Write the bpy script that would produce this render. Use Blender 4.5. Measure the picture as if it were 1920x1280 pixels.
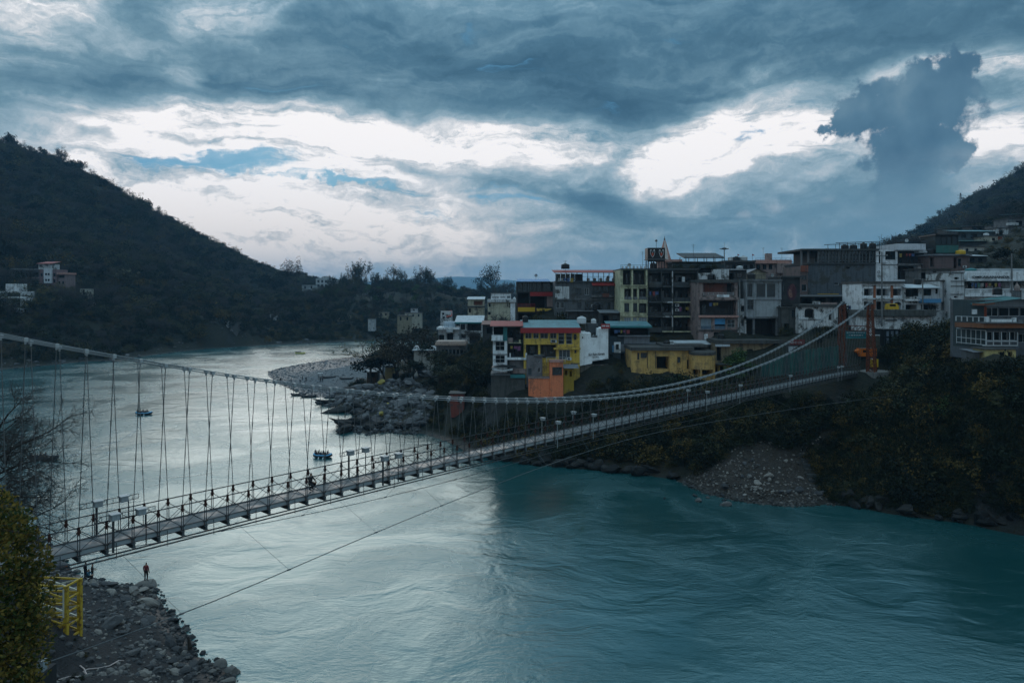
# Suspension footbridge over a glacial river, hill town on the right bank, overcast evening
import bpy, bmesh, math, random
import numpy as np
from mathutils import Vector, Matrix

for _o in list(bpy.data.objects):
    bpy.data.objects.remove(_o)
SC = bpy.context.scene
COL = SC.collection
R = math.radians

# ------------------------------------------------------------------ camera
CAMZ = 30.0            # metres above the river (river surface is z = 0)
FPX, HZ = 1400.0, 550.0
_cam = bpy.data.cameras.new('camera')
_cam.sensor_width = 36.0
_cam.lens = FPX / 1920 * 36.0
_cam.shift_y = -(640.0 - HZ) / 1920.0
_cam.clip_start, _cam.clip_end = 0.5, 30000.0
CAM = bpy.data.objects.new('camera', _cam)
CAM.location = (0, 0, CAMZ)
CAM.rotation_euler = (R(90), 0, 0)
COL.objects.link(CAM)
SC.camera = CAM

def P(px, py, Y):
    """World point seen at photo coordinate (px, py) at distance Y ahead."""
    return Vector(((px - 960.0) / FPX * Y, Y, CAMZ - (py - HZ) / FPX * Y))

def W(px, py):
    """Point on the river surface (z = 0) seen at (px, py)."""
    return P(px, py, CAMZ * FPX / (py - HZ))

# ------------------------------------------------------------------ exposure
SC.view_settings.view_transform = 'Standard'
SC.view_settings.look = 'None'
SC.view_settings.exposure = 0.0
SC.view_settings.gamma = 1.0
SC.view_settings.use_curve_mapping = False
SC.render.engine = 'CYCLES'
SC.cycles.use_denoising = True
SC.cycles.max_bounces = 8
SC.cycles.transparent_max_bounces = 12
SC.cycles.volume_bounces = 0
SC.cycles.sample_clamp_indirect = 6.0

# ------------------------------------------------------------------ sun behind the clouds
SUN_AZ, SUN_EL = R(-15), R(11.5)
_sl = bpy.data.lights.new('sun', 'SUN')
_sl.energy = 0.5
_sl.angle = R(34)
_sl.color = (1.0, 0.93, 0.84)
SUN = bpy.data.objects.new('sun', _sl)
_d = Vector((math.sin(SUN_AZ) * math.cos(SUN_EL), math.cos(SUN_AZ) * math.cos(SUN_EL), math.sin(SUN_EL)))
SUN.rotation_euler = (-_d).to_track_quat('-Z', 'Y').to_euler()
SUN.location = _d * 900
COL.objects.link(SUN)

# ------------------------------------------------------------------ node helper
class NT:
    """Small wrapper to write node trees as expressions."""
    dim = '3D'
    def __init__(self, tree):
        self.t = tree; self.n = tree.nodes; self.l = tree.links
    def new(self, typ, **kw):
        nd = self.n.new(typ)
        for k, v in kw.items():
            setattr(nd, k, v)
        return nd
    def put(self, sock, v):
        if v is None: return
        if isinstance(v, bpy.types.NodeSocket): self.l.new(v, sock)
        else: sock.default_value = v
    def math(self, op, a, b=None, c=None, clamp=False):
        nd = self.new('ShaderNodeMath', operation=op, use_clamp=clamp)
        self.put(nd.inputs[0], a); self.put(nd.inputs[1], b); self.put(nd.inputs[2], c)
        return nd.outputs[0]
    def vmath(self, op, a, b=None, scale=None):
        nd = self.new('ShaderNodeVectorMath', operation=op)
        self.put(nd.inputs[0], a); self.put(nd.inputs[1], b)
        if scale is not None: self.put(nd.inputs['Scale'], scale)
        return nd.outputs['Value'] if op in ('LENGTH', 'DOT_PRODUCT', 'DISTANCE') else nd.outputs[0]
    def mapping(self, v, loc=(0, 0, 0), rot=(0, 0, 0), scale=(1, 1, 1), typ='POINT'):
        nd = self.new('ShaderNodeMapping', vector_type=typ)
        self.put(nd.inputs[0], v); nd.inputs[1].default_value = loc
        nd.inputs[2].default_value = rot; nd.inputs[3].default_value = scale
        return nd.outputs[0]
    def noise(self, v, scale=1.0, detail=4.0, rough=0.55, dist=0.0, lac=2.0, color=False, dim=None):
        nd = self.new('ShaderNodeTexNoise', noise_dimensions=dim or self.dim)
        self.put(nd.inputs['Vector'], v)
        nd.inputs['Scale'].default_value = scale; nd.inputs['Detail'].default_value = detail
        nd.inputs['Roughness'].default_value = rough; nd.inputs['Distortion'].default_value = dist
        nd.inputs['Lacunarity'].default_value = lac
        return nd.outputs['Color'] if color else nd.outputs['Fac']
    def voro(self, v, scale=1.0, feature='F1', out='Distance', rand=1.0):
        nd = self.new('ShaderNodeTexVoronoi', feature=feature)
        self.put(nd.inputs['Vector'], v); nd.inputs['Scale'].default_value = scale
        nd.inputs['Randomness'].default_value = rand
        return nd.outputs[out]
    def rng(self, v, a, b, c=0.0, d=1.0, kind='SMOOTHSTEP'):
        nd = self.new('ShaderNodeMapRange', interpolation_type=kind)
        self.put(nd.inputs[0], v)
        for i, x in enumerate((a, b, c, d)): self.put(nd.inputs[i + 1], x)
        return nd.outputs[0]
    def ramp(self, v, stops, interp='LINEAR'):
        nd = self.new('ShaderNodeValToRGB'); cr = nd.color_ramp; cr.interpolation = interp
        while len(cr.elements) < len(stops): cr.elements.new(0.5)
        for e, (p, c) in zip(cr.elements, stops):
            e.position = p; e.color = (*c, 1.0) if len(c) == 3 else c
        self.put(nd.inputs[0], v)
        return nd.outputs[0]
    def mix(self, f, a, b, mode='MIX'):
        nd = self.new('ShaderNodeMix', data_type='RGBA', blend_type=mode)
        self.put(nd.inputs[0], f)
        for s, v in ((nd.inputs[6], a), (nd.inputs[7], b)):
            self.put(s, (*v, 1.0) if isinstance(v, tuple) and len(v) == 3 else v)
        return nd.outputs[2]
    def sep(self, v):
        nd = self.new('ShaderNodeSeparateXYZ'); self.put(nd.inputs[0], v); return nd.outputs
    def comb(self, x=0.0, y=0.0, z=0.0):
        nd = self.new('ShaderNodeCombineXYZ')
        for i, v in enumerate((x, y, z)): self.put(nd.inputs[i], v)
        return nd.outputs[0]

def srgb(r, g, b):
    f = lambda c: (c / 255 / 12.92) if c / 255 <= 0.04045 else ((c / 255 + 0.055) / 1.055) ** 2.4
    return (f(r), f(g), f(b))
# ------------------------------------------------------------------ sky: broken cloud deck over a Nishita sky
def build_world():
    w = bpy.data.worlds.new('World'); SC.world = w; w.use_nodes = True
    t = NT(w.node_tree); t.n.clear(); t.dim = '2D'
    out = t.new('ShaderNodeOutputWorld'); bg = t.new('ShaderNodeBackground')
    bg.inputs['Strength'].default_value = 0.1
    t.l.new(bg.outputs[0], out.inputs[0])
    sky = t.new('ShaderNodeTexSky', sky_type='NISHITA')
    sky.sun_disc = False; sky.sun_elevation = SUN_EL; sky.sun_rotation = SUN_AZ
    sky.altitude = 400
    D = t.new('ShaderNodeTexCoord').outputs['Generated']
    x, y, z = t.sep(D)
    az = t.math('ARCTAN2', x, y)
    el = t.math('ARCSINE', z)
    A = t.comb(az, el, 0.0)                      # azimuth, elevation in radians

    def ang(px, py):
        a = math.atan((px - 960) / FPX)
        return a, math.atan((HZ - py) / FPX * math.cos(a))
    def size(rx, ry):
        return rx / FPX, ry / FPX

    # domain warps
    wn = t.noise(t.mapping(A, scale=(3.5, 7.0, 1)), 1.0, 5, 0.55, color=True)
    warp = t.vmath('MULTIPLY', t.vmath('SUBTRACT', wn, (0.5, 0.5, 0.5)), (0.30, 0.12, 0.0))
    Aw = t.vmath('ADD', A, warp)
    wn2 = t.noise(A, 34.0, 5, 0.62, color=True)
    warp2 = t.vmath('MULTIPLY', t.vmath('SUBTRACT', wn2, (0.5, 0.5, 0.5)), (0.055, 0.05, 0.0))
    Ab = t.vmath('ADD', A, warp2)

    def blob(vec, px, py, rx, ry, rot=0.0):
        a, e = ang(px, py); sx, sy = size(rx, ry)
        m = t.mapping(vec, loc=(a, e, 0), rot=(0, 0, R(rot)), scale=(sx, sy, 1), typ='TEXTURE')
        return t.vmath('LENGTH', m)
    def add_blobs(vec, lst):
        acc = 0.0
        for (px, py, rx, ry, rot, amp) in lst:
            f = t.rng(blob(vec, px, py, rx, ry, rot), 1.0, 0.0)
            acc = t.math('MULTIPLY_ADD', f, amp, acc)
        return acc

    # large-scale brightness of the deck; it brightens towards the hidden sun everywhere around it
    cosg = t.vmath('DOT_PRODUCT', D, (_d.x, _d.y, _d.z))
    glow = t.rng(cosg, 0.55, 1.0, 0.0, 0.05)
    field = add_blobs(Aw, [
        # bright breaks
        (640, 265, 500, 125, -4, 0.44), (640, 245, 260, 60, -8, 0.24), (300, 320, 380, 140, 10, 0.28),
        (640, 400, 620, 130, 0, 0.30), (1400, 268, 430, 125, 3, 0.48), (1290, 250, 200, 60, 15, 0.25),
        (1900, 275, 210, 100, -8, 0.58), (960, 270, 300, 70, 3, 0.36), (40, 30, 150, 110, -25, 0.40),
        (400, 15, 170, 60, 0, 0.34), (1870, 112, 190, 36, -12, 0.42), (600, 460, 620, 80, 0, 0.26),
        (290, 230, 200, 70, 8, 0.22), (1440, 125, 110, 30, 0, 0.16), (1230, 300, 170, 60, 0, 0.25),
        (340, 115, 60, 35, 0, 0.2),
        # dark masses
        (900, 115, 640, 120, -4, -0.30), (1130, 215, 260, 80, 0, -0.25), (820, 205, 330, 60, -3, -0.20),
        (170, 150, 330, 90, -16, -0.22), (1660, 40, 500, 110, 0, -0.18), (800, 325, 220, 30, -8, -0.40),
        (1100, 362, 300, 40, 0, -0.30), (560, 180, 300, 60, -12, -0.14), (240, 272, 60, 22, 0, -0.30),
        (1260, 390, 420, 60, 0, -0.20), (470, 160, 190, 50, 0, -0.16), (1500, 440, 480, 90, 0, -0.14),
    ])
    streak = t.noise(t.mapping(Aw, rot=(0, 0, R(-3)), scale=(5.0, 18.0, 1)), 1.0, 7, 0.58, dist=0.15)
    fine = t.noise(t.mapping(Ab, scale=(16.0, 46.0, 1)), 1.0, 5, 0.62)
    big = t.noise(t.mapping(A, scale=(1.6, 3.6, 1)), 1.3, 4, 0.5)
    # general elevation profile (holds all round the horizon): paler low, dimmer above, brightness added overhead to light the facades
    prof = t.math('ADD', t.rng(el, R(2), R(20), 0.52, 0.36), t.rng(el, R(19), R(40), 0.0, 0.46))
    # the bright broken band low over the horizon runs on all round
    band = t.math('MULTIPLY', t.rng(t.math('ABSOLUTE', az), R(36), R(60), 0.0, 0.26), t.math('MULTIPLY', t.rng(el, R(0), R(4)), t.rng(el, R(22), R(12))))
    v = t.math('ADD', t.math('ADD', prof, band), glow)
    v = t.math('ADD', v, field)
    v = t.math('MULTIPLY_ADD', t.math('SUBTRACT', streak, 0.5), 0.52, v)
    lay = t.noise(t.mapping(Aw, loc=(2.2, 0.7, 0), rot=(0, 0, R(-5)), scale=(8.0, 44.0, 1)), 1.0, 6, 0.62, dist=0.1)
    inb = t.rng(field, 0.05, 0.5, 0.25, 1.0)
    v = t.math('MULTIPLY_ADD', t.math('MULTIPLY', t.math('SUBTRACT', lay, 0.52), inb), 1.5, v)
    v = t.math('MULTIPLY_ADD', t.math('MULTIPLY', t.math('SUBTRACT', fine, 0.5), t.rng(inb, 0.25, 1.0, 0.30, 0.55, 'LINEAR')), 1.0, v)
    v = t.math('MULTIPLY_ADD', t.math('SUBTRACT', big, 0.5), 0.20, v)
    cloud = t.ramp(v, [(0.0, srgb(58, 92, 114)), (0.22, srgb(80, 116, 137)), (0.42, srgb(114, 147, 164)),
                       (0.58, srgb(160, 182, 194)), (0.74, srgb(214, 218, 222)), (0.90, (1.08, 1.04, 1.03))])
    # warm tint low down towards the sun
    lowsun = t.math('MULTIPLY', t.rng(el, R(9), R(1.5)), t.rng(cosg, 0.80, 1.0))
    cloud = t.mix(t.math('MULTIPLY', lowsun, 0.42), cloud, t.mix(1.0, cloud, srgb(255, 232, 205), 'MULTIPLY'))

    # blue gaps
    gap = add_blobs(t.vmath('ADD', Aw, t.vmath('SCALE', warp2, scale=0.6)), [
        (435, 318, 92, 34, -4, 0.85), (610, 349, 190, 17, -2, 0.85), (560, 385, 120, 14, -3, 0.5),
        (860, 410, 130, 22, -3, 0.42), (1380, 272, 80, 26, 10, 0.62), (1430, 255, 60, 14, 0, 0.4), (1840, 243, 40, 12, -4, 0.6),
        (360, 330, 40, 20, 0, 0.5), (950, 370, 60, 24, 0, 0.4)])
    gap = t.math('ADD', gap, t.math('MULTIPLY', t.math('SUBTRACT', 0.5, lay), 1.6))
    gap = t.rng(gap, 0.24, 0.72)
    nish = t.mix(1.0, sky.outputs[0], (0.55, 1.02, 1.35), 'MULTIPLY')
    blue = t.mix(0.85, t.vmath('SCALE', nish, scale=0.05), srgb(84, 152, 196))
    c = t.mix(t.math('MULTIPLY', gap, 0.9), cloud, blue)

    # rain-grey cumulus bank low over the horizon, bulging heads
    az3 = t.comb(az, 0.0, 3.7)
    crest = t.noise(az3, 9.0, 5, 0.6)
    crest = t.rng(crest, 0.3, 0.7, R(2.0), R(6.4), 'LINEAR')
    right = t.rng(az, R(-16), R(14), 0.30, 1.0)
    crest = t.math('MULTIPLY', crest, right)
    bil = t.noise(t.mapping(Ab, scale=(1, 1.2, 1)), 26.0, 5, 0.55)
    over = t.math('SUBTRACT', t.math('MULTIPLY_ADD', t.math('SUBTRACT', bil, 0.5), 0.085, crest), el)
    bank = t.rng(over, -0.006, 0.022)
    bshade = t.noise(t.mapping(Ab, loc=(3, 1, 0), scale=(1, 1.5, 1)), 13.0, 6, 0.6)
    bcol = t.ramp(bshade, [(0.36, srgb(102, 134, 150)), (0.49, srgb(126, 153, 165)), (0.58, srgb(152, 172, 180)), (0.68, srgb(196, 205, 209))])
    c = t.mix(t.math('MULTIPLY', bank, 0.80), c, bcol)
    # small sunlit heads
    heads = add_blobs(t.vmath('ADD', A, t.vmath('SCALE', warp2, scale=0.45)), [(1452, 388, 40, 24, 8, 0.8), (1392, 402, 22, 18, 0, 0.7), (1551, 371, 24, 14, 0, 0.6), (1265, 358, 40, 14, 0, 0.5), (1265, 398, 40, 26, 0, 0.4)])
    c = t.mix(t.rng(heads, 0.15, 0.9, 0.0, 0.28), c, srgb(222, 222, 226))

    # one dark towering cumulus
    td = None
    for (px, py, rx, ry, rot) in [(1778, 152, 46, 46, 0), (1738, 168, 54, 44, 0), (1690, 196, 62, 46, 10), (1640, 205, 50, 36, 0), (1606, 212, 40, 40, 0),
                                  (1580, 228, 26, 22, 0), (1722, 240, 74, 74, 0), (1700, 310, 62, 90, 0), (1760, 286, 44, 32, 0),
                                  (1782, 300, 30, 26, 0), (1735, 205, 70, 60, 0)]:
        b = blob(Ab, px, py, rx, ry, rot)
        td = b if td is None else t.math('SMOOTH_MIN', td, b, 0.12)
    bil2 = t.noise(A, 38.0, 4, 0.5)
    td = t.math('MULTIPLY_ADD', t.math('SUBTRACT', bil2, 0.5), -1.0, td)
    tow = t.rng(td, 1.16, 0.80)
    tshade = t.noise(t.mapping(A, scale=(1, 0.9, 1)), 16.0, 5, 0.5)
    tcol = t.ramp(tshade, [(0.3, srgb(70, 104, 128)), (0.55, srgb(86, 120, 142)), (0.75, srgb(108, 138, 156))])
    # the tower trails into a veil of rain below
    a0, e0 = ang(1700, 330)
    veil = t.math('MULTIPLY', t.rng(blob(Aw, 1690, 440, 190, 150), 1.0, 0.25), 0.85)
    c = t.mix(veil, c, srgb(104, 138, 156))
    tow = t.math('MULTIPLY', tow, t.rng(el, R(4.0), R(10.0)))
    c = t.mix(tow, c, tcol)

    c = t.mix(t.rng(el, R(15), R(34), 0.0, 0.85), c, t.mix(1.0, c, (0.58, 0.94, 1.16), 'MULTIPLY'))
    # horizon haze and the unseen lower half
    c = t.mix(t.rng(el, R(4.0), R(-0.5), 0.0, 0.6), c, t.mix(t.rng(cosg, 0.86, 0.99), srgb(142, 165, 176), srgb(212, 208, 202)))
    c = t.mix(t.rng(el, R(0.0), R(-4.0)), c, srgb(60, 76, 84))
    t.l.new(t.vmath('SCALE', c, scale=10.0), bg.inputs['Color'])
    w.cycles.sampling_method = 'MANUAL'
    w.cycles.sample_map_resolution = 1024
build_world()
# ------------------------------------------------------------------ numpy noise
def _hash2(ix, iy, seed):
    h = (ix * 374761393 + iy * 668265263 + seed * 974634777) & 0xFFFFFFFF
    h = ((h ^ (h >> 13)) * 1274126177) & 0xFFFFFFFF
    return ((h ^ (h >> 16)) & 0xFFFF) / 65535.0
def vnoise(x, y, seed=0):
    x = np.asarray(x, float); y = np.asarray(y, float)
    ix = np.floor(x).astype(np.int64); iy = np.floor(y).astype(np.int64)
    fx = x - ix; fy = y - iy
    fx = fx * fx * (3 - 2 * fx); fy = fy * fy * (3 - 2 * fy)
    a = _hash2(ix, iy, seed); b = _hash2(ix + 1, iy, seed)
    c = _hash2(ix, iy + 1, seed); d = _hash2(ix + 1, iy + 1, seed)
    return (a + (b - a) * fx) * (1 - fy) + (c + (d - c) * fx) * fy - 0.5
def fbm(x, y, oct=4, seed=0, gain=0.5):
    s = 0; a = 1.0
    for k in range(oct):
        s = s + a * vnoise(x * 2 ** k, y * 2 ** k, seed + 17 * k); a *= gain
    return s

def sstep(a, b, v):
    t = np.clip((v - a) / (b - a), 0, 1); return t * t * (3 - 2 * t)

# ------------------------------------------------------------------ mesh helpers
def link(o, parent=None):
    COL.objects.link(o)
    if parent is not None: o.parent = parent
    return o
def mesh_obj(name, verts, faces, mats, parent=None, mi=None, smooth=False):
    me = bpy.data.meshes.new(name)
    me.from_pydata([tuple(v) for v in verts], [], [tuple(f) for f in faces])
    for m in (mats if isinstance(mats, (list, tuple)) else [mats]): me.materials.append(m)
    if mi is not None: me.polygons.foreach_set('material_index', np.array(mi, dtype=np.int32))
    if smooth: me.polygons.foreach_set('use_smooth', np.ones(len(me.polygons), dtype=bool))
    me.update()
    return link(bpy.data.objects.new(name, me), parent)
def quads_mesh(name, V, F, mats, mi=None, smooth=False):
    """Fast mesh from numpy arrays: V (n,3), F (m,4) or (m,3)."""
    me = bpy.data.meshes.new(name)
    k = F.shape[1]
    me.vertices.add(len(V)); me.vertices.foreach_set('co', np.asarray(V, dtype=np.float32).ravel())
    me.loops.add(F.size); me.loops.foreach_set('vertex_index', F.astype(np.int32).ravel())
    me.polygons.add(len(F)); me.polygons.foreach_set('loop_start', np.arange(0, F.size, k, dtype=np.int32))
    me.polygons.foreach_set('loop_total', np.full(len(F), k, dtype=np.int32))
    for m in (mats if isinstance(mats, (list, tuple)) else [mats]): me.materials.append(m)
    if mi is not None: me.polygons.foreach_set('material_index', np.asarray(mi, dtype=np.int32))
    if smooth: me.polygons.foreach_set('use_smooth', np.ones(len(F), dtype=bool))
    me.update(calc_edges=True)
    return me
def tag(o, label=None, cat=None, group=None, kind=None):
    for k, v in (('label', label), ('category', cat), ('group', group), ('kind', kind)):
        if v: o[k] = v
    return o
def empty(name, loc=(0, 0, 0), rz=0.0, parent=None):
    o = bpy.data.objects.new(name, None); o.location = loc; o.rotation_euler = (0, 0, rz)
    o.empty_display_size = 0.2
    return link(o, parent)
class MB:
    """Collects boxes, bars and tubes with material slots into one mesh."""
    def __init__(self): self.v = []; self.f = []; self.m = []
    def quad(self, a, b, c, d, m=0):
        n = len(self.v); self.v += [tuple(a), tuple(b), tuple(c), tuple(d)]
        self.f.append((n, n + 1, n + 2, n + 3)); self.m.append(m); return self
    def poly(self, pts, m=0):
        n = len(self.v); self.v += [tuple(p) for p in pts]
        self.f.append(tuple(range(n, n + len(pts)))); self.m.append(m); return self
    def box(self, a, b, m=0):
        x0, y0, z0 = a; x1, y1, z1 = b
        x0, x1 = min(x0, x1), max(x0, x1); y0, y1 = min(y0, y1), max(y0, y1); z0, z1 = min(z0, z1), max(z0, z1)
        n = len(self.v)
        self.v += [(x0, y0, z0), (x1, y0, z0), (x1, y1, z0), (x0, y1, z0), (x0, y0, z1), (x1, y0, z1), (x1, y1, z1), (x0, y1, z1)]
        for q in ((0, 3, 2, 1), (4, 5, 6, 7), (0, 1, 5, 4), (1, 2, 6, 5), (2, 3, 7, 6), (3, 0, 4, 7)):
            self.f.append(tuple(n + i for i in q)); self.m.append(m)
        return self
    def bar(self, p, q, w, h=None, m=0, up=(0, 0, 1)):
        """Rectangular bar from p to q."""
        p = Vector(p); q = Vector(q); h = h or w
        d = (q - p).normalized(); u = Vector(up)
        if abs(d.dot(u)) > 0.98: u = Vector((0, 1, 0))
        s = d.cross(u).normalized() * w / 2; t = s.cross(d).normalized() * h / 2
        n = len(self.v)
        for c in (p, q): self.v += [tuple(c - s - t), tuple(c + s - t), tuple(c + s + t), tuple(c - s + t)]
        for qd in ((0, 1, 5, 4), (1, 2, 6, 5), (2, 3, 7, 6), (3, 0, 4, 7), (3, 2, 1, 0), (4, 5, 6, 7)):
            self.f.append(tuple(n + i for i in qd)); self.m.append(m)
        return self
    def tube(self, pts, rad, k=6, m=0, caps=True):
        pts = [Vector(p) for p in pts]
        rads = rad if isinstance(rad, (list, tuple)) else [rad] * len(pts)
        n = len(self.v); ref = None
        for i, p in enumerate(pts):
            d = (pts[min(i + 1, len(pts) - 1)] - pts[max(i - 1, 0)]).normalized()
            if ref is None: ref = Vector((0, 0, 1)) if abs(d.z) < 0.9 else Vector((1, 0, 0))
            s = d.cross(ref).normalized(); u = s.cross(d).normalized(); ref = u
            for j in range(k):
                a = 2 * math.pi * j / k
                self.v.append(tuple(p + (s * math.cos(a) + u * math.sin(a)) * rads[i]))
        for i in range(len(pts) - 1):
            for j in range(k):
                a = n + i * k + j; b = n + i * k + (j + 1) % k
                self.f.append((a, b, b + k, a + k)); self.m.append(m)
        if caps:
            self.f.append(tuple(n + k - 1 - j for j in range(k))); self.m.append(m)
            self.f.append(tuple(n + (len(pts) - 1) * k + j for j in range(k))); self.m.append(m)
        return self
    def lathe(self, prof, c=(0, 0, 0), k=12, m=0):
        """prof: list of (radius, z)."""
        n = len(self.v)
        for r, z in prof:
            for j in range(k):
                a = 2 * math.pi * j / k
                self.v.append((c[0] + r * math.cos(a), c[1] + r * math.sin(a), c[2] + z))
        for i in range(len(prof) - 1):
            for j in range(k):
                a = n + i * k + j; b = n + i * k + (j + 1) % k
                self.f.append((a, b, b + k, a + k)); self.m.append(m)
        self.f.append(tuple(n + k - 1 - j for j in range(k))); self.m.append(m)
        self.f.append(tuple(n + (len(prof) - 1) * k + j for j in range(k))); self.m.append(m)
        return self
    def add(self, other, off=(0, 0, 0)):
        n = len(self.v)
        self.v += [(v[0] + off[0], v[1] + off[1], v[2] + off[2]) for v in other.v]
        self.f += [tuple(n + i for i in f) for f in other.f]; self.m += other.m
        return self
    def build(self, name, mats, parent=None, smooth=False):
        return mesh_obj(name, self.v, self.f, mats, parent, self.m, smooth)
    def mesh(self, name, mats, smooth=False):
        me = bpy.data.meshes.new(name)
        me.from_pydata(self.v, [], self.f)
        for m in (mats if isinstance(mats, (list, tuple)) else [mats]): me.materials.append(m)
        me.polygons.foreach_set('material_index', np.array(self.m, dtype=np.int32))
        if smooth: me.polygons.foreach_set('use_smooth', np.ones(len(me.polygons), dtype=bool))
        me.update(); return me

# ------------------------------------------------------------------ materials
MATS = {}
def new_mat(name):
    m = bpy.data.materials.new(name); m.use_nodes = True
    t = NT(m.node_tree); b = m.node_tree.nodes['Principled BSDF']
    b.inputs['Specular IOR Level'].default_value = 0.3
    return m, t, b
def objco(t):
    return t.new('ShaderNodeTexCoord').outputs['Object']
def bump(t, b, h, strength=0.3, dist=0.05):
    nd = t.new('ShaderNodeBump'); nd.inputs['Strength'].default_value = strength; nd.inputs['Distance'].default_value = dist
    t.put(nd.inputs['Height'], h); t.l.new(nd.outputs[0], b.inputs['Normal'])
def paint(rgb, grime=0.5, rough=0.8, scale=1.0):
    """Weathered painted plaster: mottled, rain streaks, damp patches."""
    key = ('paint', rgb, grime, rough)
    if key in MATS: return MATS[key]
    m, t, b = new_mat('plaster'); co = objco(t)
    rnd = t.new('ShaderNodeObjectInfo').outputs['Location']
    co = t.vmath('ADD', co, t.vmath('SCALE', rnd, scale=0.37))
    n1 = t.noise(co, 0.55 * scale, 5, 0.6)
    n2 = t.noise(t.mapping(co, scale=(2.2, 2.2, 0.16)), 1.0, 5, 0.6)
    n3 = t.noise(co, 5.0, 4, 0.6)
    base = t.mix(t.rng(n1, 0.3, 0.7, 0, 1), tuple(c * 0.80 for c in rgb), tuple(min(1, c * 1.08) for c in rgb))
    dirt = tuple(0.20 * c + 0.008 for c in rgb)
    st = t.math('MULTIPLY', t.rng(n2, 0.46, 0.72), t.rng(n3, 0.2, 0.7, 0.5, 1))
    base = t.mix(t.math('MULTIPLY', st, min(1, grime * 1.1)), base, dirt)
    dp = t.rng(t.math('MULTIPLY_ADD', n3, 0.30, n1), 0.64, 0.78)
    base = t.mix(t.math('MULTIPLY', dp, min(1, grime)), base, (0.045, 0.045, 0.04))
    t.l.new(base, b.inputs['Base Color']); b.inputs['Roughness'].default_value = rough
    bump(t, b, n3, 0.25, 0.03)
    MATS[key] = m; return m
def flat(rgb, rough=0.6, metal=0.0, var=0.15, name='painted_metal'):
    key = ('flat', rgb, rough, metal, var)
    if key in MATS: return MATS[key]
    m, t, b = new_mat(name)
    n = t.noise(objco(t), 2.3, 5, 0.6)
    t.l.new(t.mix(n, tuple(c * (1 - var) for c in rgb), tuple(min(1, c * (1 + var)) for c in rgb)), b.inputs['Base Color'])
    b.inputs['Roughness'].default_value = rough; b.inputs['Metallic'].default_value = metal
    MATS[key] = m; return m
def rusty(rgb, rust=(0.16, 0.05, 0.02), amt=0.5, rough=0.65, metal=0.3, sc=3.0):
    key = ('rusty', rgb, rust, amt)
    if key in MATS: return MATS[key]
    m, t, b = new_mat('rusty_metal'); co = objco(t)
    n = t.noise(co, sc, 6, 0.65); n2 = t.noise(co, sc * 7, 3, 0.6)
    f = t.rng(t.math('MULTIPLY_ADD', n2, 0.3, n), 0.85 - 0.4 * amt, 1.0 - 0.35 * amt)
    t.l.new(t.mix(f, rgb, rust), b.inputs['Base Color'])
    b.inputs['Roughness'].default_value = rough; b.inputs['Metallic'].default_value = metal
    MATS[key] = m; return m
def glass_dark(rgb=(0.010, 0.014, 0.017), rough=0.06):
    key = ('glass', rgb, rough)
    if key in MATS: return MATS[key]
    m, t, b = new_mat('window_glass')
    b.inputs['Base Color'].default_value = (*rgb, 1); b.inputs['Roughness'].default_value = rough
    b.inputs['Specular IOR Level'].default_value = 0.5
    n = t.noise(objco(t), 0.9, 2, 0.5); bump(t, b, n, 0.06, 0.05)
    MATS[key] = m; return m
def corrug(rgb, rust=0.3, period=0.18, axis=0, rough=0.62, metal=0.0):
    key = ('corr', rgb, rust, period, axis)
    if key in MATS: return MATS[key]
    m, t, b = new_mat('corrugated_sheet'); co = objco(t)
    s = t.sep(co)[axis]
    wv = t.math('SINE', t.math('MULTIPLY', s, 2 * math.pi / period))
    n = t.noise(co, 0.8, 6, 0.65)
    n2 = t.noise(t.mapping(co, scale=(3, 0.4, 0.4)), 1.0, 4, 0.6)
    c = t.mix(t.rng(n, 0.3, 0.7), tuple(x * 0.75 for x in rgb), tuple(min(1, x * 1.1) for x in rgb))
    c = t.mix(t.math('MULTIPLY', t.rng(n2, 0.5, 0.72), rust), c, (0.10, 0.05, 0.03))
    t.l.new(c, b.inputs['Base Color']); b.inputs['Roughness'].default_value = rough; b.inputs['Metallic'].default_value = metal
    bump(t, b, wv, 0.6, 0.02)
    MATS[key] = m; return m

# ------------------------------------------------------------------ river outline (shore points, anticlockwise seen from above)
def W2(px, py):
    p = W(px, py); return (p.x, p.y)
SHORE_RIGHT = [(110, -260), (98, -60), (92, 0), (84, 50), (74, 80)] + [W2(*q) for q in
    [(1920, 1003), (1800, 980), (1700, 968), (1640, 958), (1560, 947), (1480, 950), (1400, 943), (1320, 925), (1262, 898), (1180, 888),
     (1100, 880), (1000, 872), (930, 862), (880, 853), (850, 833), (800, 815), (730, 812), (690, 815), (645, 806), (660, 788), (690, 782),
     (660, 776), (615, 763), (602, 752), (640, 752), (665, 750), (600, 745), (560, 737), (525, 722), (503, 706), (501, 697), (520, 690), (560, 683), (610, 674), (660, 668), (740, 663),
     (830, 656)]] + [(40, 420), (95, 500), (120, 640), (150, 1000)]
SHORE_LEFT = [(90, 1000), (60, 650), (35, 545), (0, 505)] + [W2(*q) for q in
    [(860, 639), (780, 640), (700, 639), (600, 643), (480, 648), (400, 652), (330, 660), (262, 669), (225, 678), (170, 677), (110, 683), (0, 693)]] + [
    (-218, 250), (-190, 185), (-130, 132), (-80, 104), (-58, 92)] + [W2(*q) for q in
    [(112, 1050), (140, 1072), (160, 1084), (205, 1096), (240, 1097), (290, 1098), (308, 1140), (330, 1158), (352, 1190), (362, 1222), (400, 1240), (432, 1254), (440, 1285)]] + [
    (-15, 44), (-8, 28), (2, 12), (6, -40), (10, -260)]
RIVER = np.array(SHORE_RIGHT + SHORE_LEFT)

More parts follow.
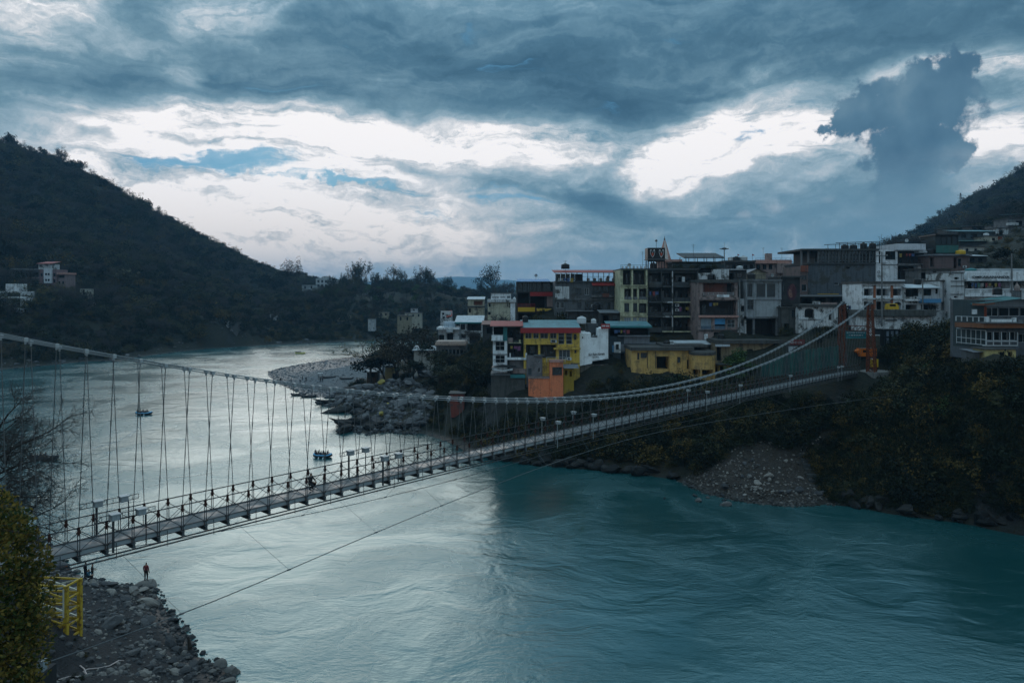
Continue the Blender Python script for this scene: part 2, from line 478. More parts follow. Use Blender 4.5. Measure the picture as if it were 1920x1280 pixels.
def river_sd(x, y):
    """Signed distance to the shore: positive on land."""
    pts = RIVER; n = len(pts)
    dmin = np.full(x.shape, 1e9); inside = np.zeros(x.shape, bool)
    for i in range(n):
        ax, ay = pts[i]; bx, by = pts[(i + 1) % n]
        ex, ey = bx - ax, by - ay
        t = np.clip(((x - ax) * ex + (y - ay) * ey) / (ex * ex + ey * ey + 1e-9), 0, 1)
        dmin = np.minimum(dmin, np.hypot(x - ax - t * ex, y - ay - t * ey))
        c = ((ay > y) != (by > y)) & (x < (bx - ax) * (y - ay) / (by - ay + 1e-12) + ax)
        inside ^= c
    return np.where(inside, -dmin, dmin)

def C(px, py, Y):
    p = P(px, py, Y); return (p.x, p.y, p.z)
CTRL = [(x, y, 0.2) for x, y in RIVER] + [
    # right bank by the bridge tower and the cliff under the town
    (61.8, 135, 14.6), (66, 139, 15.4), (75, 150, 16.5), (57, 131, 11), (52, 122, 5.5), (64, 126, 11.5),
    C(1680, 636, 143), C(1740, 640, 140), C(1600, 640, 146), C(1860, 682, 109), C(1910, 684, 109), C(1820, 690, 112), C(1920, 640, 118), C(1860, 600, 147), C(1570, 560, 186),
    C(1530, 632, 148), C(1430, 632, 155), C(1345, 640, 155), C(1260, 648, 160), C(1190, 646, 160), C(1270, 702, 146), C(1180, 700, 146), C(1350, 705, 145),
    C(1180, 690, 153), C(1050, 745, 147), C(985, 745, 148), C(1110, 690, 150), C(1100, 606, 172), C(1000, 608, 182), C(940, 745, 150), C(930, 720, 155),
    C(840, 685, 205), C(880, 650, 225), C(940, 606, 256), C(892, 594, 266), C(720, 716, 232), C(760, 700, 240), C(700, 705, 262), C(640, 705, 255), C(590, 705, 265), C(620, 690, 300), C(690, 680, 330), C(560, 715, 250),
    C(700, 770, 178), C(760, 750, 185), C(800, 770, 172), C(680, 735, 205), C(740, 720, 215), C(820, 730, 190), C(640, 742, 212), C(720, 795, 168),
    C(1000, 850, 134), C(1000, 765, 145), C(1120, 760, 142), C(1200, 725, 143), C(1300, 750, 137), C(1100, 850, 131), C(1200, 850, 128), C(900, 800, 150), C(880, 760, 160),
    C(1390, 846, 118), C(1320, 888, 117.5), C(1470, 896, 112.5), C(1440, 800, 124), C(1350, 780, 128), C(1560, 800, 120), C(1560, 870, 114),
    C(1700, 750, 118), C(1700, 850, 109), C(1850, 750, 103), C(1850, 850, 99), C(1760, 700, 122), C(1640, 860, 111), C(1640, 760, 119), C(1910, 850, 97), C(1800, 930, 100.5), C(1700, 920, 104),
    (100, 220, 34), (50, 235, 31), (0, 300, 22), (150, 200, 42), (120, 160, 30), (105, 120, 26), (110, 90, 26), (200, 260, 56), (300, 400, 84), (60, 260, 35), (-20, 330, 10), (20, 350, 18), (130, 60, 40), (140, 0, 50), (150, -200, 60),
    # right hill
    C(1990, 292, 700), C(1920, 338, 700), C(1860, 376, 700), C(1800, 416, 700), C(1745, 452, 700), C(1700, 486, 700), (330, 700, 40), (260, 700, 42), (330, 450, 70), (250, 330, 54), (620, 700, 225), (760, 500, 190), (500, 250, 110), (420, 100, 90),
    (480, 950, 70), (700, 1000, 80), (200, 900, 30),
    # far bank, low wooded ground
    C(750, 560, 560), C(850, 560, 560), C(600, 556, 600), C(700, 548, 680), C(900, 549, 720), C(1000, 549, 740), C(560, 545, 690), C(530, 600, 490), C(640, 600, 500), C(750, 596, 520), (-150, 900, 20), (0, 1000, 15), (0, 800, 25), (220, 800, 30),
    C(415, 612, 420), C(330, 620, 400), C(250, 585, 420), C(450, 560, 520), C(350, 540, 520),
    # left hill
    C(-80, 256, 725), C(0, 284, 720), C(60, 300, 715), C(100, 315, 710), C(150, 336, 700), C(200, 360, 690), C(250, 400, 680), C(300, 440, 665), C(326, 484, 655), C(360, 500, 645), C(400, 518, 640), C(470, 552, 630), C(540, 562, 625),
    (-600, 720, 260), (-700, 600, 270), (-480, 900, 120), (-300, 900, 50), C(60, 548, 400), C(10, 582, 348), C(100, 580, 372), C(200, 580, 400), C(250, 480, 530), C(100, 440, 540), C(0, 400, 560), (-330, 330, 60), (-420, 420, 120), (-330, 200, 60),
    (-420, 100, 90), (-300, 60, 45), (-170, 90, 14), (-150, 30, 26), (-100, 60, 14),
    # left bank below the camera
    C(100, 1250, 51), C(90, 1150, 58), C(130, 1080, 74), C(60, 1200, 52), C(250, 1240, 57), C(200, 1150, 66), C(300, 1275, 55), C(170, 1265, 51), C(180, 1200, 58), C(0, 1150, 58), (-29, 45, 6.5), (-40, 42, 12), (-34, 31, 14.5), (-60, 60, 8), (-70, 40, 17), (-48, 66, 4.2),
    (-5, -5, 26.5), (-22, 8, 22), (-14, 18, 14), (-16, 32, 6), (-40, 0, 27), (-80, -60, 40), (0, -60, 20), (-200, -100, 60)]
CTRL = np.array(CTRL)
_seen = {}
for _c in CTRL: _seen[(round(_c[0], 1), round(_c[1], 1))] = _c
CTRL = np.array(list(_seen.values()))
_KC = 5.0
def _kern(r2): return np.sqrt(r2 + _KC * _KC)
_A = _kern((CTRL[:, 0, None] - CTRL[None, :, 0]) ** 2 + (CTRL[:, 1, None] - CTRL[None, :, 1]) ** 2)
_wts = np.linalg.solve(_A + 0.02 * np.eye(len(CTRL)), CTRL[:, 2])
def _rbf(x, y):
    h = np.zeros(x.shape)
    for (cx, cy, _), wt in zip(CTRL, _wts):
        h += wt * _kern((x - cx) ** 2 + (y - cy) ** 2)
    return h
BEACH = np.array([W2(602, 750), W2(560, 737), W2(503, 704), W2(501, 697), W2(560, 683), W2(740, 663), W2(800, 664), (-30, 300), W2(745, 700), W2(690, 718)])
def in_poly(pts, x, y):
    ins = np.zeros(x.shape, bool); n = len(pts)
    for i in range(n):
        ax, ay = pts[i]; bx, by = pts[(i + 1) % n]
        ins ^= ((ay > y) != (by > y)) & (x < (bx - ax) * (y - ay) / (by - ay + 1e-12) + ax)
    return ins
def ground(x, y):
    """Height of the ground (numpy arrays)."""
    x = np.atleast_1d(np.asarray(x, float)); y = np.atleast_1d(np.asarray(y, float))
    sh = x.shape; x = x.ravel(); y = y.ravel()
    r = np.hypot(x, y)
    h = np.full(x.shape, 12.0); sd = np.full(x.shape, 500.0)
    near = r < 1500
    h[near] = _rbf(x[near], y[near])
    k = r < 1150
    sd[k] = river_sd(x[k], y[k])
    far = sstep(1000, 1400, r)
    h = h * (1 - far) + (10 + 14 * fbm(x / 400, y / 400, 3, 5)) * far
    h = np.clip(h, 0.15, None)
    amp = np.clip(sd / 14, 0, 1)
    beach = in_poly(BEACH, x, y)
    nz = fbm(x / 9, y / 9, 5, 3) * 3.0 + fbm(x / 60, y / 60, 3, 9) * np.clip(r / 60, 0, 9)
    h = h + nz * amp * np.where(beach, 0.10, 1.0) * np.clip(h / 10, 0.15, 1)
    h = np.where(beach, np.clip(h, 0.05, 1.4 + 0.02 * sd), h)
    edge = sstep(0, 3.0, sd)
    h = np.where(sd > 0, np.maximum(h, 0.05) * edge + 0.02, np.maximum(-0.25 * -sd * -1 * -1, -4.0))
    h = np.where(sd <= 0, np.maximum(sd * 0.35, -4.0) - 0.02, h)
    return h.reshape(sh)
def gz(x, y): return float(ground(np.array([x]), np.array([y]))[0])

# ------------------------------------------------------------------ ground sheet
def ground_material():
    m, t, b = new_mat('earth_and_scrub')
    geo = t.new('ShaderNodeNewGeometry'); pos = geo.outputs['Position']; nz = t.sep(geo.outputs['Normal'])[2]
    at = t.new('ShaderNodeAttribute', attribute_name='surface').outputs['Color']
    sp = t.new('ShaderNodeSeparateColor'); t.l.new(at, sp.inputs[0])
    n1 = t.noise(pos, 0.09, 6, 0.62); n2 = t.noise(pos, 1.1, 6, 0.65); n3 = t.noise(pos, 6.0, 4, 0.65)
    scrub = t.ramp(t.math('MULTIPLY_ADD', n2, 0.5, t.math('MULTIPLY', n1, 0.5)), [(0.3, (0.006, 0.009, 0.007)), (0.48, (0.013, 0.016, 0.010)), (0.6, (0.028, 0.023, 0.014)), (0.72, (0.036, 0.031, 0.023))])
    rock = t.ramp(t.math('MULTIPLY_ADD', n3, 0.4, t.math('MULTIPLY', n2, 0.6)), [(0.3, (0.010, 0.011, 0.012)), (0.5, (0.024, 0.026, 0.026)), (0.7, (0.07, 0.07, 0.066))])
    c = t.mix(t.rng(t.math('MULTIPLY_ADD', t.math('SUBTRACT', n2, 0.5), 0.5, nz), 0.78, 0.55), scrub, rock)
    sand = t.ramp(t.math('MULTIPLY_ADD', n3, 0.5, t.math('MULTIPLY', n2, 0.5)), [(0.3, (0.014, 0.015, 0.017)), (0.55, (0.030, 0.031, 0.033)), (0.75, (0.06, 0.06, 0.06))])
    grav = t.ramp(t.math('MULTIPLY_ADD', n3, 0.75, t.math('MULTIPLY', n2, 0.25)), [(0.36, (0.045, 0.055, 0.062)), (0.52, (0.12, 0.135, 0.145)), (0.66, (0.24, 0.26, 0.27))])
    debris = t.ramp(t.math('MULTIPLY_ADD', n3, 0.7, t.math('MULTIPLY', n2, 0.3)), [(0.36, (0.018, 0.015, 0.013)), (0.55, (0.045, 0.038, 0.032)), (0.72, (0.11, 0.10, 0.09))])
    c = t.mix(sp.outputs[0], c, sand); c = t.mix(sp.outputs[1], c, grav); c = t.mix(sp.outputs[2], c, debris)
    z = t.sep(pos)[2]
    wet = t.rng(z, 0.9, 0.1)
    c = t.mix(t.math('MULTIPLY', wet, 0.6), c, t.mix(1.0, c, (0.35, 0.37, 0.38), 'MULTIPLY'))
    t.l.new(c, b.inputs['Base Color'])
    t.l.new(t.rng(wet, 0, 1, 0.92, 0.45), b.inputs['Roughness'])
    bump(t, b, t.math('MULTIPLY_ADD', n3, 0.35, n2), 0.9, 0.5)
    return m
def build_ground():
    na, nr = 620, 430
    az = np.linspace(R(-66), R(66), na)
    r = np.concatenate([[0.5], np.geomspace(6, 9000, nr - 1)])
    Rg, Ag = np.meshgrid(r, az, indexing='ij')
    x = Rg * np.sin(Ag); y = Rg * np.cos(Ag) - 4.0
    z = ground(x, y)
    V = np.stack([x, y, z], -1).reshape(-1, 3)
    i = np.arange(nr - 1)[:, None] * na + np.arange(na - 1)[None, :]
    i = i.ravel()
    F = np.stack([i, i + na, i + na + 1, i + 1], -1)
    F = F[:, ::-1].copy()
    me = quads_mesh('ground', V, F, ground_material(), smooth=True)
    xs, ys = x.ravel(), y.ravel()
    k = np.hypot(xs, ys) < 900
    sd = np.full(xs.shape, 500.0); sd[k] = river_sd(xs[k], ys[k])
    leftbank = (xs < 5) & (ys < 110) & (xs > -75)
    sand = leftbank * sstep(40, 20, sd)
    beach = in_poly(BEACH, xs, ys).astype(float)
    cone = np.hypot((xs - 34.5) / 17.0, (ys - 111.5) / 8.2)
    deb = sstep(1.2, 0.75, cone + 0.55 * fbm(xs / 4, ys / 4, 4, 2)) * (xs > 18) * sstep(48, 43, xs)
    col = np.stack([sand, beach, deb, np.ones_like(sand)], -1).astype(np.float32)
    a = me.color_attributes.new('surface', 'FLOAT_COLOR', 'POINT')
    a.data.foreach_set('color', col.ravel())
    o = link(bpy.data.objects.new('ground', me)); tag(o, kind='structure')
    return o
GROUND = build_ground()

# ------------------------------------------------------------------ river
def water_material():
    m, t, b = new_mat('glacial_river')
    pos = t.new('ShaderNodeNewGeometry').outputs['Position']
    b.inputs['Base Color'].default_value = (0.045, 0.155, 0.165, 1)
    b.inputs['IOR'].default_value = 2.25; b.inputs['Specular Tint'].default_value = (0.60, 0.95, 1.0, 1)
    b.inputs['Specular IOR Level'].default_value = 0.5
    # silt tint varies slowly, shallower brown along the right bank
    n0 = t.noise(pos, 0.02, 3, 0.5)
    c = t.mix(t.rng(n0, 0.3, 0.7), (0.002, 0.042, 0.044), (0.010, 0.070, 0.076))
    t.l.new(c, b.inputs['Base Color'])
    warp = t.vmath('MULTIPLY', t.vmath('SUBTRACT', t.noise(pos, 0.03, 4, 0.6, color=True), (0.5, 0.5, 0.5)), (22, 22, 0))
    pw = t.vmath('ADD', pos, warp)
    flow = t.mapping(pw, rot=(0, 0, R(12)), scale=(0.55, 1.0, 1))
    w1 = t.noise(flow, 0.22, 3, 0.5, dist=0.4)
    w2 = t.noise(flow, 0.85, 3, 0.55, dist=0.5)
    w3 = t.noise(t.mapping(pos, rot=(0, 0, R(8)), scale=(0.55, 1, 1)), 2.6, 3, 0.6)
    w4 = t.noise(t.mapping(pos, scale=(0.7, 1, 1)), 7.5, 2, 0.6)
    calm = t.rng(t.noise(pw, 0.05, 4, 0.6, dist=0.6), 0.36, 0.64, 0.30, 1.0)
    h = t.math('MULTIPLY', w1, 0.20)
    h = t.math('MULTIPLY_ADD', t.math('MULTIPLY', w2, calm), 0.075, h)
    h = t.math('MULTIPLY_ADD', t.math('MULTIPLY', w3, calm), 0.055, h)
    h = t.math('MULTIPLY_ADD', t.math('MULTIPLY', w4, calm), 0.022, h)
    bump(t, b, h, 1.0, 1.0)
    t.l.new(t.rng(calm, 0.3, 1.0, 0.19, 0.28), b.inputs['Roughness'])
    return m
def build_river():
    V = np.array([(-1600, -400, 0), (1600, -400, 0), (1600, 1500, 0), (-1600, 1500, 0)], float)
    me = quads_mesh('river', V, np.array([[0, 1, 2, 3]]), water_material())
    o = link(bpy.data.objects.new('river', me)); tag(o, kind='structure'); return o
RIVER_OBJ = build_river()

def build_distant_hills():
    k = 160; az = np.linspace(R(-50), R(50), k)
    prof = 95 + 60 * fbm(az * 9, az * 0, 4, 8) + 110 * np.exp(-((az - R(-4)) / R(7)) ** 2)
    V = []; F = []
    for i in range(k):
        for (d, hh) in ((6000, -10), (6900, prof[i] * 0.55), (7600, prof[i]), (8600, -10)):
            V.append((d * math.sin(az[i]), d * math.cos(az[i]), hh))
    for i in range(k - 1):
        for j in range(3):
            a = i * 4 + j; F.append((a, a + 1, a + 5, a + 4))
    o = mesh_obj('distant_hills', V, F, flat((0.03, 0.045, 0.04), 0.95, name='far_forest'), smooth=True)
    tag(o, kind='structure')
build_distant_hills()
# ------------------------------------------------------------------ suspension footbridge
BA = Vector((-25.0, 40.0, 0)); BB = Vector((61.8, 135.0, 0))
BD = (BB - BA).normalized(); BN = Vector((BD.y, -BD.x, 0))        # along, and sideways towards the camera
S0, S1, PITCH = -6.5, 130.0, 1.4
DECK_HALF = 0.95
def deck_z(s): return 16.0 + 0.45 * (1 - ((s - 62) / 68.0) ** 2)
def cable_z(s): return 18.95 + 0.0021 * (s - 63.0) ** 2
def cable_off(s): return DECK_HALF + 0.22 + 1.2 * ((s - 62) / 68.0) ** 2
def BP(s, side, z):
    p = BA + BD * s + BN * side; return Vector((p.x, p.y, z))
M_STEEL = rusty((0.055, 0.060, 0.064), amt=0.35)
M_GALV = flat((0.34, 0.37, 0.38), 0.5, 0.4, 0.2, 'galvanised_steel')
M_GALV_D = flat((0.10, 0.11, 0.115), 0.55, 0.4, 0.25, 'dull_steel')
M_RUST = rusty((0.060, 0.022, 0.016), rust=(0.035, 0.018, 0.014), amt=0.6)
M_TOWER = rusty((0.15, 0.042, 0.018), rust=(0.07, 0.028, 0.018), amt=0.55)
M_ROPE = flat((0.20, 0.22, 0.23), 0.45, 0.35, 0.15, 'wire_rope')
def deck_material():
    m, t, b = new_mat('wet_deck'); co = t.new('ShaderNodeNewGeometry').outputs['Position']
    n = t.noise(co, 0.8, 5, 0.6); n2 = t.noise(co, 5, 4, 0.6)
    t.l.new(t.ramp(t.math('MULTIPLY_ADD', n2, 0.4, t.math('MULTIPLY', n, 0.6)), [(0.3, (0.045, 0.055, 0.060)), (0.6, (0.12, 0.135, 0.14))]), b.inputs['Base Color'])
    t.l.new(t.rng(n, 0.4, 0.6, 0.35, 0.75), b.inputs['Roughness']); b.inputs['Specular IOR Level'].default_value = 0.35
    return m
M_DECK = deck_material()

def yaw_obj(name, me, parent, loc):
    o = bpy.data.objects.new(name, me); o.location = loc
    o.rotation_euler = (0, 0, math.atan2(BD.y, BD.x))
    return link(o, parent)

BRIDGE = empty('suspension_footbridge', BP(62, 0, 0) * 1.0)
BRIDGE.location = (0, 0, 0)
tag(BRIDGE, 'long steel suspension footbridge crossing the river to a rust orange lattice tower', 'bridge')
NODES = [S0 + 0.8 + i * PITCH for i in range(int((S1 - S0 - 1.4) / PITCH) + 1)]

def build_bridge():
    # shared part meshes in the deck frame (x along, y left/away from camera)
    mb = MB()                                            # stanchion: a pair of angle irons and a rusty socket
    for sx in (-0.055, 0.055): mb.box((sx - 0.018, -0.018, -0.42), (sx + 0.018, 0.018, 0.95), 0)
    mb.box((-0.062, -0.045, 0.86), (0.062, 0.045, 1.30), 1); mb.box((-0.11, -0.06, 1.0), (0.11, 0.06, 1.05), 1)
    mb.box((-0.13, -0.05, -0.02), (0.13, 0.05, 0.05), 0)
    post_me = mb.mesh('stanchion', [M_STEEL, M_RUST])
    mb = MB(); mb.box((-0.06, -1.16, -0.50), (0.06, 1.16, -0.28)); mb.box((-0.11, -1.17, -0.28), (0.11, 1.17, -0.262)); mb.box((-0.11, -1.17, -0.52), (0.11, 1.17, -0.502))
    beam_me = mb.mesh('cross_beam', [M_GALV_D])
    mb = MB(); mb.box((-PITCH / 2 + 0.01, -DECK_HALF + 0.08, -0.045), (PITCH / 2 - 0.01, DECK_HALF - 0.08, 0.0))
    panel_me = mb.mesh('deck_panel', [M_DECK])
    mb = MB(); mb.box((-0.09, -0.15, -0.10), (0.09, 0.15, 0.10)); mb.box((-0.04, -0.05, -0.22), (0.04, 0.05, -0.10))
    clamp_me = mb.mesh('cable_clamp', [M_GALV])
    for i, s in enumerate(NODES):
        z = deck_z(s)
        yaw_obj('cross_beam', beam_me, BRIDGE, BP(s, 0, z))
        if i < len(NODES) - 1: yaw_obj('deck_panel', panel_me, BRIDGE, BP(s + PITCH / 2, 0, (z + deck_z(s + PITCH)) / 2))
        for sd in (1, -1):
            yaw_obj('stanchion', post_me, BRIDGE, BP(s, sd * (DECK_HALF + 0.06), z))
            top = BP(s, sd * cable_off(s), cable_z(s)); bot = BP(s, sd * (DECK_HALF + 0.06), z + 1.25)
            if top.z - bot.z > 0.15:
                yaw_obj('cable_clamp', clamp_me, BRIDGE, top)
                mb = MB(); mb.tube([top, bot], 0.023, 5)
                if top.z - bot.z > 2.5:
                    for f in ((0.30, 0.62) if i % 2 else (0.40, 0.78)):
                        c = top.lerp(bot, f); d = (bot - top).normalized() * 0.16
                        mb.tube([c - d, c + d], 0.034, 5)
                mb.build('hanger_rod', M_GALV_D, BRIDGE)
            if i < len(NODES) - 1:
                s2 = s + PITCH; e = sd * (DECK_HALF + 0.06)
                mb = MB()
                mb.tube([BP(s + .05, e, z + 0.02), BP(s2 - .05, e, deck_z(s2) + 1.0)], 0.019, 4)
                mb.tube([BP(s + .05, e + .03, z + 1.0), BP(s2 - .05, e + .03, deck_z(s2) + 0.02)], 0.019, 4)
                mb.build('cross_brace', M_STEEL, BRIDGE)
    ss = np.arange(S0, S1 + 0.1, 2.8)
    for sd in (1, -1):
        e = sd * (DECK_HALF + 0.06)
        mb = MB(); mb.tube([BP(s, e, deck_z(s) + 1.27) for s in ss], 0.036, 5); mb.build('top_rail', M_STEEL, BRIDGE)
        mb = MB()                                             # edge girder: pale web, dark flanges
        for a, b2 in zip(ss[:-1], ss[1:]):
            za, zb = deck_z(a), deck_z(b2); o = sd * (DECK_HALF - 0.02)
            mb.bar(BP(a, o, za - 0.10), BP(b2, o, zb - 0.10), 0.03, 0.26, 1)
            mb.bar(BP(a, o, za + 0.035), BP(b2, o, zb + 0.035), 0.14, 0.03, 0)
            mb.bar(BP(a, o, za - 0.245), BP(b2, o, zb - 0.245), 0.14, 0.03, 0)
        mb.build('edge_girder', [M_STEEL, M_GALV], BRIDGE)
        for dx, dz in ((-0.10, 0.065), (0.10, 0.065), (-0.10, -0.065), (0.10, -0.065)):
            sv = np.arange(S0, S1 + 0.01, 1.95)
            mb = MB(); mb.tube([BP(s, sd * (cable_off(s)) + dx, cable_z(s) + dz) for s in sv], 0.032, 6); mb.build('main_cable', M_ROPE, BRIDGE, True)
    for k, (dz, o) in enumerate(((-0.62, 1.02), (-0.80, 1.06))):
        mb = MB(); mb.tube([BP(s, o, deck_z(s) + dz) for s in ss], 0.045, 6); mb.build('service_pipe', M_STEEL, BRIDGE)
    mb = MB(); mb.bar((-0.0, 1.05, 0.0), (0.0, 1.05, -0.92), 0.03)
    strap = mb.mesh('pipe_strap', [M_STEEL])
    for s in NODES[::2]:
        yaw_obj('pipe_strap', strap, BRIDGE, BP(s + 0.5, 2.10, deck_z(s)))
    # wind guys under the deck, with their ties
    def guy(sd, zz, ext):
        def a(s): return 0.8 + 6.8 * (abs(s - 54) / 48.7) ** 1.9
        def pt(s): return BP(s, sd * (DECK_HALF + a(s)), zz(s))
        sv = np.concatenate([[-3.2 if sd > 0 else -10], np.arange(-1, 121, 3.0)])
        mb = MB(); mb.tube([pt(s) for s in sv], 0.026, 5); mb.build('wind_guy', M_GALV_D, BRIDGE)
        for s in ext:
            q = pt(s)
            mb = MB(); mb.tube([BP(s, sd * DECK_HALF, deck_z(s) - 0.5), q], 0.011, 4)
            mb.tube([q - BD * 0.12, q + BD * 0.12], 0.05, 5); mb.build('guy_tie', M_GALV_D, BRIDGE)
    guy(1, lambda s: 14.25 + 0.5 * math.exp(-((s - 54) / 22.0) ** 2) + 0.75 * (max(0, 10 - s) / 13.2) ** 2, [3.3, 10.2, 17.6, 24.6, 32.0, 39, 46, 53, 60, 74, 88])
    guy(-1, lambda s: 12.7 + 1.6 * math.exp(-((s - 54) / 24.0) ** 2), [2.0, 7.5, 13.2, 19, 26, 33])
    # towers: two battered lattice legs, struts between, saddles on top
    def tower(s, base):
        for sd in (1, -1):
            zt = cable_z(s) - 0.35; zb = base
            co = sd * cable_off(s)
            mb = MB(); n = 11
            def cor(f, i, j):
                wd = 0.92 - 0.42 * f
                return BP(s + i * wd * 0.72, co + j * wd * 0.72 + sd * 0.25 * (1 - f), zb + (zt - zb) * f)
            for i in (-1, 1):
                for j in (-1, 1):
                    mb.bar(cor(0, i, j), cor(1, i, j), 0.17, 0.17)
            for k in range(n):
                f0, f1 = k / n, (k + 1) / n
                for (i0, j0, i1, j1) in ((-1, 1, 1, 1), (-1, -1, 1, -1), (-1, -1, -1, 1), (1, -1, 1, 1)):
                    mb.bar(cor(f0, i0, j0), cor(f1, i1, j1), 0.075, 0.075)
                    mb.bar(cor(f0, i1, j1), cor(f1, i0, j0), 0.075, 0.075)
                    mb.bar(cor(f1, i0, j0), cor(f1, i1, j1), 0.06, 0.06)
            mb.build('tower_leg', M_TOWER, BRIDGE)
            mb = MB(); c = BP(s, co, zt)
            mb.box((c.x - 0.55, c.y - 0.55, c.z), (c.x + 0.55, c.y + 0.55, c.z + 0.18))
            mb.tube([c + Vector((0, 0, 0.32)) - BN * 0.35, c + Vector((0, 0, 0.32)) + BN * 0.35], 0.2, 10)
            mb.build('cable_saddle', M_GALV_D, BRIDGE)
        # back stays to the anchorage
            back = 1 if s > 0 else -1
            for dx in (-0.13, 0.13):
                mb = MB(); mb.tube([BP(s, co + dx, cable_z(s)), BP(s + back * 16.5, co + dx, cable_z(s) - 10.5)], 0.05, 6)
                mb.build('back_stay', M_ROPE, BRIDGE)
        zc = deck_z(s) + 7.2
        mb = MB()
        for dz in (0.0, 0.9):
            mb.bar(BP(s, -cable_off(s) + 0.5, zc + dz), BP(s, cable_off(s) - 0.5, zc + dz), 0.14)
        for k in range(4):
            f0 = -cable_off(s) + 0.5 + k * (2 * cable_off(s) - 1) / 4; f1 = f0 + (2 * cable_off(s) - 1) / 4
            mb.bar(BP(s, f0, zc), BP(s, f1, zc + 0.9), 0.07)
        mb.build('portal_strut', M_TOWER, BRIDGE)
    tower(S1, 15.5); tower(S0, 14.0)
    # concrete landing at the town end and the abutment at the near end
    mb = MB()
    q = [BP(S1 - 1.2, 3.6, 0), BP(S1 - 1.2, -3.6, 0), BP(S1 + 7, -4.6, 0), BP(S1 + 7, 6.4, 0)]
    t0, b0 = 15.9, 9.0
    for (i, j) in ((0, 1), (1, 2), (2, 3), (3, 0)):
        a, b = q[i], q[j]; mb.quad((a.x, a.y, b0), (b.x, b.y, b0), (b.x, b.y, t0), (a.x, a.y, t0))
    mb.poly([(p.x, p.y, t0) for p in q])
    ab = mb.build('bridge_landing', paint((0.20, 0.20, 0.19), 0.8), BRIDGE)
build_bridge()
def build_abutment():
    mb = MB()
    q = [BP(-1.5, 2.0, 0), BP(-1.5, -2.0, 0), BP(-14, -4.0, 0), BP(-14, 4.0, 0)]
    for (i, j) in ((0, 1), (1, 2), (2, 3), (3, 0)):
        a, b = q[i], q[j]; mb.quad((a.x, a.y, 3), (b.x, b.y, 3), (b.x, b.y, 15.3), (a.x, a.y, 15.3))
    mb.poly([(p.x, p.y, 15.3) for p in q])
    mb.build('near_abutment', paint((0.10, 0.10, 0.095), 0.8), BRIDGE)
build_abutment()
# ------------------------------------------------------------------ building kit
FOOT = []                                     # footprints, kept clear of scattered plants
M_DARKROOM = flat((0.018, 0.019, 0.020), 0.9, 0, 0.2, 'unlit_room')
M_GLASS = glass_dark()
LOGBACK = paint((0.034, 0.035, 0.036), 0.6)  # near-black colour puts recess shade into the balcony back walls
M_GLASS_B = glass_dark((0.030, 0.045, 0.055), 0.12)
M_CURTAIN = flat((0.20, 0.23, 0.25), 0.9, 0, 0.25, 'curtain')
M_ROOF = paint((0.075, 0.075, 0.072), 0.9)
M_CONC = paint((0.17, 0.175, 0.175), 0.8)
M_WFRAME = flat((0.42, 0.45, 0.46), 0.6, 0, 0.15, 'white_frame')
M_DFRAME = flat((0.035, 0.04, 0.042), 0.55, 0.2, 0.2, 'dark_frame')
M_IRON = flat((0.025, 0.027, 0.030), 0.6, 0.4, 0.2, 'dark_iron')
M_WOOD = flat((0.055, 0.035, 0.022), 0.7, 0, 0.3, 'dark_wood')
WHITE = paint((0.72, 0.76, 0.78), 0.6); WHITE_D = paint((0.50, 0.53, 0.54), 0.95); GREY = paint((0.14, 0.15, 0.158), 0.8)
DGREY = paint((0.050, 0.056, 0.060), 0.8); CREAM = paint((0.50, 0.50, 0.33), 0.6); YELLOW = paint((0.62, 0.42, 0.075), 0.6)
TEAL = flat((0.03, 0.16, 0.17), 0.6, 0, 0.25, 'teal_paint'); RED = flat((0.26, 0.022, 0.022), 0.55, 0, 0.25, 'red_paint')
BLUEP = flat((0.06, 0.20, 0.36), 0.6, 0, 0.25, 'blue_paint'); PINK = paint((0.45, 0.25, 0.21), 0.5); BLACK = flat((0.008, 0.009, 0.010), 0.5, 0, 0.2, 'black_paint')
BRICK = paint((0.16, 0.06, 0.045), 0.6); ORANGE = paint((0.74, 0.22, 0.10), 0.5); PINKW = paint((0.27, 0.205, 0.19), 0.8)
BROWNP = paint((0.14, 0.10, 0.095), 0.6); MUSTARD = flat((0.48, 0.30, 0.02), 0.6, 0, 0.2, 'mustard_paint')
TEALSHEET = corrug((0.10, 0.22, 0.25), 0.35); BLUESHEET = corrug((0.07, 0.22, 0.42), 0.25); REDSHEET = corrug((0.24, 0.030, 0.028), 0.3)
GREYSHEET = corrug((0.16, 0.18, 0.20), 0.4); PALESHEET = corrug((0.42, 0.47, 0.50), 0.25); GREENSHEET = corrug((0.03, 0.12, 0.11), 0.35)

def text_mesh(txt, h, mat, extrude=0.02, bold=0.0):
    cu = bpy.data.curves.new('lettering', 'FONT'); cu.body = txt; cu.size = h; cu.extrude = extrude
    cu.offset = bold; cu.resolution_u = 2; cu.align_x = 'CENTER'; cu.align_y = 'CENTER'
    o = bpy.data.objects.new('lettering', cu); COL.objects.link(o)
    dg = bpy.context.evaluated_depsgraph_get(); dg.update()
    me = bpy.data.meshes.new_from_object(o.evaluated_get(dg), depsgraph=dg)
    bpy.data.objects.remove(o); bpy.data.curves.remove(cu)
    me.name = 'lettering'; me.materials.clear(); me.materials.append(mat)
    return me

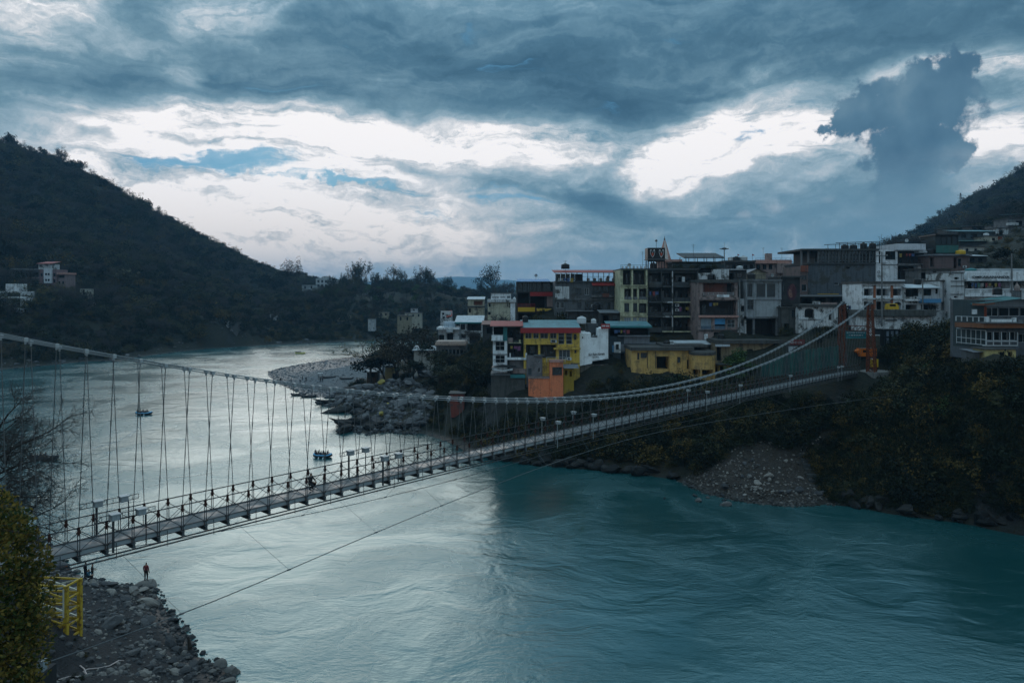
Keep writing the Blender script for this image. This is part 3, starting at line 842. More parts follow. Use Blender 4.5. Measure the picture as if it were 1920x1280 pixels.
class Bld:
    """A building described in photo coordinates on a front plane at distance Y (real size follows from the distance)."""
    def __init__(self, name, label, px0, px1, py0, py1, Y, depth, wall, cat='building', rot=0.0, group=None, roof=None, inner=None, foot=3.0, reg=True):
        self.s = Y / FPX; self.c = (px0 + px1) / 2; self.b = py1; self.Y = Y
        self.px0, self.px1, self.py0, self.py1 = px0, px1, py0, py1
        self.depth = depth; self.wall = wall; self.roofm = roof or M_ROOF; self.inner = inner or M_DARKROOM; self.footz = foot
        self.root = empty(name, P(self.c, py1, Y), R(rot)); tag(self.root, label, cat, group, 'thing')
        self.op = []
        if reg:
            o = self.root.location; w = (px1 - px0) * self.s / 2
            FOOT.append((o.x - w, o.x + w, o.y, o.y + depth))
    def x(self, px): return (px - self.c) * self.s
    def z(self, py): return (self.b - py) * self.s
    # --- openings
    def win(self, px0, py0, px1, py1, nx=2, ny=1, fr=None, glass=None, sill=True, d=0.16):
        self.op.append((px0, py0, px1, py1, d + 0.10, 1))
        X0, X1, Z0, Z1 = self.x(px0), self.x(px1), self.z(py1), self.z(py0)
        fr = fr or M_WFRAME; t = 0.05
        mb = MB(); y0, y1 = d - 0.05, d
        mb.box((X0, y0, Z0), (X0 + t, y1, Z1)); mb.box((X1 - t, y0, Z0), (X1, y1, Z1))
        mb.box((X0 + t, y0, Z0), (X1 - t, y1, Z0 + t)); mb.box((X0 + t, y0, Z1 - t), (X1 - t, y1, Z1))
        for i in range(1, nx):
            xx = X0 + (X1 - X0) * i / nx; mb.box((xx - t / 2, y0 + 0.004, Z0 + t), (xx + t / 2, y1, Z1 - t))
        for j in range(1, ny):
            zz = Z0 + (Z1 - Z0) * j / ny; mb.box((X0 + t, y0 + 0.008, zz - t / 2), (X1 - t, y1, zz + t / 2))
        w = mb.build('window', fr, self.root)
        nxp = max(1, nx)
        for i in range(nxp):
            a = X0 + (X1 - X0) * i / nxp; b = X0 + (X1 - X0) * (i + 1) / nxp
            mb = MB(); mb.quad((a, d + 0.01, Z0), (b, d + 0.01, Z0), (b, d + 0.012, Z1), (a, d + 0.012, Z1)); mb.build('pane', glass or M_GLASS, w)
        if sill:
            mb = MB(); mb.box((X0 - 0.08, -0.09, Z0 - 0.08), (X1 + 0.08, 0.06, Z0 - 0.004)); mb.build('sill', self.wall, w)
        return w
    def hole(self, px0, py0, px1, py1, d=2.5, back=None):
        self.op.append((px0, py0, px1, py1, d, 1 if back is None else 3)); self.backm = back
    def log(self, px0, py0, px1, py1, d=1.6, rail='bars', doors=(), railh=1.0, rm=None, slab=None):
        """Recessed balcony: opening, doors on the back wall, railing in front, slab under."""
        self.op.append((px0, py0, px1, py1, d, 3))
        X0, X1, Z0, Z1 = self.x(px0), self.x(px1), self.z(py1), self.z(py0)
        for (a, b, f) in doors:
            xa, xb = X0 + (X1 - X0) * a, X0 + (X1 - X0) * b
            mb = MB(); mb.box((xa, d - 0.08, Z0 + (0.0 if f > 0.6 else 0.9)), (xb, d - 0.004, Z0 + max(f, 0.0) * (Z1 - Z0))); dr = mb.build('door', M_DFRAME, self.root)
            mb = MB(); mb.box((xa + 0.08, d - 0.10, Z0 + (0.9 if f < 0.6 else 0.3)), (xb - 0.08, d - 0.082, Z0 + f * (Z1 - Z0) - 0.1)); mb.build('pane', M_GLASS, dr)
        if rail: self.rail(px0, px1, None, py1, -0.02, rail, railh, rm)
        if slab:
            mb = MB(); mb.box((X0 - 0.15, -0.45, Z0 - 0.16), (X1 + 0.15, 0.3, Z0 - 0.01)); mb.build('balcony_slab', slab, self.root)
    # --- parts
    def rail(self, px0, px1, pyt, pyb, y=-0.05, style='bars', h=1.0, mat=None):
        X0, X1, Z0 = self.x(px0), self.x(px1), self.z(pyb)
        if pyt is not None: h = self.z(pyt) - Z0
        mb = MB(); mat = mat or M_IRON
        if style == 'solid':
            mb.box((X0, y - 0.1, Z0), (X1, y, Z0 + h))
        elif style == 'glass':
            mb.box((X0, y - 0.03, Z0 + 0.05), (X1, y, Z0 + h - 0.04)); mb.box((X0, y - 0.05, Z0 + h - 0.04), (X1, y + 0.02, Z0 + h))
        else:
            mb.box((X0, y - 0.04, Z0 + h - 0.05), (X1, y, Z0 + h)); mb.box((X0, y - 0.035, Z0 + 0.08), (X1, y - 0.005, Z0 + 0.12))
            st = 0.17 if style == 'bars' else 1.4
            n = max(2, int((X1 - X0) / st))
            for i in range(n + 1):
                xx = X0 + 0.02 + (X1 - X0 - 0.04) * i / n
                w = 0.012 if (style == 'bars' and i % 6) else 0.03
                mb.box((xx - w, y - 0.034, Z0), (xx + w, y - 0.006, Z0 + h - 0.05))
            if style == 'pipes':
                for f in (0.35, 0.65): mb.box((X0, y - 0.03, Z0 + h * f), (X1, y - 0.01, Z0 + h * f + 0.03))
        return mb.build('railing', mat, self.root)
    def box(self, name, px0, py0, px1, py1, y0, y1, mat, parent=None, label=None):
        mb = MB(); mb.box((self.x(px0), y0, self.z(py1)), (self.x(px1), y1, self.z(py0)))
        o = mb.build(name, mat, parent or self.root)
        if label: o['label'] = label
        return o
    def roof_slab(self, over=0.4, th=0.22, mat=None, py=None, name='roof'):
        zt = self.z(self.py0 if py is None else py)
        mb = MB(); mb.box((self.x(self.px0) - over, -over, zt - 0.03), (self.x(self.px1) + over, self.depth + over, zt + th))
        return mb.build(name, mat or self.roofm, self.root)
    def sheet_roof(self, px0, px1, pyf, pyb, y0, y1, mat, th=0.06, name='roof', fascia=None, fh=0.3):
        """Pitched sheet from front edge (y0 at pyf) to back edge (y1 at height of pyb)."""
        a = Vector((self.x(px0), y0, self.z(pyf))); b = Vector((self.x(px1), y0, self.z(pyf)))
        c = Vector((self.x(px1), y1, self.z(pyb))); d = Vector((self.x(px0), y1, self.z(pyb)))
        u = Vector((0, 0, th)); mb = MB()
        mb.quad(a, b, c, d); mb.quad(a + u, b + u, c + u, d + u)
        for p, q in ((a, b), (b, c), (c, d), (d, a)): mb.quad(p, q, q + u, p + u)
        o = mb.build(name, mat, self.root)
        if fascia:
            mb = MB(); mb.box((a.x - 0.02, y0 - 0.06, a.z - fh + th), (b.x + 0.02, y0 - 0.01, a.z + th + 0.02)); mb.build('fascia', fascia, self.root)
        return o
    def post(self, px, py0, py1, y=0.0, w=0.16, mat=None, name='post'):
        mb = MB(); xx = self.x(px); mb.box((xx - w / 2, y - w / 2, self.z(py1)), (xx + w / 2, y + w / 2, self.z(py0)))
        return mb.build(name, mat or M_CONC, self.root)
    def ac(self, px, py, y=-0.32):
        xx, zz = self.x(px), self.z(py); mb = MB()
        mb.box((xx - 0.42, y, zz - 0.28), (xx + 0.42, y + 0.3, zz + 0.28)); o = mb.build('air_conditioner', M_WFRAME, self.root)
        mb = MB(); mb.tube([(xx - 0.1, y - 0.01, zz), (xx - 0.1, y - 0.03, zz)], 0.22, 10); mb.build('fan_grille', M_DFRAME, o)
    def text(self, txt, px, py, h_px, mat, y=-0.03, w_px=None, roll=0.0, bold=0.0, parent=None):
        me = text_mesh(txt, h_px * self.s * 1.35, mat, bold=bold * h_px * self.s)
        o = bpy.data.objects.new('lettering', me); o.location = (self.x(px), y, self.z(py)); o.rotation_euler = (R(90), 0, 0)
        if roll: o.rotation_euler = (Matrix.Rotation(R(roll), 3, 'Y') @ Matrix.Rotation(R(90), 3, 'X')).to_euler()
        if w_px:
            xs = [v.co.x for v in me.vertices]
            if xs: o.scale.x = w_px * self.s / max(1e-3, (max(xs) - min(xs)))
        return link(o, parent or self.root)
    def stain_pipe(self, px, py0, py1, y=-0.08, mat=None):
        mb = MB(); xx = self.x(px); mb.tube([(xx, y, self.z(py1)), (xx, y, self.z(py0))], 0.055, 6); mb.build('drain_pipe', mat or M_DFRAME, self.root)
    def done(self, top=True, back=None):
        X0, X1 = self.x(self.px0), self.x(self.px1); Zb, Zt = -self.footz, self.z(self.py0); D = self.depth
        mb = MB(); ops = [(self.x(a), self.z(d_), self.x(c), self.z(b), dd, m) for (a, b, c, d_, dd, m) in self.op]
        xs = sorted({X0, X1, *[min(max(o[0], X0), X1) for o in ops], *[min(max(o[2], X0), X1) for o in ops]})
        zs = sorted({Zb, Zt, *[min(max(o[1], Zb), Zt) for o in ops], *[min(max(o[3], Zb), Zt) for o in ops]})
        for za, zb in zip(zs[:-1], zs[1:]):
            zm = (za + zb) / 2; run = None
            for xa, xb in zip(xs[:-1], xs[1:]):
                xm = (xa + xb) / 2
                solid = not any(o[0] < xm < o[2] and o[1] < zm < o[3] for o in ops)
                if solid: run = (run[0] if run else xa, xb)
                if (not solid or xb == xs[-1]) and run:
                    mb.quad((run[0], 0, za), (run[1], 0, za), (run[1], 0, zb), (run[0], 0, zb), 0); run = None
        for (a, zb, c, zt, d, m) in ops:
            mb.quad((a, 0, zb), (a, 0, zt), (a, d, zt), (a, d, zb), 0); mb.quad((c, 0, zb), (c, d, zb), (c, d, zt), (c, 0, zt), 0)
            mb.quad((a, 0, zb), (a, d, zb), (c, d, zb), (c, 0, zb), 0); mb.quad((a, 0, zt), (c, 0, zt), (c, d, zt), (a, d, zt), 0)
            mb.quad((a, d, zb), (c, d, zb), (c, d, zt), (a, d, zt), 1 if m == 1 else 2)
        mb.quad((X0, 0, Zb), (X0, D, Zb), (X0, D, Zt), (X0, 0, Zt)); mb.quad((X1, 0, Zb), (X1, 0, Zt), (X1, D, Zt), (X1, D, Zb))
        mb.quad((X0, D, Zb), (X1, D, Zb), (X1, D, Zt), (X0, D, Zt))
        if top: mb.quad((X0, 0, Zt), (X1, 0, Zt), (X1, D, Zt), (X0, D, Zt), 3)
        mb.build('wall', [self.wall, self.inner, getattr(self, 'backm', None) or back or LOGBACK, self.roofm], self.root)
        return self

def water_tank(px, py, Y, r, h, label, mat=None, group=None, legs=0.0):
    t = empty('water_tank', P(px, py, Y)); tag(t, label, 'water tank', group)
    m = mat or BLACK
    mb = MB(); prof = [(r, legs), (r, legs + h * 0.08)]
    for i in range(4):
        z = legs + h * (0.1 + 0.17 * i); prof += [(r * 1.03, z + h * .03), (r * 1.03, z + h * 0.11), (r * 0.98, z + h * 0.14)]
    prof += [(r * 0.86, legs + h * 0.86), (r * 0.42, legs + h * 0.95)]
    mb.lathe(prof, k=14); mb.build('tank_body', m, t, True)
    mb = MB(); mb.lathe([(r * 0.36, legs + h * 0.951), (r * 0.36, legs + h * 1.02), (r * 0.2, legs + h * 1.04)], k=10); mb.build('lid', m, t)
    if legs:
        for sx in (-1, 1):
            for sy in (-1, 1):
                mb = MB(); mb.box((sx * r * .6 - .04, sy * r * .6 - .04, 0), (sx * r * .6 + .04, sy * r * .6 + .04, legs)); mb.build('leg', M_IRON, t)
    return t
# ------------------------------------------------------------------ the town on the right bank
def town_front():
    # --- yellow guesthouse with red fascia
    b = Bld('guesthouse', 'yellow guesthouse with teal sheet roof and long dark red fascia', 982, 1087, 622, 716, 150, 9, YELLOW, foot=4)
    for (a, c) in ((985, 996.5), (1000, 1010), (1013, 1027.5), (1031.5, 1043.5)): b.win(a, 622.5, c, 634.5, 2, 1, sill=False)
    for (a, c) in ((1047, 1058), (1061.5, 1072.5)): b.win(a, 622.5, c, 645, 1, 3, sill=False)
    b.win(1075.5, 626, 1081, 637, 1, 1, M_DFRAME)
    b.log(986, 646, 1009, 672, 1.8, None, [(0.35, 0.75, 0.85)]); b.log(1013, 646, 1043, 672, 1.8, None, [(0.2, 0.45, 0.85), (0.6, 0.9, 0.5)])
    b.win(1048, 656, 1069, 674, 3, 1, WHITE, M_GLASS_B); b.win(1077, 656, 1081, 662, 1, 1, M_DFRAME, sill=False)
    b.box('canopy', 1038, 651.5, 1070, 654.5, -0.9, 0.0, YELLOW); b.box('canopy', 1071, 651.5, 1088, 655, -0.6, 0.0, YELLOW)
    b.box('floor_band', 982, 644, 1046, 645.5, -0.14, 0.0, YELLOW)
    b.ac(1036.5, 639); b.ac(1040, 639.5); b.ac(1067, 672, -0.7)
    b.sheet_roof(976, 1088, 614.5, 603, -1.0, 8.5, TEALSHEET, fascia=RED, fh=1.05)
    b.rail(1024, 1060, None, 678, -0.8, 'pipes', 1.0, M_WFRAME)
    b.box('floor_band', 1070, 680.5, 1087, 682, -0.10, 0.0, DGREY)
    b.done(back=DGREY)
    # low yellow annexe and orange block below
    b = Bld('orange_annexe', 'bright orange plastered annexe with one wide window above the gorge', 1031, 1056, 678, 743, 147.5, 5, ORANGE, foot=3)
    b.win(1035.5, 688, 1054, 703.5, 3, 1, M_DFRAME); b.box('parapet', 1030, 675.5, 1057, 679, -0.2, 5.1, PINK); b.done()
    b = Bld('orange_retaining_wall', 'orange streaked retaining wall under the grey terrace', 991, 1030.8, 709, 742, 147.7, 3.5, ORANGE, cat='retaining wall', foot=3)
    b.rail(1001, 1030, None, 709, 0.1, 'bars', 0.9, M_GALV_D); b.box('coping', 990, 707, 1031, 709.4, -0.12, 3.6, PINKW)
    for x in (1000, 1014, 1031): b.box('weep_hole', x - .6, 736, x + .6, 737.4, -0.02, 0.1, BLACK)
    b.done()
    b = Bld('yellow_lean_to', 'small mustard lean-to under a dark awning beside the orange annexe', 1056.2, 1076, 688, 724, 148, 4, paint((0.34, 0.23, 0.03), 0.7), foot=3)
    b.hole(1059, 694, 1064, 703); b.hole(1068, 696, 1072, 706); b.sheet_roof(1056, 1084, 689, 684, -1.6, 1.0, GREYSHEET); b.done()
    b = Bld('grey_terrace_house', 'grey unpainted house with small square windows behind the orange wall', 987, 1017, 666, 709, 149.4, 0.55, paint((0.17, 0.16, 0.165), 0.6), foot=3)
    b.win(1008, 689, 1013.5, 698, 1, 1); b.win(990, 690, 997, 703, 1, 1, M_GALV_D, M_GLASS_B); b.win(1008, 676, 1012, 680, 1, 1)
    b.box('tank_shelf', 1001, 664.5, 1020, 667, -0.5, 0.5, GREY); b.done()
    # --- teal and white house at the left end
    b = Bld('teal_white_house', 'narrow white fronted house with large grid windows under a red sheet roof', 924, 951, 612, 702, 150.5, 9, WHITE, foot=3)
    b.hole(925, 612.5, 944, 628, 2.5); b.win(929, 640, 946, 657, 2, 2, M_WFRAME); b.win(929, 666, 946.5, 680, 2, 2, M_WFRAME)
    b.box('balcony', 922, 628, 942.5, 637, -1.0, 0.0, WHITE); b.box('balcony_floor', 921.5, 637, 943, 638.2, -1.1, 0.0, WHITE_D)
    b.box('corner_pilaster', 943.5, 612.5, 951, 639, -0.08, 0.0, TEAL); b.box('string_course', 924, 663.6, 951, 665, -0.12, 0.0, DGREY)
    b.sheet_roof(919, 981, 611, 604, -1.6, 6.0, REDSHEET, fascia=None); b.done()
    b = Bld('balcony_house', 'dark house with two deep balconies between the white and yellow houses', 951.2, 982, 613, 704, 151, 8, paint((0.055, 0.075, 0.08), 0.6), foot=3)
    b.log(952.5, 615, 981, 638, 1.8, None, [(0.1, 0.4, 0.85), (0.5, 0.9, 0.85)]); b.log(953, 645, 984 - 2.5, 669, 2.0, 'bars', [(0.3, 0.5, 0.9), (0.6, 0.8, 0.9)])
    b.box('balcony_parapet', 952, 633, 962, 642, -0.5, -0.38, PINKW); b.box('balcony_parapet', 973, 636, 976, 642, -0.5, -0.38, CREAM); b.box('balcony_floor', 952, 641.6, 977, 643, -0.6, 0, CREAM)
    b.box('balcony_slab', 951, 669.5, 988, 673.5, -1.2, 0.0, WHITE); b.box('end_post', 985, 661, 988, 669.4, -1.1, -0.6, WHITE); b.box('end_post', 955.5, 661, 957.5, 669.4, -1.1, -0.8, WHITE)
    b.win(975, 685, 980.5, 696, 1, 1, M_DFRAME); b.box('lower_wall', 955, 675, 986.5, 700, -0.12, 0.0, paint((0.15, 0.15, 0.155), 0.6)); b.done()
    b = Bld('cafe_terrace', 'cafe terrace on a rough stone base with a teal edge beam', 921, 985, 703, 748, 149, 6, paint((0.075, 0.075, 0.07), 0.9), cat='terrace', foot=3)
    b.box('edge_beam', 957, 701.5, 985, 708, -0.4, -0.05, TEAL); b.box('edge_slab', 920, 700, 957, 703.2, -0.4, 6, GREY)
    b.rail(957, 985, None, 701.4, -0.35, 'posts', 1.0); b.box('counter', 962, 692, 986, 700.4, 0.6, 1.3, PINKW); b.done()
    # parasol on the terrace
    t = empty('parasol', P(943, 701, 148.6)); tag(t, 'black square parasol with a white underside on the cafe terrace', 'parasol')
    mb = MB(); z = 1.45; ap = (0, 0, z + 0.45); q = [(-2.2, -1.6, z), (2.6, -1.6, z), (2.6, 1.6, z), (-2.2, 1.6, z)]
    for i in range(4): mb.poly([q[i], q[(i + 1) % 4], ap])
    mb.build('canopy', BLACK, t); mb = MB(); mb.poly([(-2.15, -1.3, z - .12), (0, -1.3, z - .6), (-0.1, -1.3, z - .75), (-2.1, -1.3, z - .5)]); mb.poly([(0, -1.3, z - .6), (2.0, -1.3, z - .15), (1.9, -1.3, z - .6), (-0.1, -1.3, z - .75)])
    mb.build('valance', WHITE, t); mb = MB(); mb.tube([(0, 0, 0), (0, 0, z + 0.4)], 0.04); mb.build('pole', M_IRON, t)

    # --- white gable wall with lettering
    b = Bld('white_gable_building', 'building with a blank white stepped side wall carrying black lettering', 1087, 1141, 616, 686, 150.6, 8.5, WHITE, reg=True)
    pts = [(1087, 685), (1110, 680.5), (1111, 676), (1140.5, 671.5), (1140.5, 616), (1121, 616), (1121, 633), (1108, 633.5), (1108, 624), (1087, 625)]
    q = [(b.x(x), b.z(y)) for x, y in pts]; mb = MB(); n = len(q)
    mb.poly([(x, 0, z) for x, z in q]); mb.poly([(x, 8.5, z) for x, z in q][::-1])
    for i in range(n):
        (xa, za), (xb, zb) = q[i], q[(i + 1) % n]; mb.quad((xa, 0, za), (xb, 0, zb), (xb, 8.5, zb), (xa, 8.5, za))
    mb.build('wall', paint((0.80, 0.84, 0.85), 0.3), b.root)
    mb = MB()
    for (p0, p1) in (((1087, 685), (1110, 680.5)), ((1110.5, 676.4), (1141, 671.6))):
        mb.bar((b.x(p0[0]), -0.08, b.z(p0[1])), (b.x(p1[0]), -0.08, b.z(p1[1])), 0.2, 0.16)
    mb.build('plinth_edge', WHITE, b.root)
    b.text('Shri Ram Ashram', 1118.5, 664, 5.2, BLACK, -0.02, 30, roll=-4.5, bold=0.02); b.text('राम', 1116.5, 669.6, 3.4, BLACK, -0.02, 12, roll=-4)
    b.box('vent_hole', 1091.5, 631, 1093.5, 634.5, -0.01, 0.1, BLACK); b.box('notch_rail', 1108.4, 629, 1120.6, 633, 0.4, 0.5, GREY)
    b.box('terrace_room', 1104, 608, 1126, 628, 3.5, 8.0, DGREY)
    b = Bld('stone_footing', 'rough rubble stone footing under the white lettered wall', 1088, 1141, 681, 702, 150.9, 7, paint((0.15, 0.14, 0.115), 1.0), cat='stone wall', foot=2); b.py0 = 683; b.done()
    b = Bld('red_sign', 'red signboard with a white text strip on top of the white wall', 1127, 1144, 607, 616, 149.9, 0.3, RED, cat='sign', reg=False, foot=0)
    b.box('post', 1129, 615.8, 1130, 617, 0.05, 0.25, M_IRON); rr = random.Random(3)
    xx = 1128.4
    while xx < 1142.5:
        w = rr.uniform(0.5, 1.0)
        if not 1134.6 < xx < 1135.6: b.box('letter', xx, 609.6 + rr.uniform(0, .4), xx + w, 612.2, -0.03, -0.004, WHITE)
        xx += w + 0.35
    b.done()
    water_tank(1090.5, 606.5, 155, 0.95, 1.5, 'white plastic water tank on the guesthouse roof', M_WFRAME)
    water_tank(1113, 607, 156, 0.55, 1.1, 'slim white tank above the stepped white wall', M_WFRAME)

    # --- blue corrugated house
    b = Bld('tin_house', 'blue grey house patched with corrugated sheets under a teal awning roof', 1141.5, 1218, 611, 690, 155, 7, paint((0.045, 0.065, 0.08), 0.6), foot=3)
    b.hole(1144, 614, 1170, 630, 2.0); b.hole(1174, 616, 1216, 630, 1.4); b.hole(1143, 664, 1150, 686, 2); b.hole(1164, 662, 1190, 688, 2.5)
    for i in range(6): b.box('wall_sheet', 1170 + i * 8.0, 631, 1177.6 + i * 8.0, 644, -0.12 - 0.02 * (i % 2), -0.02, GREYSHEET)
    for i in range(6): b.box('wall_sheet', 1164 + i * 9.0, 645, 1172.6 + i * 9.0, 659, -0.06 - 0.02 * (i % 2), -0.01, GREYSHEET)
    b.sheet_roof(1138, 1220, 611, 604, -1.4, 5.0, TEALSHEET, fascia=TEAL, fh=0.35)
    b.box('hoarding', 1151, 641, 1163.5, 661, -0.22, -0.1, WHITE); b.box('portrait', 1154.5, 645, 1160, 655, -0.235, -0.222, BLACK)
    b.box('blue_panel', 1148, 647, 1150.6, 660, -0.2, -0.1, BLUEP); b.box('blue_door', 1152, 676, 1163, 690, -0.1, 0.1, BLUEP)
    b.box('awning', 1158, 628.2, 1218, 630.4, -0.8, 0, GREYSHEET); b.done()

    # --- long low yellow house
    b = Bld('low_yellow_house', 'long low yellow house with flat black stained roof above the bridge', 1184, 1295, 656, 703, 147, 9, paint((0.56, 0.36, 0.12), 0.55), foot=3)
    b.win(1195, 661, 1199, 674, 1, 1, M_DFRAME); b.win(1201, 661, 1213, 671, 2, 1, M_DFRAME); b.hole(1231, 668, 1254, 692, 3); b.win(1270, 669, 1276, 680, 1, 1, M_DFRAME); b.hole(1288, 674, 1292, 692, 1.0)
    b.stain_pipe(1214, 658, 690); b.stain_pipe(1229, 658, 690); b.box('roof', 1182, 650.5, 1300, 656.5, -0.7, 9.3, M_ROOF); b.box('roof_edge', 1245, 647, 1330, 651.5, 1.0, 8.5, M_ROOF)
    b.box('corner_bay', 1255, 657, 1268, 703, -0.35, 0, b.wall); b.done()
    b = Bld('round_bay_house', 'rounded yellow bay with a thick dark eave next to the low yellow house', 1295.3, 1341, 664, 703, 145.5, 8, paint((0.55, 0.35, 0.12), 0.55), foot=3)
    k = 12; x0, x1 = b.x(1296), b.x(1338); cx = (x0 + x1) / 2; rx = (x1 - x0) / 2
    for nm, zt, zb, rr2, mt in (('round_bay', 664, 691, 1.0, b.wall), ('eave', 659.5, 664.5, 1.06, M_ROOF)):
        mb = MB(); ring = [(cx - rx * rr2 * math.cos(math.pi * i / k), -2.2 * rr2 * math.sin(math.pi * i / k)) for i in range(k + 1)]
        for (xa, ya), (xb, yb) in zip(ring[:-1], ring[1:]): mb.quad((xa, ya, b.z(zb)), (xb, yb, b.z(zb)), (xb, yb, b.z(zt)), (xa, ya, b.z(zt)))
        mb.poly([(x, y, b.z(zt)) for x, y in ring]); mb.poly([(x, y, b.z(zb)) for x, y in ring][::-1]); mb.build(nm, mt, b.root, nm == 'round_bay')
    b.hole(1300, 691.5, 1308, 702, 2); b.hole(1312, 691.5, 1331, 702, 2.5); b.box('roof', 1294.5, 658.5, 1343, 664.4, 0.0, 8.3, M_ROOF); b.post(1309.8, 691, 703, -1.9, 0.3, b.wall); b.post(1335, 691, 703, -1.2, 0.3, b.wall); b.done()
    b = Bld('yellow_shed', 'small mustard walled shed half hidden by the bridge cables', 1347, 1392, 684, 706, 147, 6, paint((0.40, 0.27, 0.05), 0.6), foot=3)
    b.hole(1350, 686, 1358, 700); b.win(1368, 688, 1374, 696); b.roof_slab(0.4, 0.2); b.done()
    b = Bld('weathered_terrace_wall', 'tan weathered wall with a dark flat roof behind the green tree', 1341.5, 1470, 643, 676, 149, 6, paint((0.26, 0.20, 0.12), 0.9), foot=4)
    b.hole(1344, 650, 1352, 676); b.hole(1400, 655, 1412, 674, 2); b.box('roof', 1340, 637, 1480, 643.4, -0.8, 6.4, M_ROOF); b.box('tin_sheet', 1340, 645, 1366, 649, -1.0, -0.3, PALESHEET); b.done()

def town_middle():
    # --- dark red cafe house
    b = Bld('red_cafe_house', 'dark timber cafe building with red bands and a bright blue sheet roof', 968, 1040, 528, 607, 184, 9, paint((0.03, 0.032, 0.035), 0.4), foot=5)
    for i in range(5): b.win(971 + i * 9, 530, 979 + i * 9, 546, 2, 1, M_DFRAME, sill=False)
    b.win(1018, 531, 1038, 546, 3, 1, M_DFRAME, sill=False); b.hole(971, 549, 992, 571, 1.8); b.hole(995, 557, 1022, 578, 1.8)
    b.box('red_band', 994, 547.5, 1040.5, 555, -0.7, 0, RED); b.box('white_panel', 1025.5, 555.4, 1040.5, 575, -0.15, 0, PINKW); b.box('yellow_board', 971, 576, 1003, 584, -0.6, -0.5, MUSTARD)
    b.rail(971, 1003, 569, 575.5, -0.55, 'bars', 0.8, RED); b.box('red_block', 1006, 581, 1040.5, 603.5, -0.5, 0, paint((0.20, 0.025, 0.022), 0.5)); b.sheet_roof(1006, 1041, 583, 578, -0.9, 0.2, corrug((0.5, 0.32, 0.05), 0.2))
    b.sheet_roof(969, 1031, 528, 522.5, -1.0, 9, BLUESHEET); b.hole(972, 588, 1003, 605, 2.0); b.done()
    # --- grey house with red roofs
    b = Bld('grey_lodge', 'grey lodge with white corner bay and red roof over its open top floor', 1040.5, 1163, 529, 612, 174, 10, paint((0.095, 0.105, 0.112), 0.8), foot=5)
    b.box('white_bay', 1041, 537, 1067, 560, -0.25, -0.004, WHITE_D); b.win(1043, 542, 1058, 552.5, 3, 1, M_DFRAME, d=0.02); b.win(1043, 566, 1049, 578, 1, 1); b.win(1051.5, 566, 1058, 578, 1, 1); b.win(1043, 585, 1051, 597, 2, 1); b.win(1054, 585, 1064, 597, 2, 1)
    for (x0, x1, y0, y1) in ((1079, 1090, 540, 553), (1096, 1104, 540, 553), (1083, 1090, 566, 578), (1097, 1106, 566, 582), (1113, 1127, 537, 549), (1131, 1142, 537, 549), (1119, 1130, 567, 583), (1137, 1144, 567, 580), (1152, 1160, 562, 587)): b.win(x0, y0, x1, y1, 2, 1, M_DFRAME if x0 % 2 else M_WFRAME)
    b.box('floor_band', 1041, 560, 1163, 562.2, -0.35, -0.26, GREY); b.box('balcony', 1109, 553, 1163, 557, -0.9, 0, GREY); b.rail(1109, 1163, None, 553, -0.85, 'bars', 0.9)
    b.box('floor_slab', 1041, 526.8, 1164, 529.4, -0.4, 10.2, DGREY); b.box('terracotta_panel', 1128, 550, 1141, 556.8, -0.95, -0.87, BRICK)
    for i in range(13): b.post(1042 + i * 10, 512 - 2.4 * min(1, i / 11), 527, 0.1, 0.14, M_IRON)
    b.rail(1042, 1163, None, 526.7, 0.0, 'posts', 1.0)
    for i in range(4): b.win(1043 + i * 9, 512, 1051 + i * 9, 526, 2, 1, M_DFRAME, sill=False) if False else b.box('screen', 1043 + i * 9, 513, 1051 + i * 9, 526.5, 0.6, 0.66, M_GLASS)
    b.box('back_screen', 1080, 513, 1095, 526.5, 3.0, 3.1, DGREY)
    for i in range(5): b.box('table_cloth', 1102 + i * 12, 521, 1107 + i * 12, 526.4, 1.5, 2.4, WHITE_D)
    b.sheet_roof(1038, 1166, 511, 504, -1.0, 9.8, REDSHEET, fascia=REDSHEET, fh=0.15); b.sheet_roof(1109, 1165, 535.5, 529.6, -1.5, -0.05, REDSHEET)
    b.ac(1112, 573, -0.4); b.box('tank_stand', 1096, 578, 1107, 582, -1.0, -0.1, M_IRON); b.box('lean_roof', 1060, 581.5, 1160, 583.5, -1.6, 0.0, GREYSHEET); b.done()
    water_tank(1060, 504, 178, 1.0, 1.25, 'black water tank on the red lodge roof'); water_tank(1118.5, 582, 172.6, 0.9, 1.6, 'black water tank on the lodge terrace')
    # --- cream apartment block
    b = Bld('cream_apartment_block', 'pale yellow cream apartment block with paired dark openings and balcony rail on top', 1163.5, 1214, 504, 652, 164, 12, CREAM, foot=4)
    for (x0, x1) in ((1168, 1184), (1187, 1211)): b.log(x0, 506, x1, 534, 2.2, 'bars', [(0.5, 0.75, 0.78)] if x0 < 1180 else [(0.1, 0.3, 0.78), (0.55, 0.75, 0.78)], slab=CREAM)
    for (x0, x1) in ((1170.5, 1184), (1187, 1195), (1198, 1213)): b.log(x0, 541, x1, 561.5, 1.4, 'solid', [(0.3, 0.7, 0.8)], 0.6, GREY)
    b.win(1170.5, 568, 1180, 585, 2, 1, M_DFRAME); b.win(1187, 568, 1195, 585, 2, 1, M_DFRAME); b.log(1198, 568.5, 1213, 591, 1.2, 'solid', [(0.2, 0.8, 0.85)], 0.5, CREAM)
    for (x0, x1) in ((1170.5, 1183), (1187, 1194), (1198, 1213)): b.win(x0, 595, x1, 609.5, 3 if x1 - x0 > 9 else 2, 1, M_WFRAME, M_CURTAIN)
    for y in (536.5, 563.5, 592): b.box('floor_band', 1163, y, 1214.5, y + 1.6, -0.18, 0.0, CREAM)
    b.rail(1164, 1214, 496.5, 503.8, 0.1, 'posts', 0.9); b.box('roof', 1163, 503.6, 1214.5, 505.4, -0.3, 12.2, DGREY)
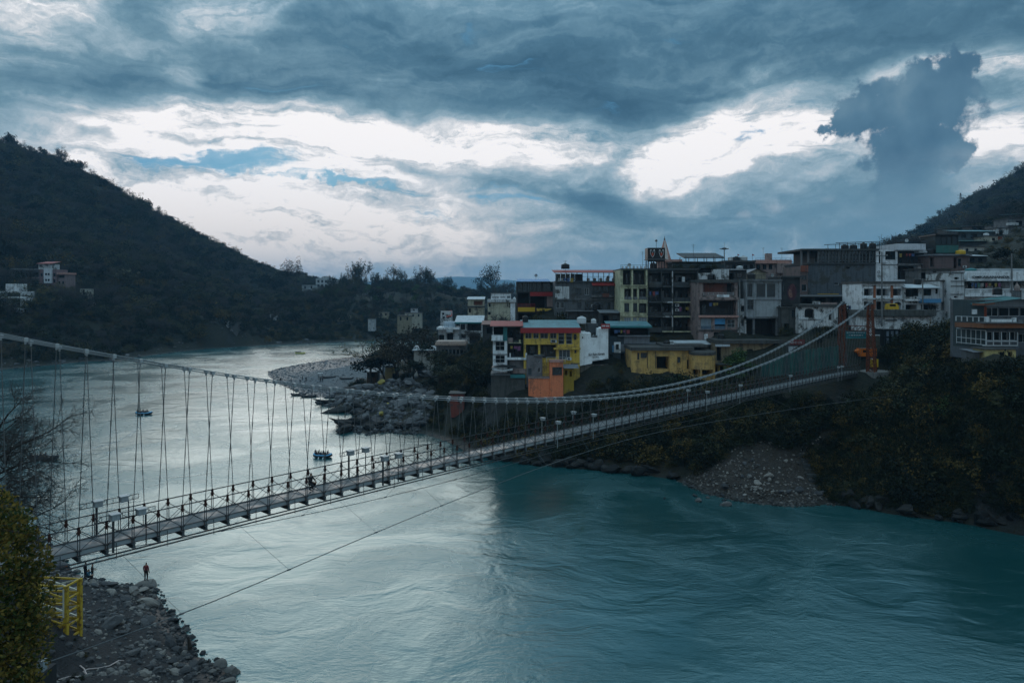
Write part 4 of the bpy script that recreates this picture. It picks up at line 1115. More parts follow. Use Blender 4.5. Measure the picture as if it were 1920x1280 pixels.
    for i in range(7): b.box('parapet_panel', 1166 + i * 7, 499, 1169.4 + i * 7, 503.4, 0.3, 0.36, WHITE_D)
    b.hole(1170, 620, 1185, 646, 2); b.hole(1190, 620, 1210, 646, 2); b.done()
    # --- dark balcony block
    b = Bld('balcony_block', 'tall dark weathered block crowded with stained balconies and cream slabs', 1214.4, 1309.5, 506, 655, 165, 12, paint((0.035, 0.040, 0.042), 0.8), foot=4)
    dk = paint((0.065, 0.072, 0.075), 0.9)
    for j, (y0, y1) in enumerate(((512, 536), (541, 565), (571, 592), (598, 620), (626, 650))):
        for i, (x0, x1) in enumerate(((1216.5, 1239), (1241.5, 1258), (1263, 1306))):
            b.log(x0, y0, x1, y1, 2.0, 'bars' if (i + j) % 2 else 'solid', [(0.15, 0.45, 0.85), (0.6, 0.85, 0.6)], 0.9, M_IRON if (i + j) % 2 else dk)
            b.box('balcony_slab', x0 - 1, y1, x1 + 1, y1 + 2.4, -0.9 - 0.25 * ((i + j) % 3), 0, CREAM if (i, j) in ((2, 1), (2, 2), (2, 3), (1, 3), (1, 4)) else (WHITE_D if (i, j) in ((1, 2), (1, 1)) else dk))
            b.rail(x0 - .5, x1 + .5, None, y1, -0.85 - 0.25 * ((i + j) % 3), 'bars' if (i + j) % 3 else 'solid', 0.85, M_IRON if (i + j) % 3 else dk)
    for x in (1215, 1240, 1260.5, 1308): b.box('pier', x - 0.9, 508, x + 0.9, 655, -0.3, 0, WHITE_D if x in (1260.5,) else dk)
    b.box('white_panel', 1279, 519, 1284, 536, -0.05, 0.2, WHITE_D); b.ac(1269, 572, -0.5); b.ac(1269, 581, -0.5)
    b.box('roof', 1214.4, 503, 1310, 506.4, -0.5, 12.2, DGREY); b.rail(1214.5, 1310, 494.5, 503, -0.3, 'posts', 0.9); b.done(back=dk)
    # rooftop box sign with two tilak-shaped marks
    b = Bld('rooftop_sign', 'black rooftop box sign with two white and red petal shaped emblems', 1214.5, 1247, 464.5, 486, 166.5, 3.5, BLACK, cat='sign', reg=False, foot=0)
    def petal(cx):
        for sc, m, y in ((1.0, WHITE, -0.03), (0.78, BLACK, -0.05)):
            mb = MB()
            for sd in (-1, 1):
                pts = [(0, -8), (2.7, -4.5), (4.2, 0), (4.6, 4.5), (3.9, 7.0), (2.5, 7.2), (1.4, 5.0), (0.2, 1.0)]
                pts = [(sd * (p[0] * sc + (0.42 if sc < 1 else 0)), p[1] * sc) for p in pts]
                mb.poly([(b.x(cx + p[0]), y - 0.001 * sd, b.z(475 - p[1])) for p in pts])
            mb.build('emblem', m, b.root)
        mb = MB(); pts = [(0, -6), (1.9, -3), (2.1, 0), (1.0, 1.6), (0, 0.4), (-1.0, 1.6), (-2.1, 0), (-1.9, -3)]
        mb.poly([(b.x(cx + p[0]), -0.065, b.z(475 - p[1])) for p in pts]); mb.build('emblem', flat((0.35, 0.06, 0.03), 0.6), b.root)
    petal(1223.5); petal(1240); b.box('ledge', 1213, 485.4, 1249, 486.8, -0.3, 3.6, M_GALV_D)
    for x in (1216, 1226, 1236, 1246): b.post(x, 486.5, 503, 0.4, 0.2, M_IRON); b.post(x, 486.5, 503, 3.0, 0.2, M_IRON)
    b.box('beam', 1214.5, 486.9, 1247, 490.5, 0.1, 0.4, BLACK); mb = MB(); mb.tube([(b.x(1233), 1.5, b.z(464)), (b.x(1233), 1.5, b.z(450))], 0.05, 5); mb.build('mast', M_GALV_D, b.root)
    mb = MB(); mb.tube([(b.x(1233), 1.4, b.z(450.5)), (b.x(1233), 1.6, b.z(450.5))], 0.28, 10); mb.build('lamp_disc', M_GALV_D, b.root); b.done()
    # temple spire behind
    t = empty('temple_spire', P(1246, 503, 185)); tag(t, 'tapering salmon pink temple spire behind the black rooftop sign', 'spire'); s = 185 / FPX
    mb = MB(); h = 16 * s
    for i in range(4):
        pass
    prof = [(12.5, 16), (10.4, 23), (7.6, 33), (4.6, 43), (2.6, 50), (1.3, 53)]
    k = 8; n0 = 0
    for r0, zz in prof:
        for j in range(k):
            a = 2 * math.pi * (j + 0.5) / k; mb.v.append((r0 * s * math.cos(a), r0 * s * math.sin(a), zz * s))
    for i in range(len(prof) - 1):
        for j in range(k): mb.f.append((i * k + j, i * k + (j + 1) % k, (i + 1) * k + (j + 1) % k, (i + 1) * k + j)); mb.m.append(j % 2)
    mb.build('spire_shell', [PINK, paint((0.52, 0.48, 0.45), 0.4)], t)
    mb = MB(); mb.box((-13 * s, -13 * s, 0), (13 * s, 13 * s, 12 * s)); mb.box((-15 * s, -15 * s, 12 * s), (30 * s, 15 * s, 16 * s)); mb.build('base', PINK, t)
    mb = MB(); mb.lathe([(1.5 * s, 53 * s), (1.9 * s, 54.5 * s), (0.8 * s, 56 * s), (0.5 * s, 58 * s), (0.1 * s, 61 * s)], k=8); mb.build('finial', M_GALV_D, t)
    # pavilion roof and light mast
    b = Bld('roof_pavilion', 'thin dark canopy on posts over a roof garden', 1284, 1357, 480, 503, 170, 7, BLACK, cat='pavilion', reg=False, foot=0); b.op = []
    b.sheet_roof(1281, 1357, 484.5, 473, -0.8, 7, BLACK, th=0.22)
    for x in (1286, 1303, 1320, 1338, 1354): b.post(x, 480, 503, 0, 0.12, M_IRON); b.post(x, 480, 503, 6, 0.12, M_IRON)
    b.rail(1260, 1357, 495, 503, -0.5, 'glass', 1.0, paint((0.03, 0.045, 0.05), 0.4))
    t = empty('light_mast', P(1358, 504, 172)); tag(t, 'tall floodlight mast with a ring of lamps above the roof garden', 'light mast'); s = 172 / FPX
    mb = MB(); mb.tube([(0, 0, -3), (0, 0, 40 * s)], [0.16, 0.09], 8); mb.build('mast', M_GALV_D, t); mb = MB(); mb.tube([(0, 0, 40 * s), (0, 0, 50 * s)], 0.025, 4); mb.build('lightning_rod', M_GALV_D, t)
    mb = MB(); mb.lathe([(0.35, 36 * s), (0.6, 37 * s), (0.5, 39 * s), (0.1, 40.5 * s)], k=10); mb.build('crown', M_GALV_D, t)
    for i in range(8):
        a = i * math.pi / 4; mb = MB(); c = Vector((math.cos(a), math.sin(a), 0))
        mb.bar(Vector((0, 0, 37 * s)) + c * 0.5, Vector((0, 0, 37.6 * s)) + c * 1.05, 0.24, 0.14); mb.build('floodlight', M_DFRAME, t)
    # --- white and pink balcony house
    b = Bld('brick_balcony_house', 'house with an exposed brick loggia, white balcony and blue roller shutters', 1309.8, 1383, 529, 642, 157, 10, PINKW, foot=4)
    b.log(1319, 531, 1376, 553, 1.8, 'bars', [(0.75, 0.79, 1.0)], 0.55, M_WFRAME); b.box('brick_infill', 1319.4, 531.4, 1366, 553, 1.2, 1.5, BRICK); b.box('white_board', 1343, 552.5, 1366, 557, -0.55, -0.45, WHITE); b.box('balcony_slab', 1309.5, 557, 1384, 562, -0.7, 0, PINKW)
    b.log(1311.5, 564, 1380, 591, 1.9, None, [(0.12, 0.24, 0.72), (0.86, 0.9, 0.6)]); b.backm = WHITE; b.rail(1311, 1381, None, 591, -0.6, 'posts', 1.25); b.box('balcony_slab', 1309.5, 591.4, 1383.5, 594.6, -0.8, 0, PINK)
    for (x0, x1, m) in ((1314, 1334, corrug((0.20, 0.26, 0.30), 0.2, axis=2)), (1340, 1360, corrug((0.06, 0.26, 0.48), 0.15, axis=2))): b.hole(x0, 597, x1, 617, 0.5); b.box('roller_shutter', x0 + .3, 597.3, x1 - .3, 611 if x0 < 1330 else 608, 0.12, 0.18, m); b.box('shutter_apron', x0 + .3, 611.2, x1 - .3, 617, 0.1, 0.16, paint((0.09, 0.14, 0.19), 0.5))
    b.win(1364, 599, 1378, 614, 2, 2, M_WFRAME); b.win(1338, 622, 1357, 636, 2, 1, M_WFRAME); b.box('poster', 1320, 626, 1327, 636, -0.04, -0.01, WHITE); b.hole(1364, 622, 1370, 640, 1)
    b.box('lower_facade', 1310, 618, 1383, 620, -0.3, 0, DGREY); b.box('roof', 1309, 524, 1384, 529.4, -0.6, 10, M_ROOF)
    b.box('roof_room', 1348, 504, 1372, 524, 2.0, 6.0, WHITE_D); b.box('roof_arch', 1322, 511, 1346, 524, 3.0, 6.0, WHITE_D); b.stain_pipe(1372, 565, 590); b.done()
    b = Bld('narrow_white_strip', 'narrow stained white wall with two small windows and drain pipes', 1383.3, 1399.3, 560, 633, 157.5, 8, WHITE_D, foot=4)
    b.win(1389, 573, 1396, 584, 1, 1, M_DFRAME); b.win(1390, 600, 1395, 611, 1, 1, M_DFRAME); b.stain_pipe(1386.5, 530, 632, -0.15); b.box('roof_room', 1385, 523, 1399, 560, 1.0, 7.5, DGREY); b.done()
    b = Bld('grey_concrete_house', 'grey rendered modern house with tall dark windows over an open columned storey', 1399.6, 1464.5, 525, 597, 156, 9, paint((0.26, 0.285, 0.30), 0.45), foot=0)
    b.win(1418.5, 531.5, 1435, 557, 1, 1, M_GALV_D); b.win(1438, 531.5, 1453.5, 557, 1, 1, M_GALV_D); b.win(1401, 532, 1411, 556, 2, 2, M_DFRAME); b.win(1401, 562, 1412.5, 580, 2, 2, M_GALV_D); b.win(1459, 573, 1463, 580, 1, 1, M_DFRAME)
    b.box('pier', 1413.5, 525, 1416, 596, -0.2, 0, b.wall); b.box('pier', 1459.5, 525, 1464.5, 560, -0.2, 0, b.wall); b.box('sill_band', 1399.6, 559, 1464.7, 561.5, -0.3, 0, b.wall); b.box('roof', 1399, 523.5, 1465.5, 527.5, -0.5, 9.2, GREY); b.box('floor_slab', 1399.6, 594, 1465, 597, -0.4, 9, GREY)
    b.box('wall_panel', 1417, 563, 1459, 593, -0.08, 0, paint((0.30, 0.33, 0.345), 0.3)); b.post(1413.5, 597, 634, 0.2, 0.4, GREY); b.post(1456.5, 597, 634, 0.2, 0.4, GREY); b.box('back_wall', 1400, 597, 1464, 640, 5, 8.9, DGREY); b.rail(1420, 1460, 515, 523.5, 0.5, 'bars', 0.9); b.done()
    b = Bld('mural_house', 'black walled house painted with a dim portrait mural', 1464.8, 1500, 520, 575, 156.5, 8, paint((0.022, 0.025, 0.028), 0.5), foot=5)
    b.win(1468, 533, 1471.5, 549, 1, 1, M_DFRAME)
    for (cx, cy, rx, ry, rgb, y) in ((1485, 548, 9, 15, (0.05, 0.022, 0.035), -0.012), (1483, 549, 4.6, 9, (0.17, 0.095, 0.075), -0.022), (1486, 539, 5, 7, (0.085, 0.035, 0.04), -0.030), (1488, 548, 3, 12, (0.06, 0.02, 0.025), -0.038), (1481.2, 547.4, 1.0, .6, (0.01, .01, .01), -0.046), (1484.6, 547.4, 1.0, .6, (0.01, .01, .01), -0.046), (1482.8, 554.6, 1.2, .5, (0.09, .02, .02), -0.046)):
        mb = MB(); mb.poly([(b.x(cx + rx * math.cos(a)), y, b.z(cy + ry * math.sin(a))) for a in np.linspace(0, 2 * math.pi, 20, endpoint=False)]); mb.build('mural_patch', flat(rgb, 0.8, 0, 0.35), b.root)
    b.box('roof', 1464, 517.5, 1501, 520.4, -0.5, 8.2, DGREY); b.box('ledge', 1464.5, 571, 1500.5, 575.5, -1.0, 0, BLACK); b.done()
    b = Bld('grey_side_house', 'drab grey house with one dark doorway under the mural house', 1465, 1498, 577, 634, 154, 6, paint((0.075, 0.078, 0.075), 0.8), foot=4)
    b.win(1484.5, 581, 1491.5, 595, 2, 1, M_DFRAME); b.hole(1470, 606, 1480, 630, 1.5); b.roof_slab(0.3, 0.2); b.done()
    b = Bld('ruined_white_house', 'peeling white house with an arched barred window behind the bridge tower', 1498.4, 1571, 575, 636, 152, 8, paint((0.62, 0.64, 0.64), 1.0), foot=4)
    b.hole(1508.5, 583, 1526, 595, 0.6)
    mb = MB(); xa, xb, zc = b.x(1508.5), b.x(1526), b.z(583); cxx = (xa + xb) / 2; arc = [(cxx + (xb - xa) / 2 * math.cos(a), -0.02, zc + 0.55 * math.sin(a)) for a in np.linspace(0, math.pi, 12)]
    mb.poly(arc); aw = mb.build('arch_head', BLACK, b.root)
    mb = MB()
    for i in range(7): xx = xa + (xb - xa) * (i + .5) / 7; mb.box((xx - .02, 0.1, b.z(595)), (xx + .02, 0.14, b.z(583)))
    mb.build('window_bars', M_IRON, b.root)
    b.hole(1540, 612, 1546, 628, 0.8); b.hole(1554, 588, 1560, 600, 0.8); b.box('roof', 1497, 570.5, 1574, 575.4, -0.5, 8.3, M_ROOF); b.box('string_course', 1498.4, 597, 1540, 599, -0.2, 0, WHITE_D); b.box('cloth', 1541, 567, 1572, 573, 0.5, 0.6, PINKW); b.box('awning_frame', 1527, 565, 1539, 571, 0.3, 0.9, WHITE_D)
    b.box('shop_front', 1510, 627, 1560, 634, -0.4, 0, GREY); b.done()
    # shop under it with red sign
    b = Bld('red_sign_stall', 'low stall with a dark red signboard and pale corrugated shutter by the bridge end', 1478, 1512, 645, 668, 146, 4, DGREY, cat='stall', foot=4)
    b.box('signboard', 1479.5, 636, 1507, 646, -0.5, -0.35, paint((0.16, 0.03, 0.03), 0.5)); b.text('ART OF CAFE', 1491, 642, 4.0, WHITE_D, -0.52, 22)
    b.box('shutter', 1478.5, 649, 1500, 668, -0.12, -0.02, PALESHEET); b.hole(1502, 650, 1511, 667, 1.5); b.done()

def town_right():
    # --- big concrete hotel
    b = Bld('concrete_hotel', 'large hotel with a bare dark concrete side wall and glazed top floor', 1515, 1643, 495, 562, 188, 16, paint((0.080, 0.095, 0.110), 1.0), foot=6)
    b.win(1587, 500, 1594, 504, 1, 1, M_GALV_D); b.win(1564, 530, 1573, 534, 1, 1, M_WFRAME); b.win(1592, 530, 1599, 534, 1, 1, M_WFRAME)
    b.box('floor_slab', 1513, 492.5, 1645, 495.4, -0.4, 16, DGREY)
    for i in range(18): b.post(1534 + i * 6.4, 470, 492.6, 0.0, 0.16 if i % 3 else 0.3, M_GALV_D)
    for y in (474.5, 482, 488.5): b.box('glazing_bar', 1532, y, 1643, y + 0.9, -0.08, 0.02, M_GALV_D)
    for i in range(17): b.box('glass_panel', 1534.8 + i * 6.4, 470.5, 1539.8 + i * 6.4, 492, 0.1, 0.14, M_GLASS)
    b.box('core_wall', 1532, 470, 1643, 492.4, 1.5, 15.8, DGREY); b.box('roof', 1501, 466.5, 1646, 470.2, -0.8, 16.3, DGREY)
    for x in (1503, 1516): b.post(x, 470, 500 if x < 1510 else 493, 0.2, 0.4, GREY)
    b.rail(1515, 1640, 485, 492.5, -0.3, 'pipes', 1.0, M_GALV_D); b.box('yellow_line', 1533, 550.5, 1573, 551.5, -0.05, 0, MUSTARD); b.done()
    b = Bld('hotel_link', 'narrow weathered stair block with one dark window at the side of the concrete hotel', 1500.8, 1514.6, 499, 560, 187, 12, BROWNP, foot=5)
    b.win(1503, 533, 1512.5, 546, 1, 1, M_WFRAME); b.win(1503, 516, 1513, 524, 2, 1, M_GALV_D); b.box('orange_box', 1501, 497.5, 1514.5, 509.5, -0.3, 0, paint((0.22, 0.07, 0.04), 0.6)); b.done()
    b = Bld('white_hotel_wing', 'white hotel wing with a dark picture window and recessed balconies', 1643.2, 1741, 468.5, 527, 187.5, 14, paint((0.70, 0.74, 0.77), 0.45), foot=6)
    b.win(1660, 471, 1679, 487, 2, 1, M_DFRAME); b.win(1648, 471, 1651, 493, 1, 3, M_DFRAME, sill=False); b.log(1683, 470.5, 1739, 494, 1.6, 'bars', [(0.17, 0.25, 0.95), (0.42, 0.5, 0.95), (0.55, 0.66, 0.85)])
    b.log(1683, 498, 1722, 524, 2.2, None, [(0.05, 0.15, 0.85), (0.25, 0.34, 0.9), (0.62, 0.74, 0.9)]); b.box('balcony_slab', 1682, 494.2, 1741, 497.4, -1.0, 0, GREY); b.box('hood', 1681, 464.5, 1753, 472, 0.0, 0.01, WHITE) if False else None
    b.box('upper_slab', 1676, 457.5, 1731, 469, -1.2, 10, paint((0.52, 0.56, 0.60), 0.3)); b.box('side_canopy', 1720, 471, 1755, 474, -0.6, 5, PALESHEET); b.text('O', 1647.5, 510, 5, M_DFRAME, -0.05); b.text('O', 1647.5, 518, 5, M_DFRAME, -0.05)
    b.box('panel_outline', 1655, 496.5, 1681.5, 497.5, -0.04, 0, GREY); b.box('floor_line', 1643.2, 494.5, 1681.8, 495.6, -0.12, 0, WHITE_D)
    b.done()
    b = Bld('roof_pergola', 'long thin steel pergola frame on the hotel roof with dark netting', 1572, 1755, 449, 469, 191, 8, BLACK, cat='pergola', reg=False, foot=0)
    mb = MB(); za, zb = b.z(455), b.z(449)
    for yy in (0, 7): mb.bar((b.x(1567), yy, b.z(455.5)), (b.x(1756), yy, b.z(449.5)), 0.14, 0.16)
    mb.build('roof_beam', M_IRON, b.root)
    for i in range(13):
        x = 1574 + i * 15; b.post(x, 455.2 - i * 0.48, 469, 0, 0.09, M_IRON); b.post(x, 455.2 - i * 0.48, 469, 7, 0.09, M_IRON)
    b.rail(1574, 1676, 459, 468, 0.2, 'posts', 1.0); b.box('netting', 1700, 452, 1753, 466, 2.0, 2.05, M_GLASS_B)
    for i, x in enumerate((1584, 1600, 1619, 1636)): water_tank(x, 467, 193, 0.95 if i < 2 else 0.85, 1.15 if i < 2 else 1.65, ['black water tank leftmost on the concrete hotel roof', 'second black water tank from the left on the hotel roof', 'tall black water tank third from the left on the hotel roof', 'tall black water tank rightmost of four on the hotel roof'][i])
    b = Bld('brown_house', 'brown washed house with a blank panel and dark doorways beside the white hotel wing', 1741.5, 1818, 479, 528, 184, 10, BROWNP, foot=6)
    b.hole(1744, 483, 1750, 500, 0.8); b.hole(1788, 483, 1794, 503, 1.5); b.win(1796, 485, 1802, 499, 1, 1, M_DFRAME); b.box('panel', 1751, 481, 1786, 503, -0.25, 0, paint((0.13, 0.09, 0.088), 0.3)); b.box('canopy', 1738, 476.5, 1820, 479.4, -0.7, 10, GREYSHEET); b.hole(1728 + 16, 508, 1760, 526, 1.5); b.ac(1808, 500); b.done()
    b = Bld('glass_roof_cabin', 'dark glazed cabin perched on the roof of the brown house', 1754, 1797, 441, 477, 186, 7, paint((0.02, 0.03, 0.032), 0.3), cat='roof cabin', reg=False, foot=0)
    for i in range(4): b.win(1756 + i * 10, 443, 1765 + i * 10, 457, 1, 1, M_DFRAME, M_GLASS_B, sill=False)
    b.box('roof', 1752.5, 438.8, 1798.5, 441.4, -0.5, 7.4, BLACK); b.box('lower_skirt', 1755, 460, 1797, 474, -0.1, 0, GREENSHEET); b.done()
    t = water_tank(1801, 477, 184, 1.1, 1.1, 'white roofed mustard tank hut right of the glass roof cabin', MUSTARD)
    # --- arcade row
    b = Bld('arcade_row', 'white two storey arcade row with orange pillars and an overgrown roof edge', 1616, 1696, 531, 584, 152, 9, WHITE, foot=3)
    for (x0, x1) in ((1620, 1637), (1643, 1668), (1674, 1691)): b.log(x0, 541, x1, 554, 2.0, None, [(0.3, 0.6, 0.8)])
    for x in (1637.3, 1669.6): b.box('pillar', x, 535, x + 4.2, 580, -0.2, 0.0, paint((0.28, 0.10, 0.05), 0.5))
    b.hole(1620, 565, 1636, 582, 3); b.hole(1643, 565, 1668, 582, 3); b.hole(1676, 571, 1690, 583, 3)
    mb = MB(); cxx, zc = b.x(1683), b.z(571); rr = b.x(1690) - cxx; mb.poly([(cxx + rr * math.cos(a), -0.015, zc + rr * 0.75 * math.sin(a)) for a in np.linspace(0, math.pi, 12)]); mb.build('arch_head', BLACK, b.root)
    b.box('floor_band', 1615.5, 558.5, 1697, 561.5, -0.5, 0, WHITE_D); b.box('roof', 1614.5, 527.5, 1698, 531.4, -0.6, 9.2, M_ROOF); b.box('cornice', 1615.5, 535, 1697, 536.2, -0.2, 0, WHITE_D); b.done()
    b = Bld('tin_canopy_shop', 'white shop house with a rusty pale tin canopy and a blue awning', 1696.4, 1762, 540, 584, 151, 8, WHITE_D, foot=3)
    b.win(1698, 541.5, 1722, 556, 2, 1, M_DFRAME); b.win(1731, 542, 1746, 554, 2, 1, M_DFRAME); b.win(1754, 541, 1759, 551, 1, 1); b.hole(1698, 571, 1720, 583, 3); b.hole(1727, 571, 1755, 583, 3)
    b.sheet_roof(1694, 1760, 540, 533, -1.2, 3, PALESHEET); b.ac(1716, 558); b.box('awning', 1722, 560, 1758, 567.5, -1.3, -0.1, BLUEP); b.box('ledge', 1696, 561, 1722, 564, -0.7, 0, WHITE); b.done()
    b = Bld('slim_white_tower_house', 'slim white house with dark drain pipes left of the lettered ashram', 1762.3, 1782.3, 527, 584, 151, 8, WHITE_D, foot=3)
    b.win(1771, 541, 1777, 555, 1, 3, M_DFRAME); b.stain_pipe(1768, 523, 582); b.stain_pipe(1780.5, 523, 582); b.hole(1765, 566, 1775, 582, 1); b.box('roof', 1761.5, 525, 1783, 527.4, -0.3, 8, M_ROOF); b.done()
    b = Bld('white_bunker_house', 'long blank white building with two barred windows and a thick overgrown roof slab', 1612, 1742, 592, 641, 147, 3.8, paint((0.74, 0.76, 0.76), 0.85), foot=4)
    for (x0, x1) in ((1636, 1655), (1694, 1723)):
        y0 = 616 if x0 < 1650 else 617.5
        b.hole(x0, y0, x1, y0 + 11.5, 0.4); mb = MB()
        for i in range(13): xx = b.x(x0) + (b.x(x1) - b.x(x0)) * (i + .5) / 13; mb.box((xx - .018, 0.1, b.z(y0 + 11.5)), (xx + .018, 0.14, b.z(y0)))
        mb.build('window_bars', M_GALV_D, b.root)
    b.box('roof', 1608, 581, 1751, 592.4, -0.9, 4.0, paint((0.085, 0.09, 0.085), 1.0)); b.box('gutter', 1610, 590.5, 1749, 593.2, -0.6, 0, BLACK); b.box('lintel', 1660, 599, 1681, 601, -0.3, 0, M_DFRAME)
    mb = MB(); mb.poly([(b.x(1742), 0, b.z(641)), (b.x(1742), 0, b.z(592)), (b.x(1748), 0, b.z(592)), (b.x(1743), 0, b.z(620))]); mb.build('batter', b.wall, b.root); b.done()
    b = Bld('rubble_yard_wall', 'grey rubble wall and shelf below the white bunker building', 1590, 1660, 646, 668, 144.5, 1.2, paint((0.12, 0.12, 0.125), 0.9), cat='wall', foot=4); b.box('shelf', 1590, 644, 1640, 652, -0.2, 1.0, paint((0.10, 0.11, 0.13), 0.5)); b.done()
    # --- lettered hotel OMKARANANDA
    b = Bld('lettered_hotel', 'white balconied ashram building lettered OMKARANANDA along its parapet', 1808, 1990, 508, 605, 150, 10, WHITE, foot=3)
    b.log(1807.8 + 0.4, 527.5, 1894, 541, 2.2, None, [(0.05, 0.13, 0.8), (0.22, 0.3, 0.8), (0.36, 0.43, 0.85), (0.55, 0.6, 0.8), (0.78, 0.95, 0.8)])
    b.log(1900, 527.5, 1985, 541, 2.2, None, [(0.1, 0.2, 0.8), (0.4, 0.5, 0.8)]); b.box('parapet', 1808, 510.5, 1990, 526, -0.9, -0.7, WHITE); b.box('parapet_base', 1806, 523.5, 1990, 526.8, -1.1, 0, WHITE)
    for x in (1833, 1864, 1894, 1920, 1945): b.box('parapet_post', x - 1.4, 509, x + 1.4, 526.2, -1.02, -0.6, WHITE); b.box('parapet_post', x - 1.4, 541.6, x + 1.4, 549.5, -1.02, -0.6, WHITE)
    b.box('top_band', 1815, 517.4, 1893, 522.6, -0.96, -0.9, paint((0.50, 0.54, 0.56), 0.3)); b.text('OMKARANANDA', 1851.5, 519.8, 4.8, BLACK, -1.06, 69, bold=0.015)
    b.box('balcony_rail', 1804, 541.3, 1893, 543, -1.0, -0.75, WHITE); b.box('balcony_infill', 1804.3, 543.2, 1893, 549, -0.9, -0.8, WHITE_D); b.box('balcony_front', 1803, 549.4, 1894, 556, -1.1, 0, WHITE); b.box('lower_band', 1803, 560, 1880, 563, -0.5, 0, PINKW); b.hole(1812, 566, 1830, 590, 2); b.hole(1840, 566, 1860, 590, 2)
    b.box('roof_pipe_cover', 1847, 503, 1990, 508.4, 1.0, 3.0, PALESHEET); b.done(back=WHITE_D)
    b = Bld('lettered_hotel_stair_block', 'white end block with small funnel shaped windows left of the lettered ashram', 1782.6, 1807.6, 511, 592, 148.8, 9, WHITE_D, foot=3)
    b.hole(1789.5, 519.5, 1797.5, 524, 0.5); b.hole(1788.5, 555, 1795.5, 558, 0.5); b.box('string_course', 1782.4, 526.5, 1808, 527.6, -0.12, 0, DGREY); b.box('string_course', 1782.4, 535.6, 1808, 536.6, -0.12, 0, DGREY); b.box('string_course', 1782.4, 551, 1808, 552, -0.12, 0, DGREY); b.box('roof', 1782, 509.5, 1808, 511.4, -0.2, 9, GREY); b.hole(1796, 572, 1804, 588, 1.2); b.done()
    water_tank(1820, 511.5, 153, 1.05, 0.95, 'squat teal water tank on the lettered ashram roof', TEAL)
    # small roof shrine in front
    t = empty('roof_shrine', P(1907, 553, 146)); tag(t, 'small grey domed shrine kiosk in front of the lettered balcony', 'shrine'); s = 146 / FPX
    mb = MB(); mb.box((-5 * s, -5 * s, -2.5), (5 * s, 5 * s, 8 * s)); mb.build('shrine_base', GREY, t); mb = MB(); mb.box((-6 * s, -6 * s, 8 * s), (6 * s, 6 * s, 9.2 * s)); mb.lathe([(5 * s, 9.2 * s), (5.4 * s, 12 * s), (4 * s, 17 * s), (1.5 * s, 20 * s), (0.4 * s, 25 * s)], k=12); mb.build('dome', paint((0.25, 0.20, 0.18), 0.6), t)
    # --- riverside restaurant with rounded corner
    Y = 113
    b = Bld('riverside_restaurant', 'two storey restaurant with white window grids, brown band and shallow teal gable roof', 1847, 1990, 562, 652, Y, 9, paint((0.10, 0.115, 0.13), 0.6), foot=2)
    b.win(1849, 576.5, 1872, 592.5, 2, 1, M_WFRAME, sill=False); b.win(1873.5, 576.5, 1912, 592.5, 2, 1, M_WFRAME, sill=False); b.win(1913.5, 576.5, 1950, 592.5, 2, 1, M_WFRAME, sill=False)
    for i in range(4): b.win(1842 + 5.6 + i * 14, 621.5, 1856 + 4.8 + i * 14, 637.5, 1, 1, M_WFRAME, sill=False, d=0.1)
    b.win(1908, 626, 1930, 642, 2, 1, M_WFRAME, sill=False); b.box('lower_rail', 1841, 637.8, 1901, 639.6, -1.0, -0.9, M_WFRAME); b.box('kick_rail', 1835, 646, 1900, 647.6, -1.0, -0.9, M_WFRAME)
    for x in (1842, 1855, 1870, 1885, 1900): b.post(x, 622, 647, -0.95, 0.1, M_WFRAME, 'mullion')
    b.box('brown_band', 1833, 605, 1990, 614, -1.6, 0, paint((0.20, 0.075, 0.03), 0.4)); b.box('balcony_floor', 1830, 602.6, 1990, 605.4, -1.9, 0, GREY)
    # angled corner going back to the left
    mb = MB()
    def ax(px, py, y): return (b.x(px), y, b.z(py))
    for (y0, y1, m) in ((605, 614, 0),):
        mb.quad(ax(1833, y1, -1.6), ax(1833, y0, -1.6), ax(1808.5, y0, 2.5), ax(1808.5, y1, 2.5)); mb.quad(ax(1833, y1, -1.55), ax(1808.5, y1, 2.5), ax(1847, y1, 4), ax(1847, y1, 0))
    mb.build('brown_return', paint((0.22, 0.095, 0.05), 0.4), b.root)
    mb = MB(); mb.quad(ax(1847, 652, 0), ax(1847, 562, 0), ax(1820, 562, 4.5), ax(1820, 652, 4.5)); mb.build('corner_wall', paint((0.05, 0.07, 0.075), 0.4), b.root)
    mb = MB()
    for i in range(7):
        f = i / 6; x = b.x(1841) + (b.x(1819) - b.x(1841)) * f; y = -0.95 + 4.4 * f
        for (za, zb) in ((636, 619), (646, 636)): mb.bar((x, y, b.z(za)), (x, y, b.z(zb)), 0.07)
    for zz in (619, 636, 646): mb.bar(ax(1841, zz, -0.95), ax(1819, zz - 2, 3.45), 0.09)
    mb.build('corner_glazing', M_WFRAME, b.root)
    mb = MB()
    for i in range(6):
        f = i / 5; mb.bar(ax(1833 - 22 * f, 602.5, -1.7 + 4.2 * f), ax(1833 - 22 * f, 593.5, -1.7 + 4.2 * f), 0.13)
    mb.bar(ax(1833, 593.5, -1.7), ax(1811, 593.5, 2.5), 0.08); mb.build('corner_railing', M_WFRAME, b.root)
    b.rail(1840, 1885, 597, 603, -1.8, 'pipes', 0.7, M_WFRAME); b.box('sign_panel', 1844, 598, 1882, 603, -1.86, -1.84, WHITE); b.box('planter_post', 1834, 593, 1840, 603, -1.9, -1.5, WHITE); b.box('planter_post', 1884, 594.5, 1890, 604, -1.9, -1.5, WHITE); b.box('rail_panel', 1894, 598, 1911, 603, -1.85, -1.8, GREY)
    b.text('TATTVA', 1819.5, 608.5, 3.6, MUSTARD, 0.6, 14) if False else None
    b.box('notice_board', 1815, 579.5, 1824.5, 588.5, -1.0, -0.92, WHITE); b.box('red_post', 1845, 575, 1848.5, 594, -0.2, 0, paint((0.25, 0.06, 0.03), 0.3))
    # gable roof
    mb = MB(); ap = 558.8
